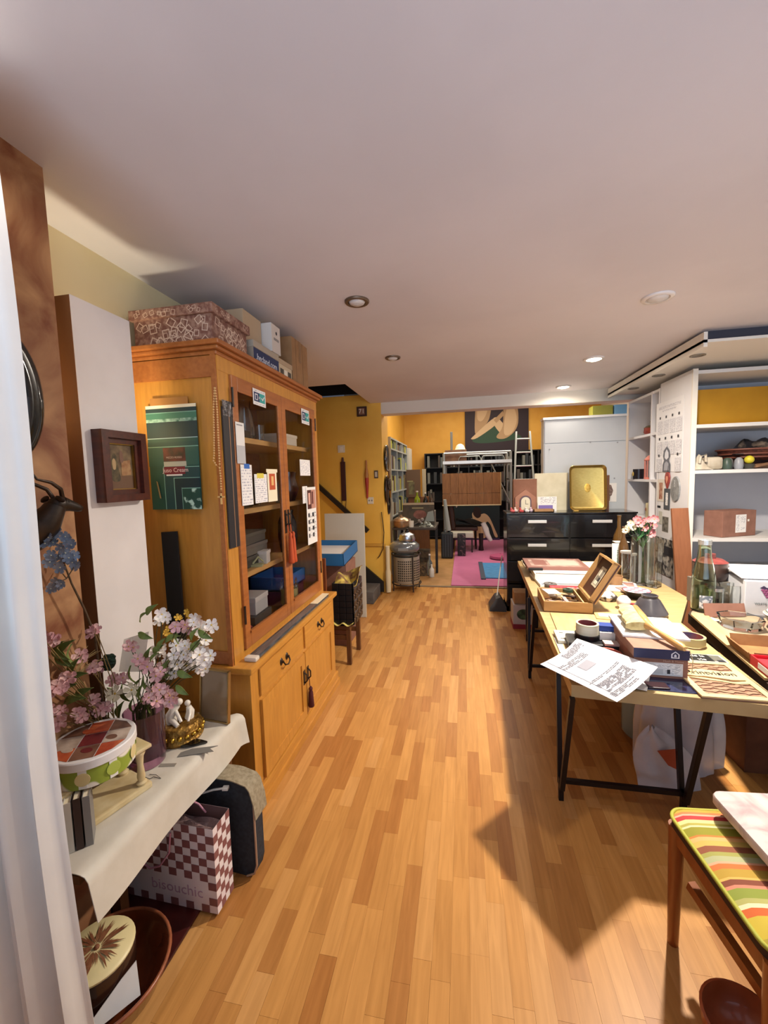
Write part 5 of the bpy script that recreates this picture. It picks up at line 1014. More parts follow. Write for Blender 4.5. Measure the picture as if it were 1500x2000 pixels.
for x0_, x1_, y0_, y1_ in ((-.10, .12, -.05, -.042), (-.10, .12, .042, .05), (-.10, -.092, -.05, .05), (.112, .12, -.05, .05)): G().box(x0_, x1_, y0_, y1_, 0, .035).build('tray_side', CARD, t)
t = thing('house_clock', 'brown house shaped clock with an arched pale dial on the black chest', 'clock', T(.70, 5.06, CT)); HW = mat('clock_brown', '8A5C44', '74482F', rough=.6, scale=6)
G().prism([(-.13,0), (.13,0), (.13,.38), (-.13,.38)], -.06, .05, FACE['-y'].to_4x4()).build('brown_box', HW, t)
G().prism([(-.115,0), (.115,0), (.115,.17), (.0,.26), (-.115,.17)], .05, .075, FACE['-y'].to_4x4()).build('gabled_front', mat('gable', 'A0715A', '8E6049', rough=.6, scale=6), t)
arch = lambda w, h: [(-w, .01), (w, .01)] + [(w*math.cos(a*PI/10), h-w+w*math.sin(a*PI/10)) for a in range(11)]
G().prism(arch(.065, .19), .075, .085, FACE['-y'].to_4x4()).build('arch_frame', REDW, t); G().prism([(x, y+.008) for x, y in arch(.05, .165)], .085, .089, FACE['-y'].to_4x4()).build('dial', K('CFC8B0', .5), t); G().box(-.002, .002, -.091, -.0895, .09, .14).box(0, .03, -.091, -.0895, .088, .092).build('hands', INK, t)
for k, (x, y, c, lab) in enumerate(((.54, 4.93, 'C05A5A', 'coral little trinket at the very corner of the black chest'), (.585, 4.96, 'D8C4BC', 'pale little trinket second from the corner of the chest'), (.635, 4.91, 'B84848', 'red little trinket third from the corner of the chest'), (.70, 4.93, 'D8D0CC', 'white little trinket in front of the house clock'), (.755, 4.94, 'C8B4C0', 'pinkish little trinket beside the purple card'))):
    solo('trinket', lab, 'trinket', G().ball((0, 0, .02), .02, 10, 7).ball((.022, 0, .015), .015, 8, 6).ball((-.005, -.004, .045), .013, 8, 6), K(c, .5), T(x, y, CT), world=False, smooth=60, group='trinkets on the black chest')
solo('bud_stem', 'thin pink stem with buds rising from the chest corner trinkets', 'stem', G().tube([(0, 0, 0), (.01, 0, .05), (.0, 0, .10)], .003, 5).ball((0, 0, .105), .01, 8, 6).ball((.018, 0, .06), .008, 8, 6), K('C46A6A', .6), T(.60, 4.99, CT), world=False)
slab('brown_back_board', 'dark brown board leaning behind the gold tray', 'board', 1.57, 1.64, 5.12, 5.14, CT, CT+.40, BROWNW)
slab('small_crate_dish', 'small dark glass dish beside the gold tray foot', 'dish', 1.21, 1.26, 4.9, 4.95, CT, CT+.02, BRASS)
# white cupboard behind
t = thing('white_cupboard', 'tall plain white cupboard with a top flap standing behind the black chest', 'cupboard', T(1.4, 5.4, 0)); WC = mat('white_laminate', 'BCC0C2', 'B6BABC', rough=.4, scale=2)
G().box(.955, 1.87, 5.31, 5.47, 0, 2.24).build('carcass', WC, t, True); G().box(.945, 1.875, 5.29, 5.475, 2.235, 2.262).build('top_board', K('E4E2DE', .45), t, True)
G().box(.965, 1.865, 5.298, 5.31, 1.955, 2.23, bev=.002).build('flap', WC, t, True); G().box(.965, 1.865, 5.298, 5.31, .03, 1.945, bev=.002).build('front_panel', WC, t, True)
for px, py in ((1073, 878), (1153, 864), (1206, 864), (1200, 934)): c = atY(px, py, 5.297); G().cyl((c.x, 5.297, c.z), (c.x, 5.294, c.z), .009, n=10).build('screw_cap', K('8C8C90', .4), t, True)
pc, w, h = onplane('y', 5.29, 1178, 944, 1204, 980); sheet('dried_tree_print', 'small print of a dark tree stuck on the white cupboard', 'print', facing(Vector((pc.x, 5.2945, pc.z)), '-y'), w, h, [(0,0,0,0, mat('tree_print', '4E3630', '8C7468', rough=.6, scale=40), ((.15,.3), (.1,.7), (.35,.95), (.6,.9), (.75,.6), (.65,.35), (.55,.3), (.52,.05), (.42,.05), (.4,.3)))], K('DAD4CC', .6))
slab('green_folder_box', 'yellow green flat box lying on top of the white cupboard', 'box', 1.50, 1.72, 5.30, 5.46, 2.263, 2.37, K('8C8A30', .5))
slab('blue_glass_box', 'pale blue box on top of the white cupboard by the cubbies', 'box', 1.735, 1.87, 5.30, 5.46, 2.263, 2.37, K('6E9CBC', .3))
# white cubbies facing the aisle
t = thing('white_cubby_shelf', 'tall white open cubby shelving between the cupboard and the printed panel', 'shelving', T(2.1, 5.1, 0)); CW = mat('cubby_white', 'DCDADA', 'D6D4D6', rough=.45, scale=3)
for y in (4.672, 4.845, 5.455): G().box(1.95, 2.29, y, y+.025, 0, 2.42).build('upright', CW, t, True)
for z in (.4, 1.06, 1.485, 1.975, 2.405): G().box(1.952, 2.29, 4.675, 5.47, z-.013, z+.013).build('shelf', CW, t, True)
G().box(2.29, 2.30, 4.672, 5.48, 0, 2.42).build('back', CW, t, True)
jar('lidded_bowl', 'reddish lidded bowl with a brass top on the upper cubby', (2.08, 5.12, 1.989), [(.001, 0), (.075, 0), (.095, .03), (.09, .08), (.001, .08)], mat('red_lacquer', '7A2E26', '9C5040', rough=.25, scale=12), ([(.095, .08), (.07, .10), (.03, .11), (.035, .15), (.02, .17), (.001, .17)], mat('brassy_lid', '8A7A58', '5E5038', rough=.4, metal=.5, scale=20)), 24, 'bowl')
for k, (z, r) in enumerate(((0, .042), (.095, .04), (.19, .036), (.28, .03))):
    jar('stacked_tin', ('lowest tin of the stack in the upper cubby', 'second lowest tin of the stack in the upper cubby', 'third tin of the stack in the upper cubby', 'topmost tin of the stack in the upper cubby')[k], (2.08, 4.96, 1.989+z), [(r*.9, 0), (r, .008), (r, .07), (r*.92, .078), (.001, .078)], K(('B0A898', '8A8478', 'A8A49C', '9A948A')[k], .3, .5), ([(r*.96, .078), (r*.96, .093), (.001, .094)], K('4A4038', .4)), 18, 'tin', group='tins stacked in the upper cubby')
t = jar('enamel_mug', 'dark enamel mug with a yellow emblem in the middle cubby', (2.0, 5.28, 1.499), [(.001, 0), (.055, 0), (.057, .115), (.052, .115), (.05, .01), (.001, .008)], K('1E1C22', .25), cat='mug'); G().lathe([(.022, 0), (.026, .001), (.001, .002)], 14).build('emblem', K('D0B468', .4), t).matrix_local = Matrix.Translation((-.0575, 0, .06)) @ FACE['-x'].to_4x4()
G().tube([(.0, .057, .09), (0, .085, .08), (0, .085, .04), (0, .057, .025)], .006, 7).build('handle', K('1E1C22', .25), t, smooth=50)
t = thing('birdcage_lantern', 'coral wire birdcage lantern in the middle cubby', 'lantern', T(2.05, 5.03, 1.499)); CO = K('CC7A6A', .5)
G().cyl((0, 0, 0), (0, 0, .02), .085, n=20).build('cage_base', CO, t); br = G().cyl((.08, 0, .02), (.08, 0, .21), .004, n=6).build('cage_bar', CO, t); copies(br, [Matrix.Rotation(k*PI/6, 4, 'Z') for k in range(1, 12)]); G().lathe([(.085, .205), (.088, .215), (.06, .25), (.02, .275), (.012, .29), (.001, .29)], 20).build('cage_roof', CO, t, smooth=50); G().lathe([(.03, .02), (.03, .12), (.001, .12)], 14).build('candle', K('D8B8A0', .5), t)
slab('orange_book_block', 'pale orange box behind the coral birdcage', 'box', 2.18, 2.26, 4.90, 5.12, 1.499, 1.77, K('D8A890', .6))
t = jar('cream_canister', 'cream lidded canister in the lower cubby above the black chest', (2.06, 5.02, 1.074), [(.001, 0), (.07, 0), (.075, .01), (.075, .15), (.07, .16), (.001, .16)], K('C4B690', .4), ([(.05, .16), (.045, .175), (.015, .18), (.02, .2), (.001, .21)], K('CBBE9C', .4)), 24, 'canister'); G().lathe([(.018, 0), (.02, .001), (.001, .0015)], 12).build('emblem', K('A86A50', .5), t).matrix_local = Matrix.Translation((-.0755, 0, .09)) @ FACE['-x'].to_4x4()
slab('dark_cubby_box', 'dark box at the back of the lower cubby', 'box', 2.16, 2.28, 4.9, 5.2, 1.074, 1.42, K('1C1C24', .5))
jar('white_pot', 'tiny white and black pot in the narrow upper cubby', (2.02, 4.75, 1.989), [(.03, 0), (.04, .05), (.03, .09), (.001, .09)], K('C8C6C4', .3), ([(.03, .09), (.02, .11), (.001, .115)], BLACK), 16, 'pot')

# ------------------------------------------------------------------ open shelf unit with the printed panel
t = thing('white_shelf_unit', 'wide white open bookcase whose end panel carries the printed sheet', 'bookcase', T(2.5, 4.36, 0)); SW = mat('shelf_white', 'D2D0CC', 'CCC9C6', rough=.5, scale=3)
G().box(1.95, 1.98, 4.07, 4.65, .34, 2.455).build('end_panel', mat('panel_white', 'D6D6D8', 'D0D0D4', rough=.45, scale=3), t, True); G().box(3.11, 3.14, 4.07, 4.65, .34, 2.455).build('end_panel', SW, t, True)
G().box(1.945, 1.985, 4.055, 4.07, .34, 2.455).build('front_edge', K('D8D2C6', .5), t, True)
for z in (.66, .985, 1.585, 1.98, 2.44): G().box(1.98, 3.11, 4.06, 4.65, z-.03, z).build('shelf', SW, t, True)
G().box(1.95, 3.14, 4.65, 4.665, .34, 2.455).build('back', mat('grey_white_back', 'BDBDC2', 'B6B6BC', rough=.6, scale=3), t, True); G().box(1.93, 3.14, 4.05, 4.66, 0, .335).build('plinth', K('7E6E5E', .6), t, True); G().box(1.922, 1.95, 4.04, 4.67, .335, .36).build('plinth_ledge', K('C4B8A4', .5), t, True)
slab('yellow_canvas', 'large plain yellow canvas standing on the top shelf of the white bookcase', 'canvas', 2.06, 2.95, 4.36, 4.39, 1.982, 2.325, mat('yellow_ochre_paint', 'C08A12', 'B37E0A', rough=.6, scale=4))
slab('brown_offcut', 'brown board leaning inside the top shelf beside the yellow canvas', 'board', 1.985, 2.04, 4.5, 4.52, 1.982, 2.3, K('5A3C1C', .6))
t = thing('wicker_basket', 'dark reddish wicker basket heaped with ribbons on the second shelf', 'basket', T(2.62, 4.34, 1.66))
G().lathe([(.001, 0), (.20, 0), (.28, .05), (.31, .10), (.30, .105), (.26, .06), (.19, .012), (.001, .012)], 32, sy=.7).build('basket_body', mat('dark_wicker', '5A2E22', '3A1A14', rough=.6, scale=50, bump=.5), t, smooth=40)
for z, r in ((.03, .262), (.06, .293), (.10, .313)): G().tube([(r*math.cos(k*PI/20), .7*r*math.sin(k*PI/20), z) for k in range(40)], .008, 6, True).build('woven_rim', K('6A3A2A', .5), t, smooth=60)
solo('ribbon_heap', 'heap of dark and silvery ribbons lying in the wicker basket', 'ribbons', G().grid(lambda u, v: Vector((-.26+.52*u, -.16+.32*v, .06+.12*math.sin(PI*u)*math.sin(PI*v)*(1+.45*math.sin(13*u+4)*math.cos(11*v)))), 22, 16, .006), mat('ribbon_mix', '1E1C20', '7A6A5C', rough=.35, scale=14, lo=.5, hi=.7), T(2.62, 4.34, 1.66), world=False)
solo('basket_riser', 'low dark box beneath the wicker basket on the second shelf', 'box', G().box(-.2, .3, -.1, .12, 0, .07), K('4A2A28', .6), T(2.6, 4.38, 1.587), world=False)
solo('maroon_roll', 'long maroon roll lying on the second shelf behind the white gloves', 'roll', G().cyl((0, 0, .03), (.38, .02, .05), .03, n=14).cyl((.02, .06, .09), (.36, .04, .09), .03, n=14), K('5A1E26', .6), T(2.0, 4.48, 1.587), world=False, smooth=50)
solo('white_gloves', 'crumpled cream gloves at the front of the second shelf', 'gloves', G().grid(lambda u, v: Vector((-.08+.16*u, -.08+.16*v, .1*math.sin(PI*u)*math.sin(PI*v)*(1+.4*math.sin(9*u)*math.cos(7*v))+.004)), 12, 12, .006).tube([(-.02, -.06, .06), (-.02, -.07, .12), (.02, -.07, .13), (.03, -.06, .07)], .012, 7), mat('cream_suede', 'C8BEAC', 'A89C88', rough=.8, scale=12), T(2.06, 4.16, 1.588), world=False, smooth=60)
slab('cream_bag_block', 'cream lumpy bag beside the gloves on the second shelf', 'bag', 2.10, 2.24, 4.12, 4.22, 1.587, 1.70, mat('cream_bag', 'BCB2A0', 'A0947F', rough=.8, scale=8), bev=.03)
solo('yellow_ball', 'bright yellow green ball on the second shelf', 'ball', G().ball((0, 0, .035), .035, 16, 10), K('C2B630', .5), T(2.42, 4.10, 1.63), world=False, smooth=80)
solo('ball_saucer', 'small dark dish carrying the yellow ball', 'dish', G().lathe([(.03, 0), (.04, .04), (.03, .043), (.001, .043)], 16), K('3A3A34', .5), T(2.42, 4.10, 1.587), world=False, smooth=50)
solo('wood_sticks', 'bundle of pale wooden pieces at the front of the second shelf', 'sticks', G().bar((-.14, 0, .02), (.22, .02, .05), .05, .025).bar((-.1, -.03, .015), (.28, .01, .09), .03, .02).bar((-.06, .05, .02), (.2, .04, .02), .04, .03), mat('stick_wood', '8A6648', '6A4A32', rough=.6, scale=9), T(2.55, 4.14, 1.587), world=False)
for k, (x, c, lab) in enumerate(((2.27, '3A4A40', 'dark green lump beside the cream bag on the second shelf'), (2.31, '6E6A66', 'grey metal tin behind the dark green lump'), (2.36, '8A8C92', 'silvery spray nozzle near the yellow ball'))):
    solo('odd_pot', lab, 'pot', G().lathe([(.03, 0), (.036, .03), (.03, .08), (.014, .1), (.001, .1)], 14), K(c, .4), T(x, 4.13+.05*(k % 2), 1.587), world=False, smooth=50)
t = thing('brown_parcel', 'brown cardboard parcel with a white label on the third shelf of the white bookcase', 'box', T(2.37, 4.24, .987, .42)); G().box(-.19, .19, -.085, .085, 0, .23, bev=.004).build('body', CARDP, t); sheet('address_label', None, None, None, .12, .16, [(.08, .08, .34, .95, PRINT), (.45, .5, .9, .9, PRINT), (.5, .12, .9, .3, PRINT)], PAPER, .001, parent=t).matrix_local = Matrix.Translation((.015, -.0855, .115)) @ FACE['-y'].to_4x4(); G().box(.09, .11, -.0868, -.0855, .13, .15).build('tape_tab', OFFW, t)
# sheets and ornaments on the end panel
def onpanel(name, label, cat, px, layers, base, th=.0015, roll=0):
    c, w, h = onplane('x', 1.949, *px); return sheet(name, label, cat, facing(Vector((1.9492, c.y, c.z)), '-x', roll), w, h, layers, base, th)
L_ = [(.1, .9, .9, .94, FINE), (.25, .86, .75, .885, FINE)]
for j, y in enumerate((.76, .46, .22)):
    for i in range(4):
        if j == 2 and 0 < i < 3: continue
        x = .08 + .23*i; L_ += [(x+.06, y, x+.11, y+.035, INK), (x, y-.22, x+.19, y-.03, FINE)]
L_ += [(0,0,0,0, K('5C5E66', .5), ((.33,0), (.33,.1), (.38,.16), (.34,.22), (.36,.3), (.47,.36), (.58,.3), (.6,.22), (.56,.16), (.62,.1), (.62,0))), (0,0,0,0, K('C8CAD0', .5), ((.4,.2), (.41,.27), (.47,.32), (.54,.27), (.55,.2), (.47,.17))), (0,0,0,0, K('9A9CA4', .5), ((.38,.02), (.4,.12), (.47,.15), (.55,.12), (.57,.02)))]
onpanel('printed_wall_sheet', 'long white sheet of fine print with a grey hooded emblem on the end panel', 'poster', (1283, 790, 1332, 921), L_, K('DADADC', .6))
t = thing('red_heart_tag', 'dark red drop shaped ornament hanging under the printed sheet', 'ornament', facing(atX(1305, 936, 1.945), '-x')); G().prism([(.0, -.09), (.035, -.03), (.045, .02), (.03, .06), (0, .07), (-.03, .06), (-.045, .02), (-.035, -.03)], 0, .012).build('drop', K('8A3A34', .4), t); G().prism([(0, -.04), (.02, 0), (.015, .03), (-.015, .03), (-.02, 0)], .012, .014).build('inlay', K('C88A70', .4), t); G().tube([(0, .07, .004), (0, .13, .002)], .003, 5).build('string', DARK, t)
t = thing('oval_plaque', 'grey oval plaque on the white end panel', 'plaque', facing(atX(1320, 955, 1.949), '-x')); G().lathe([(1, 0), (.95, .01), (.001, .012)], 32, sx=.085, sy=.12).build('disc', mat('grey_print', '6E7072', '8A8C8C', rough=.5, scale=30), t); g = G(); 
text('?', t, .09, K('C4C6C6', .5), None, mtx=Matrix.Translation((0, .05, .0125)))
onpanel('narrow_brown_print', 'narrow brown and cream picture high on the end panel near the cubbies', 'print', (1285, 936, 1297, 980), [(.25, .1, .75, .85, mat('rust_print', '8A4A38', 'B89880', rough=.6, scale=25))], K('CFC8BC', .6))
onpanel('dark_slate_strip', 'dark slate strip on the end panel below the red ornament', 'plaque', (1298, 954, 1308, 996), [(.3, .2, .7, .8, PRINT)], K('4A4E54', .5), .004)
onpanel('black_square', 'small black square sticker on the edge of the end panel', 'sticker', (1284, 987, 1290, 992), [], K('141414', .5))
onpanel('pale_key_strip', 'small pale strip below the black square on the end panel', 'sticker', (1287, 998, 1293, 1024), [], K('B8B8AC', .6))
onpanel('small_grey_photo', 'small dark photograph on the end panel above the big photograph', 'print', (1294, 1008, 1305, 1040), [(.1, .05, .9, .95, mat('grey_photo', '3C3A36', '8A867C', rough=.5, scale=26))], K('77756E', .6))
onpanel('large_photo_print', 'large rounded black and white photograph low on the end panel', 'print', (1281, 1046, 1314, 1131), [(0, 0, 1, 1, mat('photo_bw', '3A3A3C', 'B4B0A6', rough=.45, scale=18, lo=.42, hi=.6)), (.05, .6, .5, .95, mat('photo_bw2', 'A8A090', '6E685C', rough=.5, scale=24)), (.5, .55, 1, .8, K('343438', .5))], K('6E6C68', .5), .003)
solo('leaning_plank', 'long reddish brown plank leaning on the front edge of the white bookcase', 'plank', G().box(-.066, .066, -.012, .012, 0, 1.27, bev=.002), mat('plank_brown', '8E5A3A', '7A4A2E', rough=.55, scale=4, st=(5,5,.7), kind='wood', lo=.2, hi=.9), Matrix.Translation((1.885, 3.85, 0)) @ Matrix.Rotation(-.14, 4, 'X') @ Matrix.Rotation(-.02, 4, 'Y'), world=False)
# pelmet over the shelves
g = G(); g.box(1.70, 2.3, 3.42, 5.42, 2.50, 2.52); g.box(1.70, 1.725, 3.42, 5.42, 2.47, 2.575); g.box(2.3, 3.15, 3.42, 4.7, 2.50, 2.52)
struct('trim_2', g, K('DCD8CE', .5))
for y in (3.78, 4.45, 5.05):
    t = thing('shelf_downlight', {3.78: 'nearest small unlit spotlight under the white pelmet', 4.45: 'middle small unlit spotlight under the white pelmet', 5.05: 'farthest small unlit spotlight under the white pelmet'}[y], 'light', T(1.84, y, 2.50)); G().lathe([(.055, 0), (.055, -.006), (.04, -.008), (.036, 0)], 20, cap=False).build('rim', K('8A8478', .4, .5), t); G().lathe([(.037, -.001), (.001, -.004)], 16, cap=False).build('lens', K('5A564E', .3), t)
struct('pelmet_gap_shade', G().box(1.74, 3.15, 3.50, 3.52, 2.52, 2.6), K('3E3E48', .8))  # dark panel standing in for the shaded gap between pelmet and ceiling
#slab('white_ledge_box', 'white box on the pelmet top near the ceiling', 'box', 2.35, 3.1, 3.46, 3.8, 2.521, 2.58, K('D6D4D0', .5))

# ================================================================== WORK TABLES
Z1 = .66
t = thing('trestle_table', 'long pale birch worktable on thin dark metal trestles, loaded with craft things', 'table', T(.85, 3.2, 0))
top = [(.458, 1.868), (1.235, 1.80), (1.30, 2.75), (1.60, 3.3), (1.62, 4.56), (.56, 4.56)]
G().prism(top, .604, .66).build('tabletop', mat('birch_top', 'B89E72', 'A68858', rough=.5, scale=2.5, st=(1, 5, 1), kind='wood', lo=.2, hi=.9), t, True)
def trestle(y, x0, x1):
    for x in (x0, x1):
        for dy in (-.15, .13): G().bar((x, y+dy*.14, .07), (x + .01, y+dy, .604), .022).build('leg', K('1E1719', .4, .3), t, True)
        G().bar((x, y, 0), (x, y, .11), .022).build('foot', K('1E1719', .4, .3), t, True)
    G().bar((x0, y, .10), (x1, y, .10), .02).build('foot_rail', K('1E1719', .4, .3), t, True)
trestle(2.01, .40+.05, .985); trestle(3.25, .49, 1.05); trestle(4.0, .58, 1.12)
t2 = thing('corner_worktable', 'second dark edged worktable holding bottles and boxes before the white bookcase', 'table', T(1.9, 2.5, 0))
tp = [(1.19, 1.5), (1.28, 1.95), (1.425, 2.93), (1.47, 3.0), (1.56, 3.04), (2.7, 3.4), (2.7, 1.5)]
G().prism(tp, .60, .66).build('tabletop', mat('dark_edge_top', '4A3A2C', '2E221A', rough=.5, scale=4), t2, True)
G().prism([(x+.012, y-.006) for x, y in tp[:5]] + tp[5:], .66, .664).build('worn_surface', mat('worn_top', 'A8947A', '7C6A54', rough=.6, scale=5), t2, True)
for x, y in ((1.5, 2.8), (2.6, 3.25), (1.35, 1.6), (2.6, 1.6)): G().box(x-.025, x+.025, y-.025, y+.025, 0, .60).build('leg', K('241C16', .5), t2, True)
def on(px, py, z=Z1): return atZ(px, py, z)
# --- far end of the long table
def flat(name, label, cat, x, y, z, w, d, h, rz, m, layers=None, base=None, bev=.002):
    t = thing(name, label, cat, T(x, y, z, rz)); G().box(-w/2, w/2, -d/2, d/2, 0, h, bev=bev).build('body', m, t)
    if layers: sheet('printed_face', None, None, None, w*.96, d*.96, layers, base or m, .0006, parent=t).location = (0, 0, h)
    return t
PINKP = mat('pink_print', 'BDA294', '8C6A60', rough=.5, scale=12)
flat('white_portfolio', 'wide white portfolio with a black spine, lowest of the pile on the far table end', 'portfolio', .93, 3.72, .661, .66, .42, .022, .04, PAPER, [(0, 0, 1, .06, BLACK), (.05, .5, .9, .55, GREY)])
flat('white_binder', 'white ring binder lying on the white portfolio', 'binder', .83, 3.84, .684, .46, .34, .045, -.03, OFFW, [(0, 0, 1, .08, K('5A5450', .5)), (.1, .3, .8, .6, PAPER)])
flat('framed_print', 'pinkish framed print topmost of the pile at the far table end', 'picture', .82, 4.02, .731, .52, .40, .028, -.02, K('8C6258', .5), [(.06, .06, .94, .94, PINKP), (.12, .2, .35, .8, K('8A5A50', .5)), (.4, .2, .9, .8, K('C4B0A0', .5))])
flat('black_sketchbook', 'black edged sketchbook under the framed print', 'book', .62, 3.98, .731, .12, .36, .02, .02, BLACK)
flat('drawing_sheets', 'loose cream drawing sheets spread at the very end of the long table', 'paper', .95, 4.36, .661, .72, .34, .012, -.03, K('DCD0AC', .7), [(.25, .5, .6, .9, mat('sketch_print', 'D8CCA8', '5A5040', rough=.7, scale=14, lo=.58, hi=.62)), (.6, .1, .95, .8, PAPER)])
solo('paper_curl', 'curled white paper lying behind the open wooden box', 'paper', G().grid(lambda u, v: Vector((-.14+.28*u, -.1+.2*v, .004+.05*math.sin(PI*v)*(.4+.6*u))), 8, 10, .0015), K('E2DACA', .7), T(1.15, 4.28, .674, -.2), world=False, smooth=60)
flat('red_pen_case', 'red plastic pen case between the portfolio and the open box', 'case', .80, 3.45, .661, .26, .07, .025, -.05, mat('red_plastic', 'A83440', 'C8A09C', rough=.3, scale=9, lo=.55, hi=.6), bev=.008)
jar('tape_disc', 'flat dark reel beside the red pen case', (.69, 3.52, .661), [(.05, 0), (.055, .015), (.05, .03), (.02, .03), (.02, 0)], K('5E5A58', .4), cat='reel')
# --- open wooden box
t = thing('open_wooden_box', 'open hinged wooden box full of wooden printing pieces on the long table', 'box', T(.682, 3.03, .661, -.05)); w, d, h = .305, .35, .075
BX = mat('box_wood', 'B28A58', '95703F', rough=.5, scale=4, st=(1, 5, 5), kind='wood', lo=.2, hi=.9)
G().box(-w/2, w/2, -d/2, d/2, 0, .008).build('box_floor', BROWNW, t)
for x0_, x1_, y0_, y1_ in ((-w/2, w/2, -d/2, -d/2+.012), (-w/2, w/2, d/2-.012, d/2), (-w/2, -w/2+.012, -d/2+.012, d/2-.012), (w/2-.012, w/2, -d/2+.012, d/2-.012)): G().box(x0_, x1_, y0_, y1_, 0, h, bev=.002).build('box_side', BX, t)
G().box(w/2-.055, w/2-.047, -d/2+.012, d/2-.012, .02, .07).build('divider', PLY, t)
LM = Matrix.Translation((w/2, 0, h)) @ Matrix.Rotation(-1.05, 4, 'Y')              # the lid stands open, hinge on the long side
l = thing if False else None
lid = G().box(0, .30, -d/2, d/2, -.012, 0).build('lid_panel', mat('lid_lining', '4A2A20', '3C2018', rough=.5, scale=6), t); lid.matrix_local = LM
rim = G(); rim.box(0, .30, -d/2, -d/2+.014, 0, .03); rim.box(0, .30, d/2-.014, d/2, 0, .03); rim.box(.286, .30, -d/2, d/2, 0, .03); rim.box(0, .014, -d/2, d/2, 0, .03); rim.box(-.001, .301, -d/2-.001, d/2+.001, -.018, -.011)
q = rim.build('lid_frame', BX, t); q.matrix_local = LM
q = sheet('lid_label', None, None, None, .11, .15, [(.1, .1, .9, .9, K('7A7468', .5)), (.2, .55, .5, .9, K('C8C0AC', .5)), (.55, .3, .9, .5, INK), (.2, .12, .8, .3, K('D8D0BC', .5))], K('C4BCA4', .5), .001, parent=t); q.matrix_local = LM @ Matrix.Translation((.155, .0, .0005)) @ Matrix.Rotation(-PI/2, 4, 'Z')
BT = TM[t.name]
for k in range(22):
    x, y = random.uniform(-.085, .065), random.uniform(-.13, .12); l_, w_ = random.uniform(.06, .15), random.uniform(.010, .028); c_ = random.choice(('B89A6C', '8A6A48', 'D8CCB4', '5A4A44', 'A88C8C', '6E5A40', 'C8B088'))
    solo('printing_piece', '%s loose wooden piece heaped in the open wooden box' % ORD[k+1], 'piece', G().box(-l_/2, l_/2, -w_/2, w_/2, -.005, .005, rot=(random.uniform(-.15, .15), random.uniform(-.15, .15), random.uniform(0, 3)), bev=.001), K(c_, .6), BT @ Matrix.Translation((x, y, .018 + .0021*k)), world=False, group='loose wooden pieces in the open box')
solo('paper_packet', 'pinkish white paper packet lying on the pieces in the open box', 'packet', G().box(-.055, .055, -.04, .04, 0, .006, rot=(.2, .1, .5)), K('D4C4B8', .6), BT @ Matrix.Translation((-.07, .06, .075)), world=False)
solo('green_reel', 'small dark green reel among the pieces in the open box', 'reel', G().lathe([(.035, 0), (.035, .02), (.015, .02), (.015, 0)], 18), K('2C4030', .4), BT @ Matrix.Translation((.05, .11, .068)), world=False)
t = flat('steel_blade_plate', 'dull grey metal plate standing behind the open box lid', 'plate', 1.06, 3.35, .661, .10, .16, .006, .5, K('6A5E58', .4, .5)); t.matrix_world = Matrix.Translation((1.06, 3.42, .78)) @ Euler((1.2, .5, .3)).to_matrix().to_4x4(); TM[t.name] = t.matrix_world.copy()
# --- middle things
t = flat('birch_sheet', 'thin birch sheet lying in front of the open wooden box', 'sheet', .715, 2.53, .661, .36, .60, .006, -.07, PLY, [(.5, .62, .95, .66, K('B89A68', .6))])
solo('thin_brush', 'thin pale brush handle lying across the birch sheet', 'brush', G().tube([(-.11, -.01, .006), (0, 0, .006), (.12, .012, .006)], [.002, .004, .005], 7), K('D0B484', .5), T(.755, 2.58, .668), world=False, smooth=50)
flat('tag_pad', 'small stack of whitish tags on the table edge by the curled invoice', 'tags', .555, 2.39, .668, .11, .16, .016, -.05, K('DCD6C4', .6), [(.15, .15, .35, .25, K('6A6A66', .6)), (.55, .5, .75, .6, K('6A6A66', .6)), (.2, .7, .4, .8, K('6A6A66', .6))])
flat('pale_tag_sheet', 'pale bluish tag sheet beside the stack of tags', 'tags', .512, 2.30, .662, .05, .20, .004, -.05, K('C8CCC4', .6))
flat('orange_scraper', 'small brown and orange tool by the table edge', 'tool', .52, 2.12, .662, .03, .12, .01, .3, K('8A5A40', .5))
flat('black_case', 'black rectangular case supporting the tape rolls', 'case', .655, 2.28, .668, .24, .15, .045, -.08, K('141316', .35), bev=.012)
def tape(name, label, c, r, hgt, mo, mi, rz=0, tilt=0):
    t = thing(name, label, 'tape', Matrix.Translation(c) @ Euler((tilt, 0, rz)).to_matrix().to_4x4())
    G().lathe([(r*.82, 0), (r, 0), (r, hgt), (r*.82, hgt)], 32, cap=False).build('tape_wound', mo, t, smooth=40); G().lathe([(r*.80, 0), (r*.82, 0), (r*.82, hgt+.0005), (r*.80, hgt+.0005), (r*.80, 0)], 32, cap=False).build('core', mi, t, smooth=40); return t
tape('black_tape_roll', 'black tape roll beneath the pale tape roll', (.64, 2.30, .714), .062, .024, K('17161A', .3), DARK)
tape('masking_tape_roll', 'pale yellow and white tape roll standing on the black roll', (.64, 2.30, .739), .056, .055, mat('masking_tape_m', 'C9C6A0', 'D8D4CC', rough=.5, st=(.1, .1, 9), scale=3), K('8E4A4C', .5))
tape('coral_tape_roll', 'coral red tape roll beside the cardboard shoe box', (.69, 2.125, .668), .06, .042, K('C26A5C', .4), K('A84A48', .5))
tape('clear_tape_roll', 'yellowish clear tape roll at the far side of the shoe box', (1.185, 2.40, .668), .065, .042, K('B4A878', .25), mat('printed_core', '9C5A60', '4A4A7C', rough=.5, scale=12))
flat('ink_box', 'small blue and white box behind the masking tape roll', 'box', .738, 2.30, .714, .085, .07, .042, -.1, PAPER, [(0, 0, 1, .5, K('D8D8D4', .5)), (.1, .1, .5, .4, INK)])
flat('blue_ink_box', 'dark blue box stacked on the small white box', 'box', .738, 2.31, .757, .08, .06, .03, -.1, K('25408C', .4))
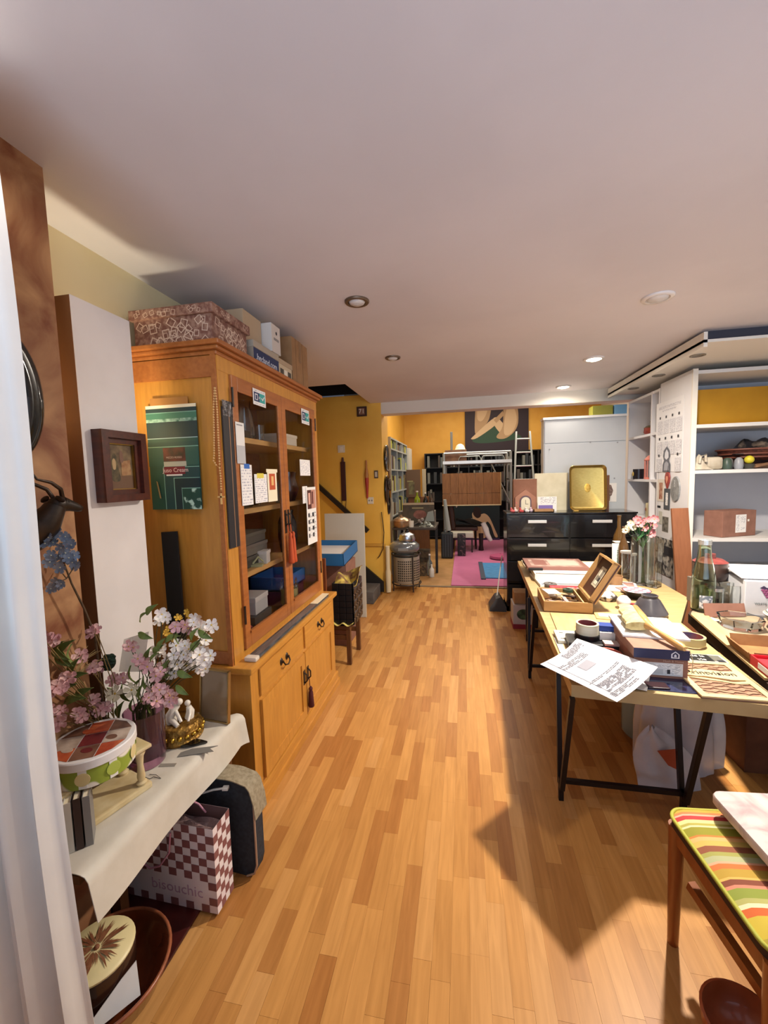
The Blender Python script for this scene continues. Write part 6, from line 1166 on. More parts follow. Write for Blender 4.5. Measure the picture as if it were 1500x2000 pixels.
flat('pale_card_stack', 'pale card lying on the black case beside the ink boxes', 'cards', .735, 2.215, .714, .08, .05, .012, -.05, K('C0B0A8', .6))
jar('black_dish', 'black round dish behind the tape rolls', (.80, 2.52, .668), [(.001, 0), (.06, 0), (.075, .03), (.07, .03), (.055, .006), (.001, .006)], K('15161A', .3), n=28, cat='dish')
# shoe box with navy band
t = thing('cardboard_shoe_box', 'brown cardboard box with navy band, house emblem and white label', 'box', T(.868, 2.158, .6645, -.05)); w, d, h = .215, .36, .135; g = G(); g.box(-w/2, w/2, -d/2, d/2, 0, h-.045, bev=.002); g.build('body', CARDP, t)
G().box(-w/2-.003, w/2+.003, -d/2-.003, d/2+.003, h-.045, h, bev=.002).build('lid', mat('lid_cardboard', '9E7763', '8F6A58', rough=.7, scale=14), t); G().box(-w/2-.003, w/2+.003, -d/2-.0045, -d/2-.003, h-.045, h-.001).build('navy_band', K('26284A', .5), t)
EM = Matrix.Translation((.055, -d/2-.0048, h-.024)) @ FACE['-y'].to_4x4(); o_ = [(-.016, -.014), (.016, -.014), (.016, .005), (0, .018), (-.016, .005)]; i_ = [(x*.72, y*.72) for x, y in o_]; g = G()
A = [g.bm.verts.new(EM @ Vector((x, y, 0))) for x, y in o_]; B = [g.bm.verts.new(EM @ Vector((x, y, 0))) for x, y in i_]; g.skin(A, B); g.poly(*[EM @ Vector((x*.3, y*.4-.002, 0)) for x, y in o_]); g.build('house_emblem', K('DCDCE4', .5), t)
sheet('white_label', None, None, None, .155, .058, [(.05, .6, .95, .9, PRINT), (.05, .1, .5, .5, K('B8B8B8', .5)), (.55, .1, .95, .55, PRINT), (.6, .15, .68, .5, INK)], K('CFCFCF', .5), .0006, parent=t).matrix_local = Matrix.Translation((.01, -d/2-.0005, .042)) @ FACE['-y'].to_4x4()
text('Hush & Home', t, .014, K('B8988A', .6), None, mtx=Matrix.Translation((.05, -d/2-.0008, .080)) @ FACE['-y'].to_4x4())
flat('paper_ream', 'white paper sheets lying on the cardboard shoe box', 'paper', .90, 2.24, .80, .28, .30, .010, -.10, PAPER)
flat('paper_sheet', 'loose white sheet spread across the table behind the shoe box', 'paper', .93, 2.52, .662, .42, .34, .004, -.25, PAPER, [(.02, .1, .35, .9, K('DCDAD8', .7))])
# counter brush: the bristles leave the side of its wooden block, the handle runs on from it
B1, B2, B3 = atZ(1240, 1188, .845), atZ(1266, 1222, .845), atZ(1338, 1268, .818); BL1, BL2 = atZ(1206, 1184, .84), atZ(1224, 1222, .84)
t = thing('paste_brush', 'wide brush with cream bristles and long wooden handle on the papers', 'brush', T(1.0, 2.2, .815)); HB_ = mat('brush_handle', 'C69A60', 'AD8148', rough=.35, scale=6, coat=.4)
g = G(); N = 8; up = Vector((0, 0, .024)); R_ = []
for q, th in ((0, 1), (.35, 1.25), (.75, 1.15), (1.0, .5)):
    row = [(B1.lerp(B2, k/N)).lerp(BL1.lerp(BL2, k/N) + Vector((.006*math.sin(k*2.1), 0, 0)), q) for k in range(N+1)]; R_.append(([g.bm.verts.new(p + up*th*.6) for p in row], [g.bm.verts.new(p - up*th*.8) for p in row]))
for (a, b), (c, d_) in zip(R_, R_[1:]):
    for k in range(N): g._f([a[k], a[k+1], c[k+1], c[k]]); g._f([b[k], d_[k], d_[k+1], b[k+1]])
    g._f([a[0], c[0], d_[0], b[0]]); g._f([a[N], b[N], d_[N], c[N]])
a, b = R_[-1]
for k in range(N): g._f([a[k], a[k+1], b[k+1], b[k]])
a, b = R_[0]
for k in range(N): g._f([a[k], b[k], b[k+1], a[k+1]])
g.build('bristles', mat('cream_bristle', 'D6C68E', 'A8945E', rough=.7, scale=26, st=(1, 4, 1), bump=.4), t, True, 40)
dd = (B2-B1).normalized(); G().tube([B1 - dd*.012, B1, B1.lerp(B2, .5), B2, B2 + (B3-B2)*.12, B2.lerp(B3, .3), B2.lerp(B3, .65), B2.lerp(B3, .92), B3], [.012, .02, .023, .021, .014, .012, .016, .017, .010], 12).build('handle', HB_, t, True, 60)
G().tube([B3, B3 + Vector((.012, -.012, .0)), B3 + Vector((.022, -.02, -.04)), B3 + Vector((.02, -.02, -.10))], .0016, 5).build('string_loop', K('C8B890', .6), t, True)
# invoice
iv = [atZ(px, py, z) for px, py, z in ((1127, 1250, .72), (1285, 1303, .752), (1205, 1371, .70), (1055, 1297, .69))]
def inv(u, v):
    a = iv[3].lerp(iv[2], u); b = iv[0].lerp(iv[1], u); p = a.lerp(b, v); p.z += .012*math.sin(PI*v)*-1 + .035*max(0, v-.75)*(1-u) ; return p
t = thing('invoice_sheet', 'printed white invoice sheet overhanging the near corner of the long table', 'paper', T(.68, 2.02, .70)); G().grid(inv, 16, 12, .0012).build('sheet', K('D6D6DC', .6), t, True, 60)
g = G(); gs = G()
def seg(G_, u0, u1, v0, v1):
    G_.poly(*[inv(u, v) + Vector((0, 0, .0017)) for u, v in ((u0, v0), (u1, v0), (u1, v1), (u0, v1))])
for u0, u1, v0, v1, st in ((.05, .15, .45, .92, .018), (.20, .30, .12, .75, .02), (.62, .66, .08, .82, .02), (.70, .86, .12, .80, .016), (.88, .95, .08, .66, .018)):
    u = u0
    while u < u1:
        v = v0
        while v < v1:
            l = random.uniform(.03, .10)
            if random.random() < .8: seg(g, u, u + .011, v, min(v + l, v1))
            v += l + .012
        u += st
t_ = g.build('printed_text', K('5C5C66', .6), t, True); t_['kind'] = 'stuff'
for q in ((.33, .46, .36, .62), (.03, .05, .80, .88)): seg(gs, *q)
gs.build('printed_block', K('90909A', .6), t, True); gl = G()
for k in range(12): seg(gl, .03 + .077*k, .03 + .077*(k+1), .126, .136)
gl.build('fold_line', K('77777E', .6), t, True)
flat('second_sheet', 'second white sheet peeping from under the invoice', 'paper', .66, 1.975, .667, .28, .16, .0015, -.45, PAPER)
flat('navy_folder', 'glossy navy folder at the near edge of the long table', 'folder', .885, 1.945, .6605, .27, .17, .004, -.06, mat('glossy_navy', '1E2038', '2A2E50', rough=.15, scale=5, coat=.5))
flat('wax_block', 'dark maroon wax shape on the near corner of the navy folder', 'wax', .81, 1.895, .665, .085, .055, .008, 0, K('2E1216', .25), bev=.004)
# laser cut wooden panel
t = thing('cut_wood_panel', 'pale wooden panel cut with waves and a lettered banner at the table front', 'panel', T(1.085, 1.99, .6615, -.02)); w, d = .27, .345; g = G(); g.box(-w/2, w/2, -d/2, d/2, 0, .006); g.build('backing', mat('scorched_wood', '8A6048', '74503C', rough=.6, scale=10), t)
fr = G(); frame_ring(fr, w, d, .026, .006, .012); fr.build('pale_frame', mat('laser_birch', 'D9BE8C', 'CBAE78', rough=.5, scale=6), t)
for k in range(7):
    y = -d/2+.035 + .026*k if k < 5 else .105+.024*(k-5); f_ = lambda i: (.006*math.sin(i*1.05+k*1.3) + .003*math.sin(i*2.3+k)); n = 20; g = G(); xs = [-w/2+.028+(w-.056)*i/n for i in range(n+1)]
    g.prism([(x, y-.008+f_(i)) for i, x in enumerate(xs)] + [(x, y+.007+f_(i+.6)) for i, x in reversed(list(enumerate(xs)))], .006, .0095); g.build('wave', mat('wave_wood', 'A27E62', '8A6850', rough=.6, scale=10), t)
LB_ = mat('laser_birch', 'D9BE8C'); bn = [(-.125, .045), (-.06, .075), (-.02, .085), (.05, .068), (.128, .082), (.128, .04), (.118, -.005), (.06, -.01), (.02, .0), (-.04, .012), (-.07, .008), (-.128, .022)]
G().prism(bn, .006, .013).build('banner', LB_, t); text('Printvision', t, .047, K('2E1E14', .6), None, ext=.001, mtx=Matrix.Translation((0, .042, .0138)) @ Matrix.Rotation(-.02, 4, 'Z') @ Matrix.Shear('XY', 4, (.25, 0)) if False else Matrix.Translation((0, .042, .0138)))
G().prism([(-.12,.0), (-.05,-.018), (.0,-.028), (.06,-.045), (.115,-.035), (.118,-.012), (.05,-.03), (.0,-.012), (-.05,-.002)], .006, .0125).build('lower_ribbon', LB_, t)
flat('black_word_card', 'black and cream card with white lettering behind the cut wooden panel', 'card', 1.135, 2.225, .6615, .22, .09, .003, -.04, K('CFC6B0', .6), [(.28, .05, .75, .95, BLACK), (.75, .1, .97, .9, K('5A5A50', .6))]); text('de la', bpy.data.objects[t.name] if False else _ if False else bpy.data.objects['black_word_card'], .032, WHITE, None, mtx=Matrix.Translation((.0, .018, .0042))); text('vie', bpy.data.objects['black_word_card'], .032, WHITE, None, mtx=Matrix.Translation((.005, -.02, .0042)))
slab('gap_shade_strip', 'dark strip put in as shade between the cut panel and the second table', 'folder', 1.20, 1.232, 1.9, 2.2, .661, .668, K('20222E', .4))  # dark strip put in for the shade of the gap between the worktables
# --- back right cluster on the long table
def clus(name, label, cat, px, py, prof, m, n=24, lid=None, z=.661):
    p = on(px, py, z); return jar(name, label, (p.x, p.y, z), prof, m, lid, n, cat)
clus('shell_cluster', 'white and dark shells heaped behind the open box lid', 'shells', 1188, 1172, [(.001, 0), (.05, 0), (.06, .03), (.03, .06), (.001, .07)], mat('shell_mix', 'D8D0C0', '2C2622', rough=.5, scale=18, lo=.45, hi=.55))
clus('white_globe', 'white ball with red side lying on the long table', 'ball', 1218, 1188, [(.001, 0), (.02, .004), (.04, .025), (.045, .045), (.04, .065), (.02, .086), (.001, .09)], K('DAD6D2', .4)); 
clus('red_ball', 'dark red ball next to the white ball', 'ball', 1238, 1192, [(.001, 0), (.02, .006), (.028, .025), (.02, .045), (.001, .05)], K('7A1E26', .35))
clus('cone_vase', 'dark grey cone shaped vase with a pale rim in front of the shelf end', 'vase', 1268, 1200, [(.001, 0), (.10, 0), (.105, .02), (.06, .10), (.045, .115), (.048, .13), (.04, .132), (.036, .115), (.001, .06)], mat('grey_stoneware', '35343A', '4A484C', rough=.3, scale=8), 28)
clus('plaid_bowl', 'black bowl with a pink and white plaid lining', 'bowl', 1243, 1168, [(.001, 0), (.05, 0), (.085, .05), (.095, .06), (.001, .058)], K('1A181C', .3), 28, ([(.09, .0605), (.001, .062)], mat('plaid', 'A86A78', 'D8C8CC', rough=.6, scale=26, kind='checker', lo=.3, hi=.7)))
clus('brown_paper_cuff', 'short brown paper tube behind the open box lid', 'tube', 1200, 1145, [(.055, 0), (.06, .09), (.056, .09), (.05, .004)], CARD, 24)
flat('card_stack', 'pale wooden cards on the table beside the white ball', 'cards', .93, 2.83, .661, .20, .22, .012, -.15, PLY, [(.1, .2, .8, .5, PAPER)])
flat('painted_tile', 'tan tile with a small dark knob by the wide brush tip', 'tile', .985, 2.66, .662, .16, .13, .012, -.3, K('C4AC88', .6)); 
flat('open_magazine', 'open magazine lying by the glass vases', 'magazine', 1.22, 3.55, .661, .26, .3, .014, -.25, PAPER, [(.05, .5, .95, .95, mat('magazine_photo', 'B88C80', '5E4A48', rough=.4, scale=9)), (.05, .05, .95, .45, PRINT)])
flat('red_label_pack', 'red and white flat packet on the magazine', 'packet', 1.24, 3.42, .676, .12, .14, .008, .2, K('B08880', .4))
t = clus('tall_glass_vase', 'tall clear glass vase holding pink artificial flowers', 'vase', 1254, 1140, [(.001, .001), (.085, .001), (.09, .01), (.085, .40), (.081, .40), (.08, .014), (.001, .012)], GLASS, 28)
vb = TM[t.name].translation; fb = thing('pink_posy', 'pink and cream artificial flowers with green leaves in the tall glass vase', 'flowers', Matrix.Translation(vb + Vector((0, 0, .014)))); STEMS = G(); ms = []; ms2 = []
for k, (px, py) in enumerate(((1262,1018),(1250,1022),(1270,1016),(1275,1026),(1258,1030),(1268,1034),(1245,1015),(1278,1014),(1232,1022),(1228,1030),(1222,1036),(1236,1030),(1272,1042))):
    p = atY(px, py, vb.y + random.uniform(-.06, .04)); R_ = (Vector((0, 0, EYE))-p).to_track_quat('Z', 'Y').to_matrix().to_4x4(); q = TM[fb.name].inverted() @ Matrix.Translation(p) @ R_ @ Matrix.Rotation(k, 4, 'Z')
    (ms2 if 8 <= k <= 11 else ms).append(q); STEMS.tube([vb + Vector((random.uniform(-.02, .02), 0, .016)), vb + Vector((0, 0, .3)), p], .003, 5)
f = blossom('blossom', [K('CC8488', .7), YC], fb, .034, 6, .6); f.matrix_local = ms[0]; copies(f, ms[1:]); f = blossom('cream_blossom', [K('D8CDB0', .7), YC], fb, .028, 6, .6); f.matrix_local = ms2[0]; copies(f, ms2[1:])
lf = leaf('leaf', K('3E6A40', .6), fb, .11, .05); ms = [TM[fb.name].inverted() @ Matrix.Translation(atY(1250+random.uniform(-8, 14), 1048+random.uniform(-10, 14), vb.y-.02)) @ Euler((random.uniform(-.8, .8), random.uniform(-1.6, -.6), random.uniform(0, 6))).to_matrix().to_4x4() for k in range(12)]
lf.matrix_local = ms[0]; copies(lf, ms[1:]); STEMS.build('stems', K('3E5A38', .7), fb, True)
t = clus('square_glass_vase', 'second clear glass vase with dark edge between the flowers and the shelf end', 'vase', 1276, 1146, [(.001, .001), (.06, .001), (.062, .36), (.057, .36), (.055, .012), (.001, .012)], GLASS, 4)
p = on(1215, 1130); bottle('amber_bottle', 'amber brown glass bottle behind the white lettered sign', (p.x+.09, p.y+.36, .661), .52, .05, mat('amber_glass', '7A5A30', rough=.08, trans=.5)); 
p = on(1232, 1132); bottle('brown_bottle', 'slim brown bottle leaning against the tall glass vase', (p.x, p.y+.18, .661), .44, .04, mat('brown_glass', '6E5030', rough=.1, trans=.4))
clus('tall_candle_jar', 'slim glass jar with a flat white lid behind the sign', 'jar', 1226, 1128, [(.001, 0), (.05, 0), (.05, .22), (.046, .22), (.045, .01), (.001, .01)], GLASS, 24, ([(.062, .22), (.062, .235), (.001, .237)], K('D8D8D4', .4)))
pc = on(1203, 1118); t = sheet('lettered_sign', 'white upright card with green letters running down it', 'sign', facing(Vector((pc.x, pc.y-.04, .661+.14)), '-y', .02), .10, .28, [(.1, .1, .12, .9, K('D0D0CC', .6))], K('E0E2DE', .5), .008); text('WOODEN E', t, .038, K('2E7A5A', .5), None, mtx=Matrix.Translation((0, -.02, .0086)) @ Matrix.Rotation(-PI/2, 4, 'Z'))
slab('white_card_top', 'small white card lying across the top of the lettered sign', 'card', pc.x-.02, pc.x+.10, pc.y-.03, pc.y+.05, .944, .95, PAPER)
t = thing('easel_triangle', 'little wooden triangular easel among the bottles', 'easel', T(pc.x+.06, pc.y-.12, .661)); 
for a, b in (((-.05, 0, 0), (.0, 0, .12)), ((.05, 0, 0), (0, 0, .12)), ((-.04, 0, .02), (.04, 0, .02))): G().bar(a, b, .012).build('stick', BROWNW, t)
slab('dark_wood_wedge', 'dark brown wedge standing between the sign and the vases', 'wedge', pc.x+.085, pc.x+.115, pc.y-.02, pc.y+.02, .661, .84, K('4A2A1C', .5))
#slab('grey_side_board', 'low brownish grey board standing between the two worktables', 'board', 1.38, 1.395, 3.08, 3.95, .0, .62, K('7C6A5C', .6))
flat('wire_coil', 'small tangle of bright wire by the second table', 'wire', 1.15, 2.72, .661, .08, .12, .006, -.3, K('8A8E90', .3, .6)); flat('grey_booklet', 'grey booklet lying at the table side beyond the tape', 'book', 1.225, 2.60, .661, .07, .22, .012, -.12, K('8C9498', .5)); flat('pink_print_card', 'pinkish printed card under the clear tape roll', 'card', 1.10, 2.52, .661, .14, .12, .003, -.2, mat('pink_card', 'B88C90', 'D8CCC4', rough=.5, scale=20))

# --- second table
p = on(1372, 1192, .666); t = thing('tall_green_bottle', 'tall clear glass bottle with pale green base and white label', 'bottle', T(p.x, p.y, .666)); r = .066
G().lathe([(.001, .002), (r*.96, .002), (r, .01), (r, .20), (r*.92, .26), (r*.6, .36), (r*.5, .44), (r*.52, .45), (r*.45, .45), (r*.52, .36), (r*.84, .26), (r*.92, .20), (r*.9, .014), (.001, .01)], 28).build('body', mat('green_tint_glass', 'DCE8D4', rough=.03, trans=1), t, smooth=50); G().lathe([(.001, .0145), (r*.88, .0145), (r*.88, .16), (.001, .16)], 24).build('pale_green_liquid', mat('green_liquid', 'B4C88C', rough=.1, trans=.85), t, smooth=50)
g = G(); n = 8; g.grid(lambda u, v: Vector((r*1.012*math.cos(-PI/2-.75+1.1*u), r*1.012*math.sin(-PI/2-.75+1.1*u), .03+.085*v)), n, 2); g.build('white_label', mat('bottle_label', 'D4D6D8', '77808A', rough=.5, scale=40, lo=.52, hi=.58), t); G().lathe([(r*.56, .44), (r*.56, .47), (r*.5, .475), (.001, .475)], 20).build('cap', K('C0C4C4', .25, .7), t)
jar('glass_jar', 'small clear glass jar behind the tall bottle', (1.60, 2.98, .666), [(.001, .001), (.045, .001), (.045, .14), (.041, .14), (.04, .01), (.001, .01)], GLASS, ([(.047, .14), (.047, .16), (.001, .161)], METAL), 20)
jar('glass_jug', 'clear glass jug with a handle next to the small jar', (1.69, 2.99, .666), [(.001, .001), (.06, .001), (.065, .12), (.055, .17), (.06, .18), (.055, .18), (.05, .17), (.06, .12), (.055, .012), (.001, .01)], GLASS, n=24, cat='jug')
t = jar('enamel_saucepan', 'brown saucepan with a red lid and dark handle behind the tall bottle', (1.66, 3.16, .84), [(.001, 0), (.09, 0), (.10, .03), (.10, .09), (.098, .12), (.001, .12)], mat('brown_enamel', '5A4238', '42302A', rough=.3, scale=8), ([(.10, .12), (.07, .14), (.03, .145), (.03, .175), (.001, .178)], mat('red_lid', '8A4440', '5E2A2A', rough=.3, scale=12)), 28, 'saucepan'); G().bar((.11, -.01, .03), (.24, -.04, .05), .024, .014).build('handle', K('2A2624', .4), t)
slab('pan_crate', 'wooden block under the brown saucepan', 'block', 1.56, 1.74, 3.07, 3.09+.15, .665, .838, K('6A6258', .7))
t = thing('wine_carton', 'white cardboard wine carton printed with a bunch of grapes', 'box', T(1.96, 3.0, .666, -.1)); w, d, h = .46, .26, .23; G().box(-w/2, w/2, -d/2, d/2, .0, h, bev=.006).build('body', mat('carton_white', 'CFD0D4', 'C4C6CC', rough=.5, scale=5), t); G().grid(lambda u, v: Vector((-w/2-.01+(w+.02)*u, -d/2+.02+(d)*v, h+.012+.035*v)), 4, 2, .006).build('loose_lid', K('D6D7DA', .5), t)
gb = G().ball((0, 0, 0), .0088, 8, 6).build('grape', K('8C4A70', .4), t); ms = [Matrix.Translation((-.115+.016*(i-(3-j)/2+.0), -d/2-.001, .172-.014*j)) @ Matrix.Diagonal((1, .3, 1, 1)) for j in range(4) for i in range(4-j)]
gb.matrix_local = ms[0]; copies(gb, ms[1:]); G().prism([(-.155, .185), (-.135, .2), (-.118, .187), (-.10, .2), (-.082, .183), (-.11, .176), (-.13, .176)], d/2+.0012, d/2+.0022, FACE['-y'].to_4x4()).build('leaf_print', K('3A2A4A', .5), t)
text('WHITE CASE', t, .02, K('5E6A6A', .5), None, mtx=Matrix.Translation((-.12, -d/2-.0012, .085)) @ FACE['-y'].to_4x4()); sheet('blue_print', None, None, None, .17, .17, [(.1, .1, .9, .9, mat('blue_bubbles', 'BCC0DC', '8E94BC', rough=.5, scale=30, kind='voronoi', lo=.1, hi=.4))], K('C4C8DC', .5), .0008, parent=t).matrix_local = Matrix.Translation((.10, -d/2-.0004, .115)) @ FACE['-y'].to_4x4(); G().box(-w/2-.004, w/2+.004, -d/2-.004, d/2+.004, 0, .014).build('grey_foot', K('8C8E94', .5), t)
solo('paper_slip', 'small white paper slip lying before the tall bottle', 'paper', G().prism([(-.06, .03), (.04, .05), (.06, -.05), (.0, -.03)], 0, .0015), PAPER, T(1.475, 2.82, .666), world=False)
t = jar('glass_ashtray', 'wide square clear glass dish on the second table', (1.585, 2.70, .666), [(.001, .002), (.10, .002), (.115, .06), (.10, .06), (.085, .018), (.001, .015)], GLASS, n=8, cat='dish')
solo('brown_paper_flap', 'brown cardboard flap standing behind the glass dish', 'cardboard', G().box(-.12, .12, -.003, .003, 0, .085, rot=(-.3, 0, .1), piv=(0, 0, 0)), CARDP, T(1.60, 2.86, .668), world=False)
jar('black_lidded_bowl', 'black bowl with a pale banded lid behind the open cardboard box', (1.82, 2.66, .666), [(.001, 0), (.07, 0), (.11, .05), (.115, .075), (.001, .075)], K('1C1C20', .25), ([(.12, .075), (.125, .085), (.11, .10), (.06, .115), (.001, .12)], mat('banded_lid', 'C8C4B4', '1E1E22', rough=.3, st=(0, 0, 1), scale=60, lo=.48, hi=.52)), 32, 'bowl')
jar('grey_bowl', 'grey metal bowl in front of the black lidded bowl', (1.79, 2.46, .666), [(.001, 0), (.05, 0), (.09, .05), (.095, .075), (.088, .075), (.08, .05), (.001, .012)], K('6A6E70', .3, .5), n=28, cat='bowl')
solo('birch_strip', 'long pale birch strip lying along the edge of the second table', 'strip', G().prism([(-.045, -.45), (.045, -.45), (.045, .45), (-.045, .42)], 0, .012), PLY, T(1.395, 2.45, .665, -.145), world=False)
t = thing('open_cardboard_tray', 'open tan cardboard tray with raised flaps on the second table', 'box', T(1.505, 2.24, .678, -.12)); CB = mat('tan_cardboard', '9C6E42', '8A5E36', rough=.7, scale=14)
G().box(-.16, .22, -.10, .12, 0, .005).build('tray_floor', CB, t); G().box(-.16, .22, -.10, -.095, 0, .05).build('front_flap', CB, t); G().box(-.16, .22, .115, .12, 0, .06, rot=(-.35, 0, 0), piv=(0, .12, 0)).build('back_flap', CB, t); G().box(-.165, -.16, -.10, .12, 0, .055, rot=(0, -.4, 0), piv=(-.16, 0, 0)).build('side_flap', CB, t)
t = thing('red_gift_box', 'open bright red box with a small white insert on the second table', 'box', T(1.45, 2.03, .678, -.12)); RD = K('C01C28', .45)
G().box(-.15, .2, -.11, .11, 0, .006).build('box_floor', RD, t)
for x0_, x1_, y0_, y1_ in ((-.15, .2, -.11, -.104), (-.15, .2, .104, .11), (-.15, -.144, -.11, .11), (.194, .2, -.11, .11)): G().box(x0_, x1_, y0_, y1_, 0, .045).build('box_side', RD, t)
G().box(-.144, .194, -.104, .104, .006, .03).build('red_cushion', K('C81E2C', .7), t); G().box(.02, .09, -.05, .02, .0302, .034, bev=.001).build('white_insert', PAPER, t); G().box(-.1515, -.1502, -.06, .04, .01, .035).build('side_label', PAPER, t)
slab('ochre_board', 'ochre yellow board under the red box at the table edge', 'board', 1.27, 1.37, 1.62, 1.98, .665, .68, mat('ochre_wood', 'B08A4A', '94703A', rough=.5, scale=5), rot=-.1)

# ================================================================== UNDER THE TABLES
t = thing('water_jug', 'large clear plastic water bottle standing on the floor under the worktable', 'bottle', T(1.05, 2.62, 0)); WG = mat('water_plastic', 'B4CCD4', rough=.12, trans=.45, ior=1.3)
G().lathe([(.001, 0), (.10, 0), (.115, .02), (.115, .24), (.10, .29), (.04, .35), (.03, .36), (.03, .38), (.001, .38)], 28).build('body', WG, t, smooth=50); G().lathe([(.033, .375), (.033, .40), (.001, .401)], 16).build('cap', K('3C6AA8', .4), t)
g = G(); g.grid(lambda u, v: Vector((.1165*math.cos(-PI/2-.2+1.3*u), .1165*math.sin(-PI/2-.2+1.3*u), .06+.14*v)), 10, 2); g.build('label', K('7E98A8', .4), t); text('DEIN', t, .05, K('2C3848', .5), None, mtx=Matrix.Translation((.045, -.1175, .12)) @ FACE['-y'].to_4x4() @ Matrix.Rotation(PI/2, 4, 'Z'))
def bagf(cx, cy, rx, ry, h, sd, lean):
    def f(u, v):
        a = 2*PI*u; k = (1-.9*v**3.2)*(1+.10*math.sin(5*a+sd)+.07*math.sin(9*a+3*v+sd)); sq_ = .12*math.sin(3*v+4*a)
        return Vector((cx + lean*v + rx*k*math.cos(a)*(1+sq_*.3), cy + ry*k*math.sin(a), h*v**.85*(1+.05*math.sin(4*a+sd))))
    return f
PB = mat('white_plastic', 'CFCFD6', 'BFC0CA', rough=.3, scale=8, bump=.25)
t = thing('plastic_bag', 'tall crumpled white plastic bag under the near end of the worktable', 'bag', T(1.18, 2.35, 0)); G().grid(bagf(1.12, 2.37, .20, .09, .58, 1, -.01), 44, 16).build('bag_body', PB, t, True, 70)
t = thing('plastic_bag', 'smaller white plastic bag with an orange patch behind the trestle', 'bag', T(.95, 2.24, 0)); G().grid(bagf(1.0, 2.19, .13, .06, .30, 2.4, -.08), 40, 14).build('bag_body', PB, t, True, 70); G().prism([(-.05, .03), (.04, .05), (.045, -.06), (.0, -.04)], 0, .002).build('orange_patch', K('B8583A', .5), t).matrix_local = Matrix.Translation((.02, -.112, .19)) @ FACE['-y'].to_4x4()
slab('brown_storage_carton', 'large dark brown carton standing under the worktables', 'box', 1.43, 1.68, 2.35, 2.7, 0, .46, mat('dark_brown_carton', '6E452E', '5C3824', rough=.8, scale=10))  # plain dark brown cardboard
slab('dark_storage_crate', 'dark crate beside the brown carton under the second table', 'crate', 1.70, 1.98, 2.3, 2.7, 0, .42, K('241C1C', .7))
t = thing('red_white_carton', 'white carton with red base and a dark oval picture by the black chest', 'box', T(.575, 4.42, 0)); G().box(-.09, .10, -.12, .12, .05, .25).build('body', K('B8B2B4', .5), t); G().box(-.092, .102, -.122, .122, 0, .05).build('red_base', K('8E2434', .5), t); G().lathe([(.001, 0), (1, 0), (1, .001), (.001, .0015)], 24, sx=.065, sy=.055).build('oval_picture', mat('oval_green', '1A1C1A', '4E6A4A', rough=.4, scale=16), t).matrix_local = Matrix.Translation((.01, -.1205, .155)) @ FACE['-y'].to_4x4()
slab('torn_cardboard', 'torn brown cardboard box on top of the red based carton', 'box', .50, .66, 4.34, 4.52, .252, .37, CARD)
slab('leather_satchel', 'dark leather satchel tucked beside the torn cardboard', 'satchel', .67, .74, 4.33, 4.5, .0, .42, K('241C1C', .5), bev=.02)

# ================================================================== STRIPED CHAIR, FRONT CORNER
def xf(u, v): return None
t = thing('striped_chair', 'wooden chair with a striped green, orange and red cushion seat', 'chair', T(.90, 1.25, 0)); P0 = Vector((.655, 1.445)); U = Vector((1, .085)).normalized(); V = Vector((.085, -.99)).normalized(); Wd, Dp, SZ = .46, .44, .46
def sp(a, b, z): q = P0 + U*a + V*b; return Vector((q.x, q.y, z))
CWD = mat('chair_wood', '9A5628', '7E4016', rough=.35, scale=4, st=(5,5,.8), kind='wood', lo=.2, hi=.9, coat=.2)
stripes = [(.0, .05, 'C89A3E'), (.05, .075, 'C87A4A'), (.075, .09, 'D8A890'), (.09, .125, 'B43C3C'), (.125, .155, 'CFC98A'), (.155, .175, 'A8A04E'), (.175, .19, 'D8CE9A'), (.19, .255, '8E8A2A'), (.255, .27, 'C07A3A'), (.27, .30, 'D8A86A'), (.30, .34, 'C0A858'), (.34, .385, '8A5238'), (.385, .415, '9C9A52'), (.415, .455, 'A8AA80'), (.455, .47, 'D8A080'), (.47, .505, 'C4703A'), (.505, .56, 'B09038'), (.56, .575, 'D8A858'), (.575, .61, '7E4430'), (.61, .63, 'CC8068'), (.63, .69, '86903A'), (.69, .72, 'A8A460'), (.72, .745, 'DCD0A8'), (.745, .79, 'C4602E'), (.79, .9, 'BFA83A'), (.9, 1, 'A8963A')]
Rr = .05
def inset(b): return Rr - math.sqrt(max(0, Rr*Rr - (Rr-min(b, Dp-b, Rr))**2)) if min(b, Dp-b) < Rr else 0
for k, (a, b, c) in enumerate(stripes):
    g = G(); 
    def f(u, v, a=a, b=b):
        bb = (a+(b-a)*v)*Dp; e = inset(bb) + .006; x = e + (Wd-2*e)*u; ed = min(x-e, Wd-e-x, .05)/.05; return sp(x, bb, SZ + .013*math.sqrt(max(0, 1-(1-ed)**2)) * min(1, (min(bb, Dp-bb)/.03)**.5))
    g.grid(f, 18, 3); g.build('cushion_stripe', K(c, .85), t, True, 60)
g = G(); pts = []
for cx, cy, a0 in ((Rr, Rr, PI), (Wd-Rr, Rr, 1.5*PI), (Wd-Rr, Dp-Rr, 0), (Rr, Dp-Rr, .5*PI)):
    for i in range(7): a = a0 + i*PI/12; pts.append((cx+Rr*math.cos(a), cy+Rr*math.sin(a)))
g.tube([sp(x, y, SZ) for x, y in pts], .006, 8, True); g.build('green_piping', K('A8A83C', .7), t, True, 60)
g = G(); A = [g.bm.verts.new(sp(x, y, SZ-.002)) for x, y in pts]; B = [g.bm.verts.new(sp(x, y, SZ-.03)) for x, y in pts]; g.skin(A, B); g._f(B); g._f(A[::-1]); g.build('seat_underside', K('3A2416', .8), t, True)
for a, b in ((.02, .03), (Wd-.03, .03), (.02, Dp-.02), (Wd-.03, Dp-.02)):
    q = sp(a, b, 0); G().cyl((q.x, q.y, 0), (q.x, q.y, SZ-.03), .016, .024, 12).build('leg', CWD, t, True, 50)
g = G(); 
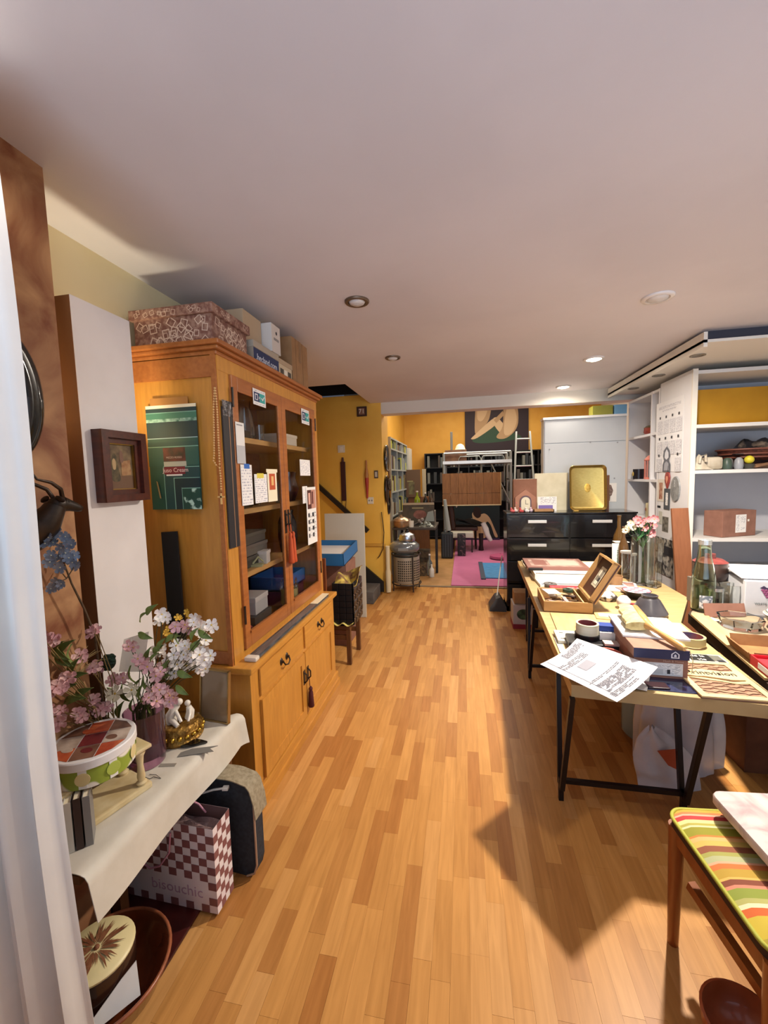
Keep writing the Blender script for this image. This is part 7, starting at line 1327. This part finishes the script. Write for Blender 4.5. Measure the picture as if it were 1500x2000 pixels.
for a0, b0, a1, b1 in ((.02, .03, Wd-.03, .03), (.02, Dp-.02, Wd-.03, Dp-.02), (.02, .03, .02, Dp-.02), (Wd-.03, .03, Wd-.03, Dp-.02)): G().bar(sp(a0, b0, SZ-.06), sp(a1, b1, SZ-.06), .022, .05).build('apron', CWD, t, True)
G().bar(sp(.05, .06, .25), sp(.12, Dp-.03, .16), .024, .03).build('brace', CWD, t, True)
t = thing('floral_pad', 'pink and white marbled flat cushion lying on the striped chair', 'cushion', T(1.0, 1.3, SZ+.06)); PD = mat('marbled_cloth', 'CDBFBA', '9C7A80', rough=.8, scale=9, lo=.45, hi=.72, dist=1.2)
def pad(z0, th, a0, a1, b0, b1, m, nm, rx=.03):
    g = G(); pp_ = []
    for cx, cy, q0 in ((a0+rx, b0+rx, PI), (a1-rx, b0+rx, 1.5*PI), (a1-rx, b1-rx, 0), (a0+rx, b1-rx, .5*PI)):
        for i in range(5): q = q0+i*PI/8; pp_.append((cx+rx*math.cos(q), cy+rx*math.sin(q)))
    R_ = [[g.bm.verts.new(sp(a0+(x-a0)*s+(1-s)*(a1-a0)/2, b0+(y-b0)*s+(1-s)*(b1-b0)/2, z)) for x, y in pp_] for s, z in ((.985, z0), (1, z0+.004), (1, z0+th-.006), (.985, z0+th))]
    for a, b in zip(R_, R_[1:]): g.skin(a, b)
    g._f(R_[0][::-1]); g._f(R_[-1]); return g.build(nm, m, t, True, 50)
pad(SZ+.052, .030, .125, .46, .01, .30, PD, 'pad')
t = thing('dark_pad', 'dark slab under the marbled cushion on the striped chair', 'pad', T(1.0, 1.3, SZ+.03)); pad(SZ+.024, .026, .15, .46, .02, .31, K('2E2420', .8), 'slab', .012)
t = thing('terracotta_bowl', 'shiny terracotta bowl on the floor under the striped chair', 'bowl', T(.74, 1.155, 0)); G().lathe([(.001, 0), (.06, 0), (.10, .05), (.105, .09), (.098, .092), (.09, .05), (.05, .012), (.001, .01)], 32).build('body', TERRA, t, smooth=50)
t = thing('mineral_lump', 'sparkling white mineral lump beside the terracotta bowl', 'stone', T(.885, 1.16, 0)); g = G(); g.lathe([(.05, 0), (.06, .03), (.055, .08), (.03, .11), (.001, .115)], 9); 
for v in g.bm.verts: v.co += Vector((random.uniform(-.012, .012), random.uniform(-.012, .012), random.uniform(0, .012)))
g.build('crystal', mat('sparkle_stone', 'C8BCA8', '8A7C6A', rough=.25, scale=60, bump=.8), t)
for k, (x, y) in enumerate(((.81, 1.13), (.835, 1.165))): jar('small_glass', ('tiny glass between the terracotta bowl and the mineral', 'second tiny glass touching the mineral')[k], (x, y, 0), [(.001, .001), (.018, .001), (.02, .07), (.017, .07), (.015, .01), (.001, .008)], mat('grey_crystal', 'B8A890', rough=.05, trans=.7), n=14, cat='glass')
slab('dark_side_box', 'dark navy box on the floor at the frame edge beyond the mineral', 'box', .925, 1.055, 1.10, 1.36, 0, .24, K('14161E', .7))
